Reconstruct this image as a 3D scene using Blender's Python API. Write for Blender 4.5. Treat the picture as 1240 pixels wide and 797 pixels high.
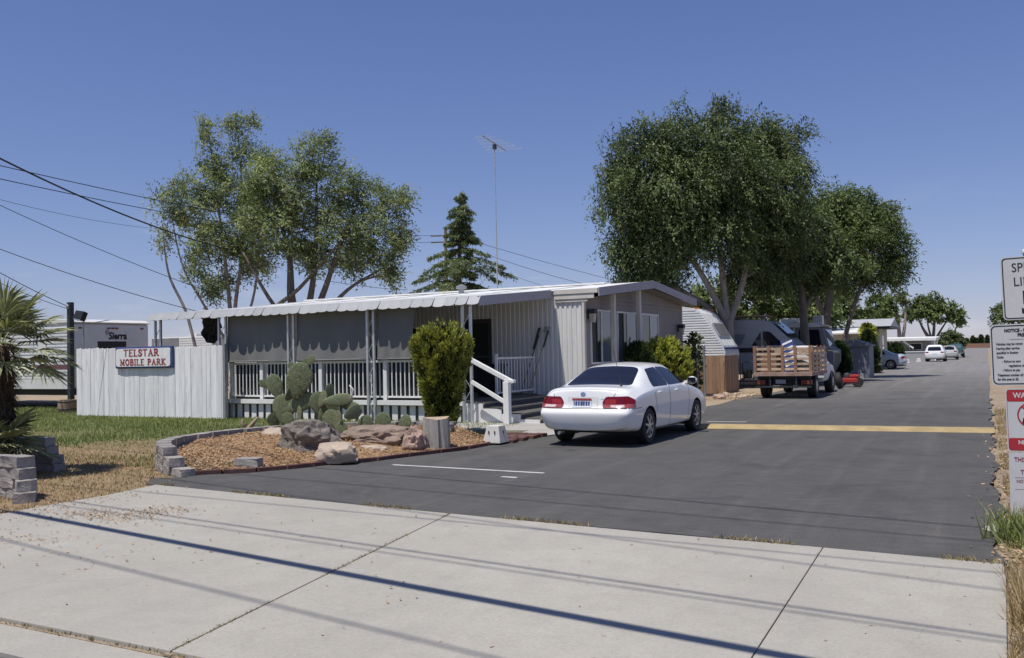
import bpy, bmesh, math, random
import numpy as np
from mathutils import Vector, Matrix, Euler
from mathutils.bvhtree import BVHTree
R = math.radians
SC = bpy.context.scene
for o in list(bpy.data.objects):
    bpy.data.objects.remove(o)
COL = SC.collection

# ------------------------------------------------------------------ camera
cam_d = bpy.data.cameras.new('camera')
cam = bpy.data.objects.new('camera', cam_d)
COL.objects.link(cam)
cam_d.sensor_width = 36.0
cam_d.lens = 36.0 * 1080 / 1240
cam_d.clip_start = 0.05
cam_d.clip_end = 20000
CAM_YAW, CAM_PITCH, CAM_ROLL = R(28.0), R(1.5), R(1.174)
cam.matrix_world = (Matrix.Translation((0, 0, 1.65)) @ Matrix.Rotation(CAM_YAW, 4, 'Z')
                    @ Matrix.Rotation(R(90) + CAM_PITCH, 4, 'X') @ Matrix.Rotation(-CAM_ROLL, 4, 'Z'))
SC.camera = cam

# ------------------------------------------------------------------ sky and sun
SUN = Vector((-0.11, -0.36, 1.0)).normalized()          # towards the sun
w = bpy.data.worlds.new('World')
SC.world = w
w.use_nodes = True
nt = w.node_tree
nt.nodes.clear()
n_out = nt.nodes.new('ShaderNodeOutputWorld')
n_bg = nt.nodes.new('ShaderNodeBackground')
n_sky = nt.nodes.new('ShaderNodeTexSky')
n_sky.sky_type = 'NISHITA'
n_sky.sun_disc = False
n_sky.sun_elevation = math.asin(SUN.z)
n_sky.sun_rotation = math.atan2(SUN.x, SUN.y)
n_sky.altitude = 700
n_sky.air_density = 1.0
n_sky.dust_density = 0.2
n_sky.ozone_density = 3.0
n_bg.inputs['Strength'].default_value = 0.092
# thin fair-weather cloud low in the sky, the same all the way round
n_tc = nt.nodes.new('ShaderNodeTexCoord')
n_map = nt.nodes.new('ShaderNodeMapping')
n_map.inputs['Scale'].default_value = (1.0, 1.0, 4.5)
n_noi = nt.nodes.new('ShaderNodeTexNoise')
n_noi.inputs['Scale'].default_value = 5.0
n_noi.inputs['Detail'].default_value = 8
n_noi.inputs['Roughness'].default_value = 0.62
n_r1 = nt.nodes.new('ShaderNodeMapRange')
n_r1.inputs['From Min'].default_value = 0.56
n_r1.inputs['From Max'].default_value = 0.78
n_sep = nt.nodes.new('ShaderNodeSeparateXYZ')
n_r2 = nt.nodes.new('ShaderNodeMapRange')
n_r2.inputs['From Min'].default_value = 0.17
n_r2.inputs['From Max'].default_value = 0.03
n_mul = nt.nodes.new('ShaderNodeMath')
n_mul.operation = 'MULTIPLY'
n_mul2 = nt.nodes.new('ShaderNodeMath')
n_mul2.operation = 'MULTIPLY'
n_mul2.inputs[1].default_value = 0.75
n_mix = nt.nodes.new('ShaderNodeMix')
n_mix.data_type = 'RGBA'
n_mix.inputs['B'].default_value = (6.8, 7.1, 7.8, 1)
L = nt.links.new
L(n_tc.outputs['Generated'], n_map.inputs['Vector'])
L(n_map.outputs['Vector'], n_noi.inputs['Vector'])
L(n_noi.outputs['Fac'], n_r1.inputs['Value'])
L(n_tc.outputs['Generated'], n_sep.inputs['Vector'])
L(n_sep.outputs['Z'], n_r2.inputs['Value'])
L(n_r1.outputs['Result'], n_mul.inputs[0])
L(n_r2.outputs['Result'], n_mul.inputs[1])
L(n_mul.outputs[0], n_mul2.inputs[0])
L(n_mul2.outputs[0], n_mix.inputs['Factor'])
n_tint = nt.nodes.new('ShaderNodeMix')          # the camera's white balance, the same over the whole sky
n_tint.data_type = 'RGBA'
n_tint.blend_type = 'MULTIPLY'
n_tint.inputs['Factor'].default_value = 1.0
n_tint.inputs['B'].default_value = (1.08, .96, 1.12, 1)
# and its shoulder: bright haze rolls off instead of climbing to white
n_sc = nt.nodes.new('ShaderNodeVectorMath')
n_sc.operation = 'MULTIPLY'
n_sc.inputs[1].default_value = (.981, 1.097, 1.409)
n_dn = nt.nodes.new('ShaderNodeVectorMath')
n_dn.operation = 'MULTIPLY_ADD'
n_dn.inputs[1].default_value = (.0468, .0561, .0727)
n_dn.inputs[2].default_value = (1, 1, 1)
n_dv = nt.nodes.new('ShaderNodeVectorMath')
n_dv.operation = 'DIVIDE'
L(n_sky.outputs['Color'], n_tint.inputs['A'])
L(n_tint.outputs['Result'], n_sc.inputs[0])
L(n_tint.outputs['Result'], n_dn.inputs[0])
L(n_sc.outputs[0], n_dv.inputs[0])
L(n_dn.outputs[0], n_dv.inputs[1])
L(n_dv.outputs[0], n_mix.inputs['A'])
L(n_mix.outputs['Result'], n_bg.inputs['Color'])
L(n_bg.outputs['Background'], n_out.inputs['Surface'])

sun_d = bpy.data.lights.new('sun', 'SUN')
sun_d.energy = 4.7
sun_d.angle = R(0.53)
sun_d.color = (1.0, 0.955, 0.875)
sun = bpy.data.objects.new('sun', sun_d)
COL.objects.link(sun)
sun.location = (-10, -16, 60)
sun.rotation_euler = SUN.to_track_quat('Z', 'Y').to_euler()

SC.render.engine = 'CYCLES'
SC.cycles.use_denoising = True
SC.cycles.max_bounces = 6
SC.cycles.transparent_max_bounces = 8
SC.view_settings.view_transform = 'Standard'
SC.view_settings.look = 'None'
SC.view_settings.exposure = 0.0
SC.view_settings.gamma = 1.0
SC.view_settings.use_curve_mapping = False

# ------------------------------------------------------------------ helpers
rng = random.Random(11)
nrg = np.random.default_rng(11)
ROOT = {}


def tag(o, label=None, cat=None, group=None, kind=None):
    if label: o['label'] = label
    if cat: o['category'] = cat
    if group: o['group'] = group
    if kind: o['kind'] = kind
    return o


def thing(name, label, cat, loc=(0, 0, 0), rz=0.0, group=None):
    o = bpy.data.objects.new(name, None)
    COL.objects.link(o)
    o.location = loc
    o.rotation_euler = (0, 0, rz)
    o.empty_display_size = 0.2
    ROOT[o] = (Matrix.Translation(loc) @ Matrix.Rotation(rz, 4, 'Z')).inverted()
    return tag(o, label, cat, group)


def root_inv(p):
    while p is not None:
        if p in ROOT:
            return ROOT[p]
        p = p.parent
    return None


def copy_tree(o, parent=None):
    c = o.copy()
    COL.objects.link(c)
    c.parent = parent
    for ch in o.children:
        copy_tree(ch, c)
    return c


class MB:
    """collects shapes, then links them as one mesh object"""

    def __init__(s):
        s.v = []
        s.f = []
        s.m = []
        s.mi = 0

    def add(s, vs, fs):
        o = len(s.v)
        s.v.extend([tuple(v) for v in vs])
        s.f.extend([tuple(i + o for i in f) for f in fs])
        s.m.extend([s.mi] * len(fs))
        return s

    def box(s, x0, x1, y0, y1, z0, z1):
        vs = [(x0, y0, z0), (x1, y0, z0), (x1, y1, z0), (x0, y1, z0), (x0, y0, z1), (x1, y0, z1), (x1, y1, z1), (x0, y1, z1)]
        return s.add(vs, [(0, 3, 2, 1), (4, 5, 6, 7), (0, 1, 5, 4), (1, 2, 6, 5), (2, 3, 7, 6), (3, 0, 4, 7)])

    def obox(s, c, size, m=None):
        m = m or Matrix.Identity(3)
        c = Vector(c)
        a, b, d = size[0] / 2, size[1] / 2, size[2] / 2
        vs = [c + m @ Vector(p) for p in ((-a, -b, -d), (a, -b, -d), (a, b, -d), (-a, b, -d), (-a, -b, d), (a, -b, d), (a, b, d), (-a, b, d))]
        return s.add(vs, [(0, 3, 2, 1), (4, 5, 6, 7), (0, 1, 5, 4), (1, 2, 6, 5), (2, 3, 7, 6), (3, 0, 4, 7)])

    def bar(s, p, q, w, h, up=(0, 0, 1)):
        p, q = Vector(p), Vector(q)
        d = (q - p)
        l = d.length
        d.normalize()
        up = Vector(up)
        x = d.cross(up)
        if x.length < 1e-4:
            x = d.cross(Vector((1, 0, 0)))
        x.normalize()
        z = x.cross(d)
        m = Matrix((x, d, z)).transposed()
        return s.obox((p + q) / 2, (w, l, h), m)

    def tube(s, pts, r, seg=8, cap=True):
        pts = [Vector(p) for p in pts]
        n = len(pts)
        rs = r if isinstance(r, (list, tuple)) else [r] * n
        vs = []
        prev = None
        for i in range(n):
            d = (pts[min(i + 1, n - 1)] - pts[max(i - 1, 0)])
            d.normalize()
            if prev is None:
                a = d.orthogonal().normalized()
            else:
                a = prev - d * prev.dot(d)
                if a.length < 1e-5:
                    a = d.orthogonal()
                a.normalize()
            prev = a
            b = d.cross(a)
            for k in range(seg):
                t = 2 * math.pi * k / seg
                vs.append(pts[i] + (a * math.cos(t) + b * math.sin(t)) * rs[i])
        fs = []
        for i in range(n - 1):
            for k in range(seg):
                k2 = (k + 1) % seg
                fs.append((i * seg + k, i * seg + k2, (i + 1) * seg + k2, (i + 1) * seg + k))
        if cap:
            fs.append(tuple(range(seg))[::-1])
            fs.append(tuple((n - 1) * seg + k for k in range(seg)))
        return s.add(vs, fs)

    def lathe(s, prof, seg=24, m=None, c=(0, 0, 0), cap=True):
        m = m or Matrix.Identity(3)
        c = Vector(c)
        vs = []
        for (r, z) in prof:
            for k in range(seg):
                t = 2 * math.pi * k / seg
                vs.append(c + m @ Vector((r * math.cos(t), r * math.sin(t), z)))
        fs = []
        for i in range(len(prof) - 1):
            for k in range(seg):
                k2 = (k + 1) % seg
                fs.append((i * seg + k, i * seg + k2, (i + 1) * seg + k2, (i + 1) * seg + k))
        if cap:
            fs.append(tuple(range(seg))[::-1])
            fs.append(tuple((len(prof) - 1) * seg + k for k in range(seg)))
        return s.add(vs, fs)

    def prism(s, poly, h, m=None, c=(0, 0, 0)):
        """2-D outline in the xy plane of m, extruded along its z by h"""
        m = m or Matrix.Identity(3)
        c = Vector(c)
        n = len(poly)
        vs = [c + m @ Vector((p[0], p[1], 0)) for p in poly] + [c + m @ Vector((p[0], p[1], h)) for p in poly]
        fs = [tuple(range(n))[::-1], tuple(range(n, 2 * n))]
        fs += [(i, (i + 1) % n, n + (i + 1) % n, n + i) for i in range(n)]
        return s.add(vs, fs)

    def poly(s, pts):
        return s.add(pts, [tuple(range(len(pts)))])

    def grid(s, rows):
        n, m = len(rows), len(rows[0])
        vs = [p for r in rows for p in r]
        fs = [(i * m + j, i * m + j + 1, (i + 1) * m + j + 1, (i + 1) * m + j) for i in range(n - 1) for j in range(m - 1)]
        return s.add(vs, fs)

    def build(s, name, mat, parent=None, smooth=False, bevel=0.0, world=True, fix=True, weld=0.0):
        me = bpy.data.meshes.new(name)
        vs = s.v
        if world and parent is not None:
            mi = root_inv(parent)
            if mi is not None:
                vs = [tuple(mi @ Vector(v)) for v in vs]
        me.from_pydata([tuple(v) for v in vs], [], s.f)
        mats = mat if isinstance(mat, (list, tuple)) else [mat]
        for m_ in mats:
            me.materials.append(m_)
        if len(mats) > 1:
            me.polygons.foreach_set('material_index', s.m)
        if bevel > 0 or fix:
            bm = bmesh.new()
            bm.from_mesh(me)
            if weld:
                bmesh.ops.remove_doubles(bm, verts=bm.verts, dist=weld)
            if fix:
                bmesh.ops.recalc_face_normals(bm, faces=bm.faces)
            if bevel > 0:
                es = [e for e in bm.edges if len(e.link_faces) == 2 and e.calc_face_angle(0) > R(25)]
                bmesh.ops.bevel(bm, geom=es, offset=bevel, segments=2, affect='EDGES', profile=0.6, clamp_overlap=True)
            bm.to_mesh(me)
            bm.free()
        if smooth:
            me.polygons.foreach_set('use_smooth', [True] * len(me.polygons))
            if smooth == 'auto':
                try:
                    me.set_sharp_from_angle(angle=R(38))
                except Exception:
                    pass
        me.update()
        o = bpy.data.objects.new(name, me)
        COL.objects.link(o)
        if parent is not None:
            o.parent = parent
        return o


def inst(src, name, parent=None, loc=(0, 0, 0), rot=(0, 0, 0), scale=(1, 1, 1)):
    o = bpy.data.objects.new(name, src.data)
    COL.objects.link(o)
    o.parent = parent
    o.location = loc
    o.rotation_euler = rot
    o.scale = scale
    return o


# ------------------------------------------------------------------ materials
def new_mat(name):
    m = bpy.data.materials.new(name)
    m.use_nodes = True
    t = m.node_tree
    b = t.nodes['Principled BSDF']
    return m, t, b


def nd(t, typ, **kw):
    n = t.nodes.new(typ)
    for k, v in kw.items():
        if k in n.inputs:
            n.inputs[k].default_value = v
        else:
            setattr(n, k, v)
    return n


def c4(c):
    return (c[0], c[1], c[2], 1.0)


def mixc(t, fac, a, b, blend='MIX'):
    n = t.nodes.new('ShaderNodeMix')
    n.data_type = 'RGBA'
    n.blend_type = blend
    for key, val in (('Factor', fac), ('A', a), ('B', b)):
        if isinstance(val, (int, float)):
            n.inputs[key].default_value = val
        elif isinstance(val, tuple):
            n.inputs[key].default_value = c4(val)
        else:
            t.links.new(val, n.inputs[key])
    return n.outputs['Result']


def ramp(t, src, a, b, lo=0.0, hi=1.0):
    n = nd(t, 'ShaderNodeMapRange')
    n.inputs['From Min'].default_value = a
    n.inputs['From Max'].default_value = b
    n.inputs['To Min'].default_value = lo
    n.inputs['To Max'].default_value = hi
    t.links.new(src, n.inputs['Value'])
    return n.outputs['Result']


def noise(t, scale, detail=6, rough=0.55, vec=None, dist=0.0):
    n = nd(t, 'ShaderNodeTexNoise')
    n.inputs['Scale'].default_value = scale
    n.inputs['Detail'].default_value = detail
    n.inputs['Roughness'].default_value = rough
    n.inputs['Distortion'].default_value = dist
    if vec is None:
        vec = nd(t, 'ShaderNodeTexCoord').outputs['Object']
    t.links.new(vec, n.inputs['Vector'])
    return n.outputs['Fac']


def stretched(t, sc):
    tc = nd(t, 'ShaderNodeTexCoord')
    mp = nd(t, 'ShaderNodeMapping')
    mp.inputs['Scale'].default_value = sc
    t.links.new(tc.outputs['Object'], mp.inputs['Vector'])
    return mp.outputs['Vector']


def add_bump(t, b, h, strength=0.3, dist=0.01):
    n = nd(t, 'ShaderNodeBump')
    n.inputs['Strength'].default_value = strength
    n.inputs['Distance'].default_value = dist
    t.links.new(h, n.inputs['Height'])
    t.links.new(n.outputs['Normal'], b.inputs['Normal'])


def mat(name, col, rough=0.6, var=0.18, scale=3.0, fine=40.0, bump=0.15, bdist=0.004, metal=0.0, spec=0.4,
        dirt=None, dirt_amt=0.35, stretch=None, objrand=0.0, coat=0.0):
    """painted / plain surface with mottling, fine grain, an optional dirt colour and a per-object shift"""
    m, t, b = new_mat(name)
    vec = stretched(t, stretch) if stretch else None
    n1 = noise(t, scale, 6, 0.6, vec)
    n2 = noise(t, fine, 4, 0.6, vec)
    lo = tuple(max(0, c * (1 - var)) for c in col)
    hi = tuple(min(1, c * (1 + var)) for c in col)
    c = mixc(t, ramp(t, n1, 0.3, 0.7), lo, hi)
    c = mixc(t, ramp(t, n2, 0.35, 0.65, 0.0, 0.5), c, mixc(t, 1.0, c, (1 - var * .6,) * 3, 'MULTIPLY'))
    if dirt:
        n3 = noise(t, scale * 0.7 + .5, 9, 0.7, vec, 0.4)
        c = mixc(t, ramp(t, n3, 0.52, 0.75, 0.0, dirt_amt), c, dirt)
    if objrand:
        oi = nd(t, 'ShaderNodeObjectInfo')
        hs = nd(t, 'ShaderNodeHueSaturation')
        t.links.new(ramp(t, oi.outputs['Random'], 0, 1, 1 - objrand, 1 + objrand), hs.inputs['Value'])
        t.links.new(c, hs.inputs['Color'])
        c = hs.outputs['Color']
    t.links.new(c, b.inputs['Base Color'])
    b.inputs['Roughness'].default_value = rough
    b.inputs['Metallic'].default_value = metal
    b.inputs['Specular IOR Level'].default_value = spec
    if coat:
        b.inputs['Coat Weight'].default_value = coat
        b.inputs['Coat Roughness'].default_value = 0.04
    if bump:
        add_bump(t, b, n2, bump, bdist)
    return m


def leaf_mat(name, dark, light, trans=0.35, rough=0.5, spec=0.35, scale=0.9):
    """leaves: tone by the clump (noise) and by the leaf (mesh attribute), light passing through"""
    m, t, b = new_mat(name)
    at = nd(t, 'ShaderNodeAttribute')
    at.attribute_name = 'tone'
    n1 = noise(t, scale, 3, 0.5)
    s = nd(t, 'ShaderNodeMath', operation='ADD')
    t.links.new(ramp(t, n1, 0.3, 0.7, -0.2, 0.4), s.inputs[0])
    t.links.new(at.outputs['Fac'], s.inputs[1])
    c = mixc(t, ramp(t, s.outputs[0], 0.1, 1.15), dark, light)
    t.links.new(c, b.inputs['Base Color'])
    b.inputs['Roughness'].default_value = rough
    b.inputs['Specular IOR Level'].default_value = spec
    tr = nd(t, 'ShaderNodeBsdfTranslucent')
    c2 = mixc(t, 1.0, c, (1.15, 1.2, 0.6), 'MULTIPLY')
    t.links.new(c2, tr.inputs['Color'])
    mx = nd(t, 'ShaderNodeMixShader')
    mx.inputs['Fac'].default_value = trans
    out = t.nodes['Material Output']
    t.links.new(b.outputs['BSDF'], mx.inputs[1])
    t.links.new(tr.outputs['BSDF'], mx.inputs[2])
    t.links.new(mx.outputs['Shader'], out.inputs['Surface'])
    return m


def glass_mat(name, col=(0.02, 0.025, 0.03), rough=0.03, spec=0.6):
    m, t, b = new_mat(name)
    b.inputs['Base Color'].default_value = c4(col)
    b.inputs['Roughness'].default_value = rough
    b.inputs['Specular IOR Level'].default_value = spec
    n = noise(t, 1.5, 2, 0.5)
    add_bump(t, b, n, 0.04, 0.02)
    return m


M = {}


def _mats():
    P = mat
    M['white_paint'] = P('white_paint', (.76, .76, .74), .55, .07, 2, 30, .1, dirt=(.35, .32, .27), dirt_amt=.3)
    M['fence_white'] = P('fence_white', (.76, .765, .765), .65, .12, 1.3, 14, .35, .006, dirt=(.26, .25, .23), dirt_amt=.55, stretch=(5, 5, .6), objrand=.07)
    M['cream_metal'] = P('cream_metal', (.68, .68, .655), .45, .07, 1.5, 25, .08, dirt=(.38, .35, .29), dirt_amt=.3, stretch=(3, 3, .5))
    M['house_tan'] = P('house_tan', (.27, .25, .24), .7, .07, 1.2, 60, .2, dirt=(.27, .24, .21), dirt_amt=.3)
    M['trim_mauve'] = P('trim_mauve', (.34, .33, .36), .5, .08, 2, 40, .1, dirt=(.28, .25, .24))
    M['trim_cream'] = P('trim_cream', (.62, .59, .52), .55, .08, 2, 40, .1, dirt=(.36, .31, .25))
    M['roof_white'] = P('roof_white', (.74, .74, .72), .5, .08, 1.5, 20, .15, dirt=(.42, .37, .29), dirt_amt=.5)
    M['awning'] = P('awning', (.31, .32, .33), .4, .10, 2.5, 30, .1, dirt=(.36, .34, .30), dirt_amt=.5, objrand=.06)
    M['alu'] = P('alu', (.55, .57, .58), .35, .12, 3, 40, .1, metal=.55, dirt=(.2, .19, .18), dirt_amt=.3)
    M['shade_cloth'] = P('shade_cloth', (.172, .172, .172), .9, .10, 1.2, 90, .3, .003, dirt=(.17, .16, .15), stretch=(1, 1, .5))
    M['deck'] = P('deck', (.13, .12, .10), .8, .2, 3, 40, .3, dirt=(.07, .065, .06))
    M['step_dark'] = P('step_dark', (.085, .085, .075), .8, .2, 3, 30, .3, dirt=(.16, .14, .11))
    M['tread_edge'] = P('tread_edge', (.30, .26, .20), .7, .2, 4, 40, .2)
    M['dark_int'] = P('dark_int', (.06, .055, .05), .9, .2, 3, 30, .1)
    M['black'] = P('black', (.018, .018, .02), .55, .2, 5, 60, .15, .003)
    M['rubber'] = P('rubber', (.022, .022, .023), .75, .25, 6, 80, .3, .003, dirt=(.08, .075, .065), dirt_amt=.4)
    M['chrome'] = P('chrome', (.6, .6, .6), .18, .05, 5, 50, .02, metal=.95)
    M['rim'] = P('rim', (.5, .5, .5), .3, .08, 5, 50, .03, metal=.7, dirt=(.14, .12, .1), dirt_amt=.25)
    M['car_white'] = P('car_white', (.80, .80, .795), .35, .02, 1.5, 30, .0, coat=1.0, dirt=(.62, .60, .56), dirt_amt=.3)
    M['glass_dark'] = glass_mat('glass_dark', (.010, .011, .018))
    M['glass_house'] = glass_mat('glass_house', (.03, .035, .035), .02)
    M['glass_curtain'] = glass_mat('glass_curtain', (.16, .19, .22), .03, .7)
    M['red_lens'] = P('red_lens', (.15, .004, .008), .15, .15, 8, 60, .1, .002, spec=.6)
    M['red_clear'] = P('red_clear', (.30, .075, .08), .15, .1, 8, 60, .1, .002, spec=.6)
    M['lamp_bright'] = P('lamp_bright', (.34, .02, .02), .12, .2, 12, 70, .1, .002, spec=.6)
    M['lamp_clear'] = P('lamp_clear', (.62, .50, .50), .12, .1, 12, 70, .1, .002, spec=.6)
    M['plate'] = P('plate', (.62, .65, .70), .4, .05, 8, 60, .0)
    M['ink_blue'] = P('ink_blue', (.05, .06, .20), .5, .1, 8, 60, .0)
    M['ink_red'] = P('ink_red', (.27, .035, .045), .6, .25, 12, 70, .0, dirt=(.5, .45, .44), dirt_amt=.35)
    M['ink_black'] = P('ink_black', (.015, .015, .016), .5, .1, 8, 60, .0)
    M['ink_maroon'] = P('ink_maroon', (.20, .02, .045), .5, .1, 8, 60, .0)
    M['sign_white'] = P('sign_white', (.52, .53, .54), .45, .05, 3, 60, .03, dirt=(.4, .39, .36), dirt_amt=.3)
    M['sign_red'] = P('sign_red', (.36, .025, .035), .5, .1, 5, 60, .03)
    M['sign_blue'] = P('sign_blue', (.05, .075, .20), .55, .2, 3, 40, .1)
    M['board_white'] = P('board_white', (.74, .745, .735), .6, .06, 2, 40, .1, dirt=(.4, .36, .3), dirt_amt=.35)
    M['block'] = P('block', (.31, .285, .265), .9, .25, 6, 45, .9, .012, dirt=(.12, .11, .10), dirt_amt=.5, objrand=.18)
    M['lava'] = P('lava', (.20, .175, .155), .95, .45, 5, 30, 1.0, .03, dirt=(.07, .058, .052), dirt_amt=.7)
    M['rock_tan'] = P('rock_tan', (.42, .34, .27), .9, .22, 3, 40, .8, .012, dirt=(.22, .16, .12), dirt_amt=.5)
    M['rock_brown'] = P('rock_brown', (.25, .19, .15), .9, .3, 3, 35, .9, .015, dirt=(.13, .10, .085), dirt_amt=.5)
    M['rock_pink'] = P('rock_pink', (.38, .27, .22), .9, .3, 4, 35, .9, .015, dirt=(.18, .12, .1), dirt_amt=.5)
    M['stump'] = P('stump', (.46, .42, .37), .9, .3, 3, 16, 1.0, .02, dirt=(.07, .06, .05), dirt_amt=.85, stretch=(9, 9, .6))
    M['bark'] = P('bark', (.17, .145, .12), .95, .3, 3, 22, .9, .02, dirt=(.07, .06, .05), dirt_amt=.5, stretch=(3, 3, .6))
    M['bark_pale'] = P('bark_pale', (.30, .265, .23), .95, .28, 3, 22, .8, .02, dirt=(.12, .10, .085), dirt_amt=.5, stretch=(3, 3, .6))
    M['brick_edge'] = P('brick_edge', (.115, .055, .048), .85, .25, 6, 50, .5, .006, dirt=(.2, .15, .11), dirt_amt=.4, objrand=.2)
    M['concrete_white'] = P('concrete_white', (.56, .55, .52), .85, .1, 5, 50, .4, .005, dirt=(.33, .3, .26), dirt_amt=.4)
    M['concrete'] = P('concrete', (.36, .34, .315), .9, .12, 2, 60, .5, .005, dirt=(.2, .18, .15), dirt_amt=.4)
    M['wood_new'] = P('wood_new', (.33, .21, .125), .75, .22, 1.5, 14, .3, .005, dirt=(.2, .12, .07), dirt_amt=.5, stretch=(6, 6, .5), objrand=.2)
    M['wood_stake'] = P('wood_stake', (.50, .38, .26), .8, .25, 2, 14, .35, .005, dirt=(.17, .10, .06), dirt_amt=.5, stretch=(4, 4, 4), objrand=.22)
    M['wood_post'] = P('wood_post', (.28, .155, .10), .8, .25, 2, 14, .35, .005, dirt=(.12, .07, .05), dirt_amt=.5, objrand=.15)
    M['wood_peel'] = P('wood_peel', (.36, .25, .20), .85, .35, 3, 20, .5, .006, dirt=(.16, .09, .07), dirt_amt=.8)
    M['galv'] = P('galv', (.36, .37, .38), .45, .15, 4, 50, .15, metal=.6, dirt=(.2, .19, .18))
    M['dark_metal'] = P('dark_metal', (.05, .055, .055), .5, .2, 4, 50, .1, metal=.3)
    M['rv_silver'] = P('rv_silver', (.66, .67, .66), .4, .08, 1.5, 30, .08, dirt=(.45, .43, .39), dirt_amt=.4)
    M['rv_white'] = P('rv_white', (.66, .66, .64), .4, .06, 1.5, 30, .06, dirt=(.42, .40, .35), dirt_amt=.35)
    M['rv_grey'] = P('rv_grey', (.30, .315, .335), .4, .08, 1.5, 30, .06, dirt=(.2, .2, .2), dirt_amt=.35)
    M['rv_dgrey'] = P('rv_dgrey', (.20, .205, .21), .45, .1, 1.5, 30, .06, dirt=(.13, .13, .13), dirt_amt=.35)
    M['rv_sierra'] = P('rv_sierra', (.33, .33, .335), .45, .07, 1.5, 30, .06, dirt=(.24, .24, .23), dirt_amt=.3)
    M['maroon'] = P('maroon', (.17, .07, .08), .45, .15, 3, 30, .05)
    M['amber'] = P('amber', (.5, .16, .03), .25, .1, 5, 50, .0)
    M['shed'] = P('shed', (.17, .18, .215), .6, .12, 2, 30, .1, dirt=(.1, .1, .11))
    M['cream_house'] = P('cream_house', (.50, .475, .36), .7, .08, 2, 40, .1, dirt=(.35, .32, .25))
    M['grey_house'] = P('grey_house', (.34, .34, .345), .7, .08, 2, 40, .1)
    M['roof_grey'] = P('roof_grey', (.40, .405, .41), .5, .1, 2, 30, .1, dirt=(.25, .24, .23))
    M['car_blue'] = P('car_blue', (.36, .42, .49), .3, .05, 2, 30, .0, coat=.5)
    M['car_teal'] = P('car_teal', (.03, .12, .13), .3, .1, 2, 30, .0, coat=.5)
    M['car_silver'] = P('car_silver', (.52, .53, .53), .3, .05, 2, 30, .0, coat=.5)
    M['mower_red'] = P('mower_red', (.36, .035, .03), .4, .15, 5, 40, .05)
    M['blue_item'] = P('blue_item', (.035, .055, .19), .5, .15, 4, 40, .05)
    M['wall_brown'] = P('wall_brown', (.25, .145, .095), .9, .12, .1, 2, .1)
    M['rod_grey'] = P('rod_grey', (.30, .31, .32), .6, .1, 5, 40, 0)
    M['cable'] = P('cable', (.02, .02, .021), .7, .1, 2, 30, .0)
    M['pad_green'] = P('pad_green', (.135, .165, .085), .6, .22, 5, 26, .6, .01, dirt=(.24, .22, .13), dirt_amt=.35, objrand=.15)
    M['wood_dry'] = P('wood_dry', (.40, .31, .21), .9, .25, 4, 30, .6, .01, dirt=(.2, .14, .09))
    M['terracotta'] = P('terracotta', (.33, .23, .15), .85, .15, 4, 40, .3)
    M['leaf_big'] = leaf_mat('leaf_big', (.026, .042, .016), (.20, .255, .095), .30, scale=1.1)
    M['leaf_left'] = leaf_mat('leaf_left', (.065, .09, .038), (.42, .48, .23), .38, scale=1.1)
    M['leaf_far'] = leaf_mat('leaf_far', (.05, .078, .026), (.25, .31, .11), .34)
    M['leaf_cedar'] = leaf_mat('leaf_cedar', (.06, .085, .04), (.24, .29, .13), .24)
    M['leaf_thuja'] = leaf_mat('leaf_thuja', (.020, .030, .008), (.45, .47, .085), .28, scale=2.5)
    M['leaf_yellow'] = leaf_mat('leaf_yellow', (.035, .05, .010), (.58, .60, .11), .3, scale=3)
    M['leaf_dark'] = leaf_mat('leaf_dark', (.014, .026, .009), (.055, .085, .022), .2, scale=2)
    M['leaf_shrub'] = leaf_mat('leaf_shrub', (.045, .07, .025), (.17, .21, .075), .3, scale=2)
    M['leaf_palm'] = leaf_mat('leaf_palm', (.07, .09, .04), (.42, .43, .24), .24, rough=.45, scale=2)
    M['palm_skirt'] = P('palm_skirt', (.10, .07, .045), .95, .4, 8, 40, .8, .02, dirt=(.03, .022, .018), dirt_amt=.7)
    M['blade_green'] = leaf_mat('blade_green', (.15, .185, .065), (.36, .40, .16), .3, scale=.8)
    M['blade_dry'] = leaf_mat('blade_dry', (.22, .15, .075), (.50, .39, .22), .25, scale=1.2)
    M['blade_mix'] = leaf_mat('blade_mix', (.16, .12, .06), (.44, .36, .20), .25, scale=1.0)
    M['chip'] = leaf_mat('chip', (.19, .115, .065), (.50, .36, .23), .05, rough=.9, scale=.8)
    M['gravel'] = P('gravel', (.40, .36, .31), .9, .3, 8, 40, .3, objrand=.2)


_mats()


# ------------------------------------------------------------------ ground materials
def ground_mat(name, cols, scale, fine=60, bump=.5, bdist=.01):
    m, t, b = new_mat(name)
    n1 = noise(t, scale, 8, .62)
    n2 = noise(t, fine, 6, .65)
    n3 = noise(t, scale * 4.3, 7, .65)
    c = mixc(t, ramp(t, n1, .35, .65), cols[0], cols[1])
    c = mixc(t, ramp(t, n3, .45, .68, 0, .8), c, cols[2])
    c = mixc(t, ramp(t, n2, .4, .7, 0, .6), c, mixc(t, 1.0, c, (.62, .6, .58), 'MULTIPLY'))
    t.links.new(c, b.inputs['Base Color'])
    b.inputs['Roughness'].default_value = .95
    b.inputs['Specular IOR Level'].default_value = .15
    add_bump(t, b, n2, bump, bdist)
    return m


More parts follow.
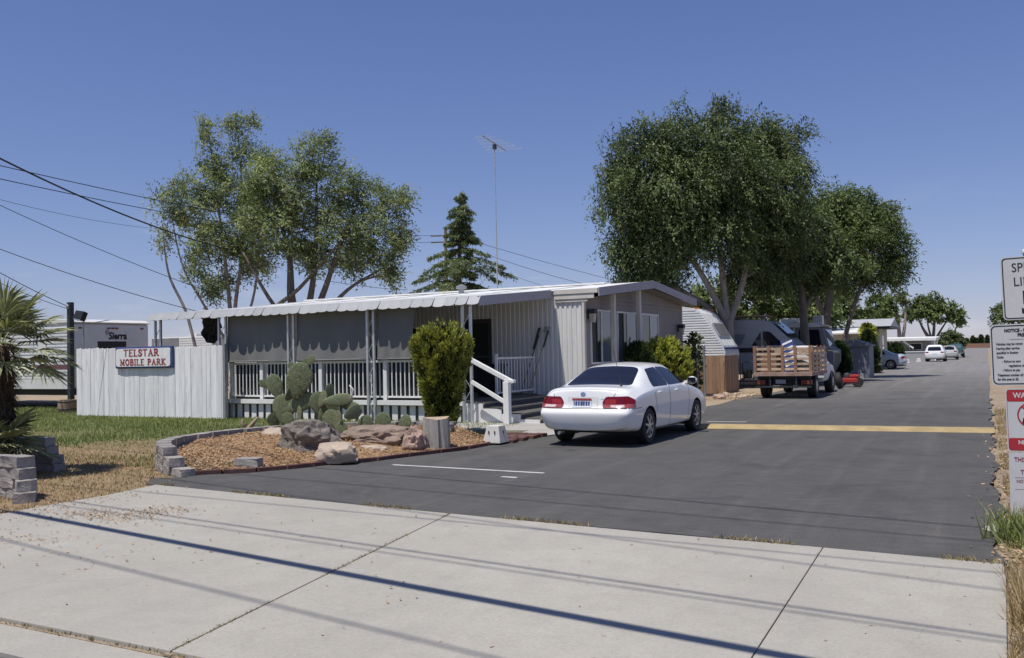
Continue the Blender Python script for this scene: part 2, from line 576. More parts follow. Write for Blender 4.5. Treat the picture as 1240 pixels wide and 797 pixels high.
def asphalt_mat():
    m, t, b = new_mat('asphalt')
    tc = nd(t, 'ShaderNodeTexCoord')
    v = tc.outputs['Object']
    sep = nd(t, 'ShaderNodeSeparateXYZ')
    t.links.new(v, sep.inputs['Vector'])
    n1 = noise(t, .35, 6, .6, v)
    n2 = noise(t, 120, 4, .75, v)
    n3 = noise(t, 2.2, 8, .7, v, .5)
    # older, greyer paving further down the lane
    ys = nd(t, 'ShaderNodeMath', operation='ADD')
    t.links.new(sep.outputs['Y'], ys.inputs[0])
    t.links.new(ramp(t, n1, 0, 1, -14, 14), ys.inputs[1])
    old = ramp(t, ys.outputs[0], 22, 60)
    c = mixc(t, old, (.080, .0775, .075), (.195, .189, .180))
    c = mixc(t, ramp(t, n3, .40, .72, 0, .55), c, mixc(t, 1.0, c, (1.22, 1.21, 1.2), 'MULTIPLY'))
    c = mixc(t, ramp(t, n1, .5, .75, 0, .5), c, mixc(t, 1.0, c, (.80, .80, .82), 'MULTIPLY'))
    c = mixc(t, ramp(t, n2, .50, .66, 0, 1.0), c, mixc(t, 1.0, c, (1.9, 1.88, 1.85), 'MULTIPLY'))
    n6 = noise(t, 45, 5, .75, v)
    c = mixc(t, ramp(t, n6, .36, .64, .0, 1.0), c, mixc(t, 1.0, c, (.70, .70, .71), 'MULTIPLY'))
    n7 = noise(t, 9, 6, .7, stretched(t, (.35, 1.5, 1)), .3)
    c = mixc(t, ramp(t, n7, .48, .70, .0, .8), c, mixc(t, 1.0, c, (1.35, 1.34, 1.32), 'MULTIPLY'))
    # pale scuffs and tyre-dragged dust
    n5 = noise(t, 1.0, 9, .75, stretched(t, (1.6, .35, 1)), .8)
    c = mixc(t, ramp(t, n5, .62, .80, 0, .35), c, (.22, .20, .175))
    n8 = noise(t, .9, 6, .65, v, .6)
    c = mixc(t, ramp(t, n8, .50, .70, 0, .75), c, mixc(t, 1.0, c, (.66, .66, .67), 'MULTIPLY'))
    n9 = noise(t, 1.0, 5, .6, stretched(t, (2.6, .10, 1)), .3)
    c = mixc(t, ramp(t, n9, .50, .72, 0, .6), c, mixc(t, 1.0, c, (1.4, 1.38, 1.35), 'MULTIPLY'))
    # oil drips
    vo2 = nd(t, 'ShaderNodeTexVoronoi')
    vo2.inputs['Scale'].default_value = .55
    t.links.new(v, vo2.inputs['Vector'])
    c = mixc(t, ramp(t, vo2.outputs['Distance'], .03, .10, .6, 0), c, (.03, .03, .031))
    # cracks
    vo = nd(t, 'ShaderNodeTexVoronoi')
    vo.feature = 'DISTANCE_TO_EDGE'
    vo.inputs['Scale'].default_value = .16
    dis = nd(t, 'ShaderNodeTexNoise')
    dis.inputs['Scale'].default_value = 1.3
    dis.inputs['Detail'].default_value = 6
    t.links.new(v, dis.inputs['Vector'])
    vm = nd(t, 'ShaderNodeVectorMath', operation='MULTIPLY_ADD')
    t.links.new(dis.outputs['Color'], vm.inputs[0])
    vm.inputs[1].default_value = (.7, .7, 0)
    t.links.new(v, vm.inputs[2])
    t.links.new(vm.outputs[0], vo.inputs['Vector'])
    cm_ = nd(t, 'ShaderNodeMath', operation='MULTIPLY')
    t.links.new(ramp(t, vo.outputs['Distance'], .0, .0022, 1, 0), cm_.inputs[0])
    t.links.new(ramp(t, n1, .45, .6, 0, .75), cm_.inputs[1])
    crack = cm_.outputs[0]
    c = mixc(t, crack, c, (.06, .058, .056))
    t.links.new(c, b.inputs['Base Color'])
    t.links.new(ramp(t, n3, .3, .7, .78, .92), b.inputs['Roughness'])
    b.inputs['Specular IOR Level'].default_value = .3
    add_bump(t, b, n2, .5, .006)
    return m


def slab_mat():
    m, t, b = new_mat('driveway_concrete')
    tc = nd(t, 'ShaderNodeTexCoord')
    v = tc.outputs['Object']
    n1 = noise(t, .55, 7, .65, v)
    n2 = noise(t, 110, 4, .75, v)
    n3 = noise(t, 3.5, 8, .7, v, .3)
    # broom finish, drawn across the drive
    mp = nd(t, 'ShaderNodeMapping')
    mp.inputs['Scale'].default_value = (3.0, 90, 1)
    t.links.new(v, mp.inputs['Vector'])
    n4 = noise(t, 1.0, 4, .6, mp.outputs['Vector'])
    c = mixc(t, ramp(t, n1, .32, .68), (.352, .333, .294), (.420, .400, .356))
    c = mixc(t, ramp(t, n3, .45, .75, 0, .5), c, (.285, .270, .240))
    c = mixc(t, ramp(t, n2, .50, .68, 0, .9), c, mixc(t, 1.0, c, (.74, .73, .72), 'MULTIPLY'))
    c = mixc(t, ramp(t, n4, .45, .7, 0, .2), c, (.285, .270, .240))
    n6 = noise(t, 38, 6, .75, v)
    c = mixc(t, ramp(t, n6, .38, .66, .0, .8), c, mixc(t, 1.0, c, (.82, .815, .80), 'MULTIPLY'))
    n7 = noise(t, 7, 7, .7, v, .6)
    c = mixc(t, ramp(t, n7, .55, .72, .0, .35), c, (.42, .415, .40))
    # tyre-worn darker streaks up the drive
    n5 = noise(t, 1.0, 5, .6, stretched(t, (1.2, .16, 1)), .5)
    c = mixc(t, ramp(t, n5, .55, .78, 0, .32), c, (.245, .237, .222))
    n8 = noise(t, 1.1, 8, .7, v, 1.2)
    c = mixc(t, ramp(t, n8, .56, .74, 0, .45), c, (.27, .245, .205))
    n9 = noise(t, .28, 5, .6, v, .8)
    c = mixc(t, ramp(t, n9, .5, .7, 0, .35), c, (.29, .275, .25))
    # sparse dark spots (oil, gum)
    vo = nd(t, 'ShaderNodeTexVoronoi')
    vo.inputs['Scale'].default_value = 1.1
    vo.inputs['Randomness'].default_value = 1
    t.links.new(v, vo.inputs['Vector'])
    c = mixc(t, ramp(t, vo.outputs['Distance'], .012, .030, .55, 0), c, (.10, .095, .09))
    # hairline cracks, here and there
    vc = nd(t, 'ShaderNodeTexVoronoi')
    vc.feature = 'DISTANCE_TO_EDGE'
    vc.inputs['Scale'].default_value = .33
    dz = nd(t, 'ShaderNodeTexNoise')
    dz.inputs['Scale'].default_value = 2.0
    dz.inputs['Detail'].default_value = 7
    t.links.new(v, dz.inputs['Vector'])
    vq = nd(t, 'ShaderNodeVectorMath', operation='MULTIPLY_ADD')
    t.links.new(dz.outputs['Color'], vq.inputs[0])
    vq.inputs[1].default_value = (.45, .45, 0)
    t.links.new(v, vq.inputs[2])
    t.links.new(vq.outputs[0], vc.inputs['Vector'])
    cq = nd(t, 'ShaderNodeMath', operation='MULTIPLY')
    t.links.new(ramp(t, vc.outputs['Distance'], 0, .0016, 1, 0), cq.inputs[0])
    t.links.new(ramp(t, n9, .50, .58, 0, .6), cq.inputs[1])
    c = mixc(t, cq.outputs[0], c, (.12, .11, .095))
    oi = nd(t, 'ShaderNodeObjectInfo')
    hs = nd(t, 'ShaderNodeHueSaturation')
    t.links.new(ramp(t, oi.outputs['Random'], 0, 1, .97, 1.04), hs.inputs['Value'])
    t.links.new(c, hs.inputs['Color'])
    t.links.new(hs.outputs['Color'], b.inputs['Base Color'])
    b.inputs['Roughness'].default_value = .9
    b.inputs['Specular IOR Level'].default_value = .25
    add_bump(t, b, n4, .22, .004)
    return m


def lawn_mat():
    m, t, b = new_mat('lawn')
    tc = nd(t, 'ShaderNodeTexCoord')
    v = tc.outputs['Object']
    sep = nd(t, 'ShaderNodeSeparateXYZ')
    t.links.new(v, sep.inputs['Vector'])
    n1 = noise(t, .5, 7, .6, v)
    n2 = noise(t, 55, 5, .7, v)
    n3 = noise(t, 5, 7, .7, v)
    ys = nd(t, 'ShaderNodeMath', operation='ADD')
    t.links.new(sep.outputs['Y'], ys.inputs[0])
    t.links.new(ramp(t, n1, .2, .8, -3.2, 3.2), ys.inputs[1])
    g = ramp(t, ys.outputs[0], 10.6, 13.6)
    dry = mixc(t, ramp(t, n3, .35, .7), (.26, .175, .105), (.38, .285, .18))
    grn = mixc(t, ramp(t, n3, .35, .7), (.13, .145, .06), (.22, .22, .10))
    c = mixc(t, g, dry, grn)
    c = mixc(t, ramp(t, n2, .4, .7, 0, .7), c, mixc(t, 1.0, c, (.55, .55, .5), 'MULTIPLY'))
    t.links.new(c, b.inputs['Base Color'])
    b.inputs['Roughness'].default_value = .95
    b.inputs['Specular IOR Level'].default_value = .1
    add_bump(t, b, n2, .8, .02)
    return m


M['asphalt'] = asphalt_mat()
M['slab'] = slab_mat()
M['lawn'] = lawn_mat()
M['dirt'] = ground_mat('dirt', ((.29, .225, .155), (.36, .285, .20), (.42, .35, .265)), .25, 30)
M['verge'] = ground_mat('verge', ((.30, .235, .165), (.38, .31, .225), (.20, .15, .10)), 1.2, 50, .8, .015)
M['mulch'] = ground_mat('mulch', ((.31, .185, .095), (.40, .26, .145), (.24, .14, .075)), .9, 45, .9, .02)
M['yellow_paint'] = mat('yellow_paint', (.37, .28, .14), .8, .2, 3, 45, .5, .006, dirt=(.24, .20, .15), dirt_amt=.8)
M['line_paint'] = mat('line_paint', (.50, .50, .48), .8, .15, 3, 90, .2, .003, dirt=(.12, .12, .12), dirt_amt=.7)

# ------------------------------------------------------------------ the setting
def sheet(name, poly, z, m, thick=0.0, parent=None, kind='structure'):
    b = MB()
    if thick:
        b.prism([(p[0], p[1]) for p in poly], thick, c=(0, 0, z - thick))
    else:
        b.poly([(p[0], p[1], z) for p in poly])
    o = b.build(name, m, parent)
    if kind:
        o['kind'] = kind
    return o


def jag(p, q, step, amp, r):
    """points from p to q with a ragged edge"""
    p, q = Vector(p), Vector(q)
    n = max(2, int((q - p).length / step))
    d = (q - p).normalized()
    nn = Vector((-d.y, d.x))
    out = []
    ph = r.random() * 9
    for i in range(n):
        t = i / n
        a = amp * (math.sin(t * n * .31 + ph) * .5 + math.sin(t * n * .83 + ph * 2) * .35 + r.uniform(-.12, .12))
        c = p + (q - p) * t + nn * a
        out.append((c.x, c.y))
    return out


sheet('ground', [(-6000, -6000), (6000, -6000), (6000, 9000), (-6000, 9000)], -.10, M['dirt'])
sheet('street', [(-80, -14), (60, -14), (60, 3.22), (-80, 3.22)], -.055, M['asphalt'])
sheet('gutter', [(-80, 3.2), (60, 3.2), (60, 3.56), (-80, 3.56)], -.03, M['slab'], .06)

r_ = random.Random(5)
# asphalt lane: ragged right edge, left edge along the planter, the pad and the lots
road = [(-9.95, 8.23), (-4.94, 7.86), (-1.23, 7.68), (0.07, 7.60)]
road += jag((.05, 7.62), (.05, 30), .16, .085, r_) + jag((.06, 30), (.1, 90), 2.5, .06, r_) + [(.1, 340), (-8, 340)]
road += [(-8.0, 120), (-7.3, 60), (-7.0, 44), (-6.9, 33), (-7.2, 29.3), (-7.0, 26), (-7.3, 24), (-7.55, 22.3), (-7.55, 16),
         (-7.85, 14.25), (-7.9, 13.05), (-8.24, 12.06), (-8.5, 11.1), (-8.82, 10.75), (-9.05, 10.15), (-9.4, 9.55), (-9.85, 9.2), (-10.3, 8.6)]
sheet('road', road, 0.0, M['asphalt'], .09)
sheet('cross_street', [(-200, 318), (200, 318), (200, 326), (-200, 326)], .004, M['asphalt'])

# concrete apron between the street and the lane, cast in three slabs
apron = bpy.data.objects.new('driveway_apron', None)
COL.objects.link(apron)
apron['kind'] = 'structure'
apron['label'] = 'pale concrete driveway apron crossing from the street'
G_ = .0065
slabs = [[(-9.62, 3.575), (-4.13 - G_, 3.575), (-4.94 - G_, 7.85), (-8.0, 8.07), (-9.74, 8.21), (-9.58, 7.3), (-9.60, 6.6), (-9.55, 5.9), (-9.6, 4.6)],
         [(-4.13 + G_, 3.575), (-1.12 - G_ * .6, 3.575), (-1.235 - G_ * .6, 7.67), (-2.6, 7.70), (-4.94 + G_, 7.85)],
         [(-1.12 + G_ * .6, 3.575), (.03, 3.575), (.045, 5.4), (.07, 7.2), (.06, 7.60), (-1.235 + G_ * .6, 7.67)]]
for s_ in slabs:
    b = MB()
    b.prism(s_, .09, c=(0, 0, -.088))
    b.build('concrete_slab', M['slab'], apron, bevel=.006)
# crumbs of soil and dead grass packed in the joints
b = MB()
b.prism([(-4.16, 3.55), (-4.10, 3.55), (-4.91, 7.86), (-4.97, 7.86)], .05, c=(0, 0, -.062))
b.prism([(-1.13, 3.55), (-1.11, 3.55), (-1.225, 7.68), (-1.245, 7.68)], .05, c=(0, 0, -.062))
b.prism([(-9.6, 3.55), (.03, 3.55), (.03, 3.585), (-9.6, 3.585)], .05, c=(0, 0, -.075))
o = b.build('joint_soil', M['verge'], apron)
o['kind'] = 'stuff'

# lawn, left of the drive
lawn = [(-60, 3.58), (-9.64, 3.58), (-9.62, 5.9), (-9.66, 6.6), (-9.64, 7.3), (-9.7, 8.15), (-9.85, 8.9), (-10.7, 9.6), (-11.3, 10.4),
        (-11.6, 11.5), (-11.4, 12.6), (-10.8, 13.5), (-9.9, 13.9), (-9.0, 14.2), (-8.2, 14.8), (-8.4, 16.6), (-9.3, 17.9), (-9.5, 18.3), (-25.3, 18.3), (-25.4, 26), (-60, 26)]
sheet('lawn', lawn, -.02, M['lawn'])
# verge, right of the lane
verge = jag((-.02, 3.6), (-.02, 30), .25, .06, r_) + [(0, 340), (60, 340), (60, 3.6)]
sheet('verge', verge, -.03, M['verge'])
# concrete entrance pad behind the car and along the home
pad = [(-11.0, 16.2), (-8.5, 16.7), (-8.35, 15.5), (-7.66, 15.75), (-7.5, 16.5), (-7.5, 22.3), (-7.25, 24), (-8.2, 24), (-8.2, 22.3), (-11, 22.3)]
sheet('entrance_pad', pad, .012, M['concrete'], .08)
# dirt lot strip with gravel by the home and trailers
sheet('lot_strip', [(-40, 22), (-8.2, 22), (-8.2, 24), (-7.25, 24), (-6.9, 26), (-7.1, 29.4), (-6.8, 33), (-6.9, 44), (-7.2, 60), (-7.9, 120), (-40, 120)], -.015, M['dirt'])

# planter bed: mulch rising from the drive to the block wall
bed_front = [(-10.05, 9.12), (-9.5, 9.62), (-9.14, 10.2), (-8.92, 10.8), (-8.6, 11.15), (-8.34, 12.1), (-8.0, 13.08), (-7.97, 14.2)]
bed_back = [(-10.6, 9.38), (-11.45, 10.05), (-11.92, 10.9), (-11.95, 11.9), (-11.72, 12.9), (-11.1, 13.6), (-10.2, 14.0), (-9.0, 14.3)]


def lerp_path(path, t):
    f = t * (len(path) - 1)
    i = min(int(f), len(path) - 2)
    a = f - i
    return tuple(path[i][k] * (1 - a) + path[i + 1][k] * a for k in range(2))


def bed_z(s, t):
    h = .03 + .25 * min(1, s * 1.25) ** .8 * min(1, .35 + t * 2.2)
    return h


b = MB()
rows = []
for i in range(25):
    t = i / 24
    f0, b0 = lerp_path(bed_front, t), lerp_path(bed_back, t)
    row = []
    for j in range(13):
        s = j / 12
        x, y = f0[0] * (1 - s) + b0[0] * s, f0[1] * (1 - s) + b0[1] * s
        row.append((x, y, bed_z(s, t) + (r_.uniform(-.015, .02) if 0 < j else 0)))
    rows.append(row)
b.grid(rows)
o = b.build('mulch_bed', M['mulch'], smooth=True)
tag(o, kind='structure')
BED = rows


def bed_point(s, t):
    f0, b0 = lerp_path(bed_front, t), lerp_path(bed_back, t)
    return (f0[0] * (1 - s) + b0[0] * s, f0[1] * (1 - s) + b0[1] * s, bed_z(s, t))


def bed_height(x, y):
    best = None
    for i in range(25):
        for j in range(13):
            p = BED[i][j]
            d = (p[0] - x) ** 2 + (p[1] - y) ** 2
            if best is None or d < best[0]:
                best = (d, p[2])
    return best[1]


# low desert hills on the horizon
b = MB()
rows = []
hr = random.Random(3)
for j in range(4):
    row = []
    for i in range(121):
        a = R(-70 + 140 * i / 120)
        d = 5200 + j * 380
        h = (0, .55, 1.0, .3)[j] * (34 + 14 * math.sin(i * .31) + 10 * math.sin(i * .83 + 1) + hr.uniform(-4, 4))
        row.append((d * math.sin(a), d * math.cos(a), h - .2 if j == 0 else h))
    rows.append(row)
b.grid(rows)
o = b.build('hills', mat('hills', (.40, .36, .34), .95, .1, .001, .01, 0))
tag(o, kind='structure')

# yellow speed bump
b = MB()
prof = [(-.36, .002), (-.27, .035), (-.15, .062), (0, .072), (.15, .062), (.27, .035), (.36, .002)]
rows = []
for i in range(31):
    t = i / 30
    x = -5.62 + 5.70 * t
    yc = 18.42 + .42 * t
    rows.append([(x, yc + p[0] + r_.uniform(-.008, .008), p[1]) for p in prof])
b.grid(rows)
o = b.build('speed_bump', M['yellow_paint'], smooth=True)
tag(o, 'low yellow painted speed bump across the asphalt lane', 'speed bump')

# painted bay lines
for poly, lab in (([(-7.92, 10.95), (-5.36, 10.88), (-5.36, 10.96), (-7.92, 11.03)], 'worn white bay line beside the planter edging'),
                  ([(-5.6, 19.72), (-4.75, 19.88), (-4.75, 19.98), (-5.6, 19.82)], 'short faded white line just past the yellow bump'),
                  ([(-5.75, 10.38), (-5.5, 10.36), (-5.52, 10.46), (-5.74, 10.45)], 'small white paint patch near the bay line end')):
    tag(sheet('painted_line', poly, .004, M['line_paint'], kind=None), lab, 'road marking')
for (x0, x1, y) in ((-2.6, -.4, 96), (-2.9, -.6, 140)):
    tag(sheet('painted_line', [(x0, y), (x1, y), (x1, y + 1.2), (x0, y + 1.2)], .004, M['yellow_paint'], kind=None),
        'yellow line across the far lane', 'road marking', 'far yellow lane lines')


# ------------------------------------------------------------------ loose ground cover (uncountable)
def tri_field(name, pts, size, mtl, up=1.0, seed=1, width=.25, flat=False, lean=.5, label=None, parent=None):
    """many small blades (upright) or chips (flat) in one mesh"""
    g = np.random.default_rng(seed)
    n = len(pts)
    P_ = np.array(pts, dtype=np.float64)
    hgt = g.uniform(.5, 1.2, n) * size
    ang = g.uniform(0, 2 * np.pi, n)
    wd = hgt * width * g.uniform(.7, 1.3, n)
    dx, dy = np.cos(ang), np.sin(ang)
    if not flat:
        la = g.uniform(0, 2 * np.pi, n)
        ln = g.uniform(0, lean, n) * hgt
        tip = P_ + np.stack([np.cos(la) * ln, np.sin(la) * ln, hgt * up], 1)
        a = P_ + np.stack([dx * wd, dy * wd, np.zeros(n)], 1)
        c = P_ - np.stack([dx * wd, dy * wd, np.zeros(n)], 1)
        V = np.stack([a, c, tip], 1).reshape(-1, 3)
        F = np.arange(n * 3).reshape(-1, 3)
        k = 3
    else:
        tz = g.uniform(-.5, .5, n)
        tz2 = g.uniform(-.4, .4, n)
        u = np.stack([dx * hgt, dy * hgt, tz * hgt], 1) * .5
        v = np.stack([-dy * wd, dx * wd, tz2 * wd], 1)
        lift = np.array([0, 0, 1]) * (np.abs(tz) * hgt * .5 + .006)[:, None]
        c0 = P_ + lift
        V = np.stack([c0 - u - v, c0 + u - v * .6, c0 + u + v, c0 - u + v * .7], 1).reshape(-1, 3)
        F = np.arange(n * 4).reshape(-1, 4)
        k = 4
    me = bpy.data.meshes.new(name)
    me.from_pydata(V.tolist(), [], F.tolist())
    me.materials.append(mtl)
    at = me.attributes.new('tone', 'FLOAT', 'POINT')
    at.data.foreach_set('value', np.repeat(g.uniform(0, 1, n), k).astype(np.float32))
    o = bpy.data.objects.new(name, me)
    COL.objects.link(o)
    o.parent = parent
    o['kind'] = 'stuff'
    if label:
        o['label'] = label
    return o


def in_poly(x, y, poly):
    c = False
    j = len(poly) - 1
    for i in range(len(poly)):
        xi, yi = poly[i]
        xj, yj = poly[j]
        if (yi > y) != (yj > y) and x < (xj - xi) * (y - yi) / (yj - yi) + xi:
            c = not c
        j = i
    return c


gr = random.Random(21)


def nz(x, y, s=1.0):
    return (math.sin(x * 1.3 * s + 1.7 * math.sin(y * .9 * s)) + math.sin(y * 1.7 * s + 1.3 * math.sin(x * .7 * s + 2))) * .25 + .5


green, dry, mixd = [], [], []
while len(green) < 46000:
    x, y = gr.uniform(-31, -9.4), gr.uniform(9.5, 21)
    if not in_poly(x, y, lawn) or (x > -12.3 and 9.0 < y < 14.3 and in_poly(x, y, [(-9.9, 8.9), (-11.0, 9.3), (-11.9, 10.1), (-12.3, 11.3), (-12.1, 12.7), (-11.4, 13.8), (-10.2, 14.4), (-8.4, 14.5), (-7.9, 13), (-8.9, 10.7)])): continue
    g_ = (y + (nz(x, y, .8) - .5) * 5 - 10.8) / 2.6
    if gr.random() < g_:
        green.append((x, y, -.02))
    elif len(dry) < 22000 and gr.random() < .8:
        dry.append((x, y, -.02))
for _ in range(26000):
    x, y = gr.uniform(-17, -9.6), gr.uniform(3.6, 10.5)
    if in_poly(x, y, lawn) and gr.random() < .9:
        dry.append((x, y, -.02))
tri_field('grass', green, .075, M['blade_green'], width=.16, seed=2, label='short green lawn grass before the white board fence')
tri_field('dry_grass', dry, .042, M['blade_mix'], width=.16, seed=3, lean=1.2, label='dry yellowed grass beside the driveway')
# straw-dry weeds along the verge, thicker by the sign post
wd = []
for _ in range(15000):
    y = 3.6 + gr.random() ** 1.6 * 22
    x = .02 + abs(gr.gauss(0, .55)) + (.07 if y > 7.6 else .0)
    if nz(x * 3, y * 3) > .42:
        wd.append((x + .03, y, -.03))
tri_field('dry_weeds', wd, .085, M['blade_dry'], width=.07, seed=4, lean=1.3, label='straw coloured dry weeds along the right edge of the lane')
tall = []
for (cx_, cy_, n_, s_) in ((.30, 6.5, 1300, .20), (.38, 5.9, 1200, .22), (.34, 5.2, 1000, .2), (.5, 7.2, 500, .2), (.42, 4.6, 900, .2)):
    for _ in range(n_):
        tall.append((cx_ + gr.gauss(0, s_ * .5), cy_ + gr.gauss(0, s_ * 1.3), -.03))
tall = [p for p in tall if p[0] > .07]
tri_field('dry_grass_tuft', tall, .22, M['blade_dry'], width=.028, seed=5, lean=.8, label='tall straw grass spilling over the apron edge')
tuft = []
for (cx_, cy_, n_, s_) in ((.22, 8.55, 170, .11), (.36, 8.3, 130, .1), (.08, 8.6, 60, .06)):
    for _ in range(n_):
        tuft.append((cx_ + gr.gauss(0, s_), cy_ + gr.gauss(0, s_), -.03))
tri_field('green_weed', tuft, .30, M['blade_green'], width=.035, seed=6, lean=.9, label='green grass clump at the foot of the sign post')
edge = []
for _ in range(2600):
    t = gr.random()
    x = -9.7 + 9.8 * t
    if nz(x * 2.4, 3, 1) < .42: continue
    yy = 8.21 - .37 * min(1, (x + 9.7) / 4.8) - .24 * max(0, (x + 4.9) / 4.9)
    edge.append((x, yy + gr.gauss(.015, .025), 0.0))
tri_field('seam_weeds', edge, .035, M['blade_mix'], width=.2, seed=7, lean=1.2, label='thin dry weeds in the seam between concrete and asphalt')
jt = []
for _ in range(1500):
    t = gr.random()
    if nz(t * 9, 1, 1) < .52: continue
    jt.append((-4.13 - .81 * t + gr.gauss(0, .012), 3.58 + 4.27 * t, -.01))
for _ in range(700):
    jt.append((gr.uniform(-9.5, -2), 3.57 + gr.gauss(0, .015), -.02))
tri_field('joint_weeds', jt, .022, M['blade_mix'], width=.3, seed=8, lean=1.2, label='dead weeds growing in the slab joint')
# mulch chips
ch = []
for _ in range(15000):
    s, t = gr.random(), gr.random()
    p = bed_point(s, t)
    ch.append((p[0] + gr.gauss(0, .02), p[1] + gr.gauss(0, .02), p[2] + .006))
tri_field('wood_chips', ch, .038, M['chip'], flat=True, width=.22, seed=9, label='orange brown wood chip mulch filling the cactus bed')
lf = []
for (cx_, cy_, n_, sx, sy) in ((-8.35, 6.35, 420, .38, .18), (-8.05, 6.75, 240, .25, .2), (-8.3, 5.2, 110, .55, .14), (-8.0, 4.6, 60, .9, .4), (-7.6, 5.6, 90, 1.2, .6), (-9.4, 6.7, 260, .25, .7)):
    for _ in range(n_):
        lf.append((cx_ + gr.gauss(0, sx), cy_ + gr.gauss(0, sy), .003))
for _ in range(120):
    lf.append((gr.uniform(-9.4, 0), gr.uniform(3.7, 7.6), .003))
lf = [p for p in lf if 3.6 < p[1]]
tri_field('leaf_litter', lf, .026, M['chip'], flat=True, width=.3, seed=10, label='brown leaf litter blown over the concrete apron')
peb = []
for _ in range(1400):
    peb.append((gr.uniform(-8.6, -6.9), gr.uniform(28.2, 33), -.005))
for _ in range(500):
    peb.append((gr.gauss(.12, .10), 7.7 + gr.random() ** 1.5 * 12, .0))
tri_field('loose_gravel', peb, .035, M['chip'], flat=True, width=.4, seed=12, label='loose gravel and scraps at the edges of the lane')


# ------------------------------------------------------------------ overhead lines
def wire(p, q, sag, r, name, label, group=None, seg=5, n=28):
    p, q = Vector(p), Vector(q)
    pts = []
    for i in range(n + 1):
        t = i / n
        c = p.lerp(q, t)
        c.z -= sag * 4 * t * (1 - t)
        pts.append(c)
    b = MB()
    b.tube(pts, r, seg)
    o = b.build(name, M['cable'], smooth=True)
    return tag(o, label, 'cable', group)


def over(sx0, sy0, sx1, sy1, h, r, lab):
    """a street cable whose noon shadow falls along the given line; it runs between the two street poles"""
    kx, ky = .11 * h, .36 * h
    dx, dy = sx1 - sx0, sy1 - sy0
    f = lambda X: sy0 + dy * (X + kx - sx0) / dx - ky
    xa, xb = -34.0, 26.0
    wire((xa, f(xa), h + .6), (xb, f(xb), h + .6), .6, r, 'overhead_cable', lab, 'street cables over the drive')


lab_thin = 'thin black cable strung along the street above the drive'
over(-9.87, 6.18, -.96, 4.90, 5.0, .055, 'thick black cable bundle strung lowest along the street')
over(-10.3, 7.72, 0, 7.30, 8.4, .013, lab_thin)
over(-8.4, 8.35, 0, 6.80, 9.6, .014, lab_thin)
over(-8.5, 6.72, 0, 5.72, 7.4, .016, lab_thin)
over(-8.5, 6.52, 0, 5.62, 8.2, .012, lab_thin)
over(-7.2, 4.98, -2.85, 4.30, 9.0, .016, lab_thin)
over(-5.25, 9.79, 0, 9.02, 9.8, .017, lab_thin)
over(-4.9, 8.9, 0, 8.40, 9.4, .013, lab_thin)
for X, Y in ((-34, 4.9), (26, -2.2)):
    p = thing('utility_pole', 'tall brown wooden utility pole on the street side with crossarms', 'utility pole', (X, Y, -.1), 0, 'street utility poles')
    MB().tube([(X, Y, -.1), (X, Y, 6), (X, Y, 11.5)], [.17, .15, .11], 12).build('pole', M['bark'], p, smooth='auto')
    for z in (8.6, 10.4):
        b = MB()
        b.box(X - .06, X + .06, Y - 3.2, Y + 3.2, z - .06, z + .06)
        b.build('crossarm', M['bark'], p)

# ------------------------------------------------------------------ the mobile home
XE, XW, YF, YB = -9.6, -22.7, 22.2, 30.95
H0 = thing('mobile_home', 'long low mobile home with ribbed cream siding and white roof beside the white sedan', 'mobile home', (-16, 26.5, 0))


def roof_z(y):
    return 3.30 + (y - 22.0) * .104 if y < 26.5 else 3.768 - (y - 26.5) * .082


# ribbed long wall facing the porch
def ribbed(x0, x1, y, z0, z1, pitch=.145, depth=.022):
    b = MB()
    xs = []
    x = x0
    while x < x1 - 1e-4:
        for dx, dy in ((0, 0), (.045, 0), (.06, -1), (.125, -1), (.14, 0)):
            if x + dx <= x1:
                xs.append((x + dx, y + dy * depth))
        x += pitch
    b.grid([[(a, c, z0) for a, c in xs], [(a, c, z1) for a, c in xs]])
    return b


ribbed(XW, XE - .02, YF, .35, 3.30).build('ribbed_wall', M['cream_metal'], H0, fix=False)
b = MB()
b.box(XW + .02, XE - .04, YF + .05, YF + .12, .3, 3.28)
b.box(XW, XW + .1, YF + .05, YB, .3, 3.28)
b.box(XW + .1, XE - .12, YB - .1, YB, .3, 3.35)
b.build('wall', M['cream_metal'], H0)
b = MB()
b.box(XW, XE - .06, YF + .08, YB - .02, -.05, .34)
b.build('skirting', M['house_tan'], H0)
# gable end, board-and-groove tan panels up to the rafters
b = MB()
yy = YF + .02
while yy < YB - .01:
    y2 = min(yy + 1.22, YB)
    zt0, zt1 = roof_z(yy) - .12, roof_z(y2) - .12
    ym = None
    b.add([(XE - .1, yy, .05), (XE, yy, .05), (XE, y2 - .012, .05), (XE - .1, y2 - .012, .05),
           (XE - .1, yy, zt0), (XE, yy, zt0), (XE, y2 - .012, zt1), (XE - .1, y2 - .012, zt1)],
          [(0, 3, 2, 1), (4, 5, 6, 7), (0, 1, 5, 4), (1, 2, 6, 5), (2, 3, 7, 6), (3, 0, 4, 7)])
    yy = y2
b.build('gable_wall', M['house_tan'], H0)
# two belt boards across the gable above the windows
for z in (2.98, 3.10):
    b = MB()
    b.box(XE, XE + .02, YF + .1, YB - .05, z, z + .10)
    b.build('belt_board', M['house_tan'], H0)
# corner trims
b = MB()
b.box(XE - .03, XE + .035, YF - .05, YF + .08, .05, 3.24)
b.build('corner_trim', M['trim_cream'], H0)
b = MB()
b.box(XE - .03, XE + .03, YB - .03, YB + .04, .05, 3.22)
b.build('corner_trim', M['trim_cream'], H0)
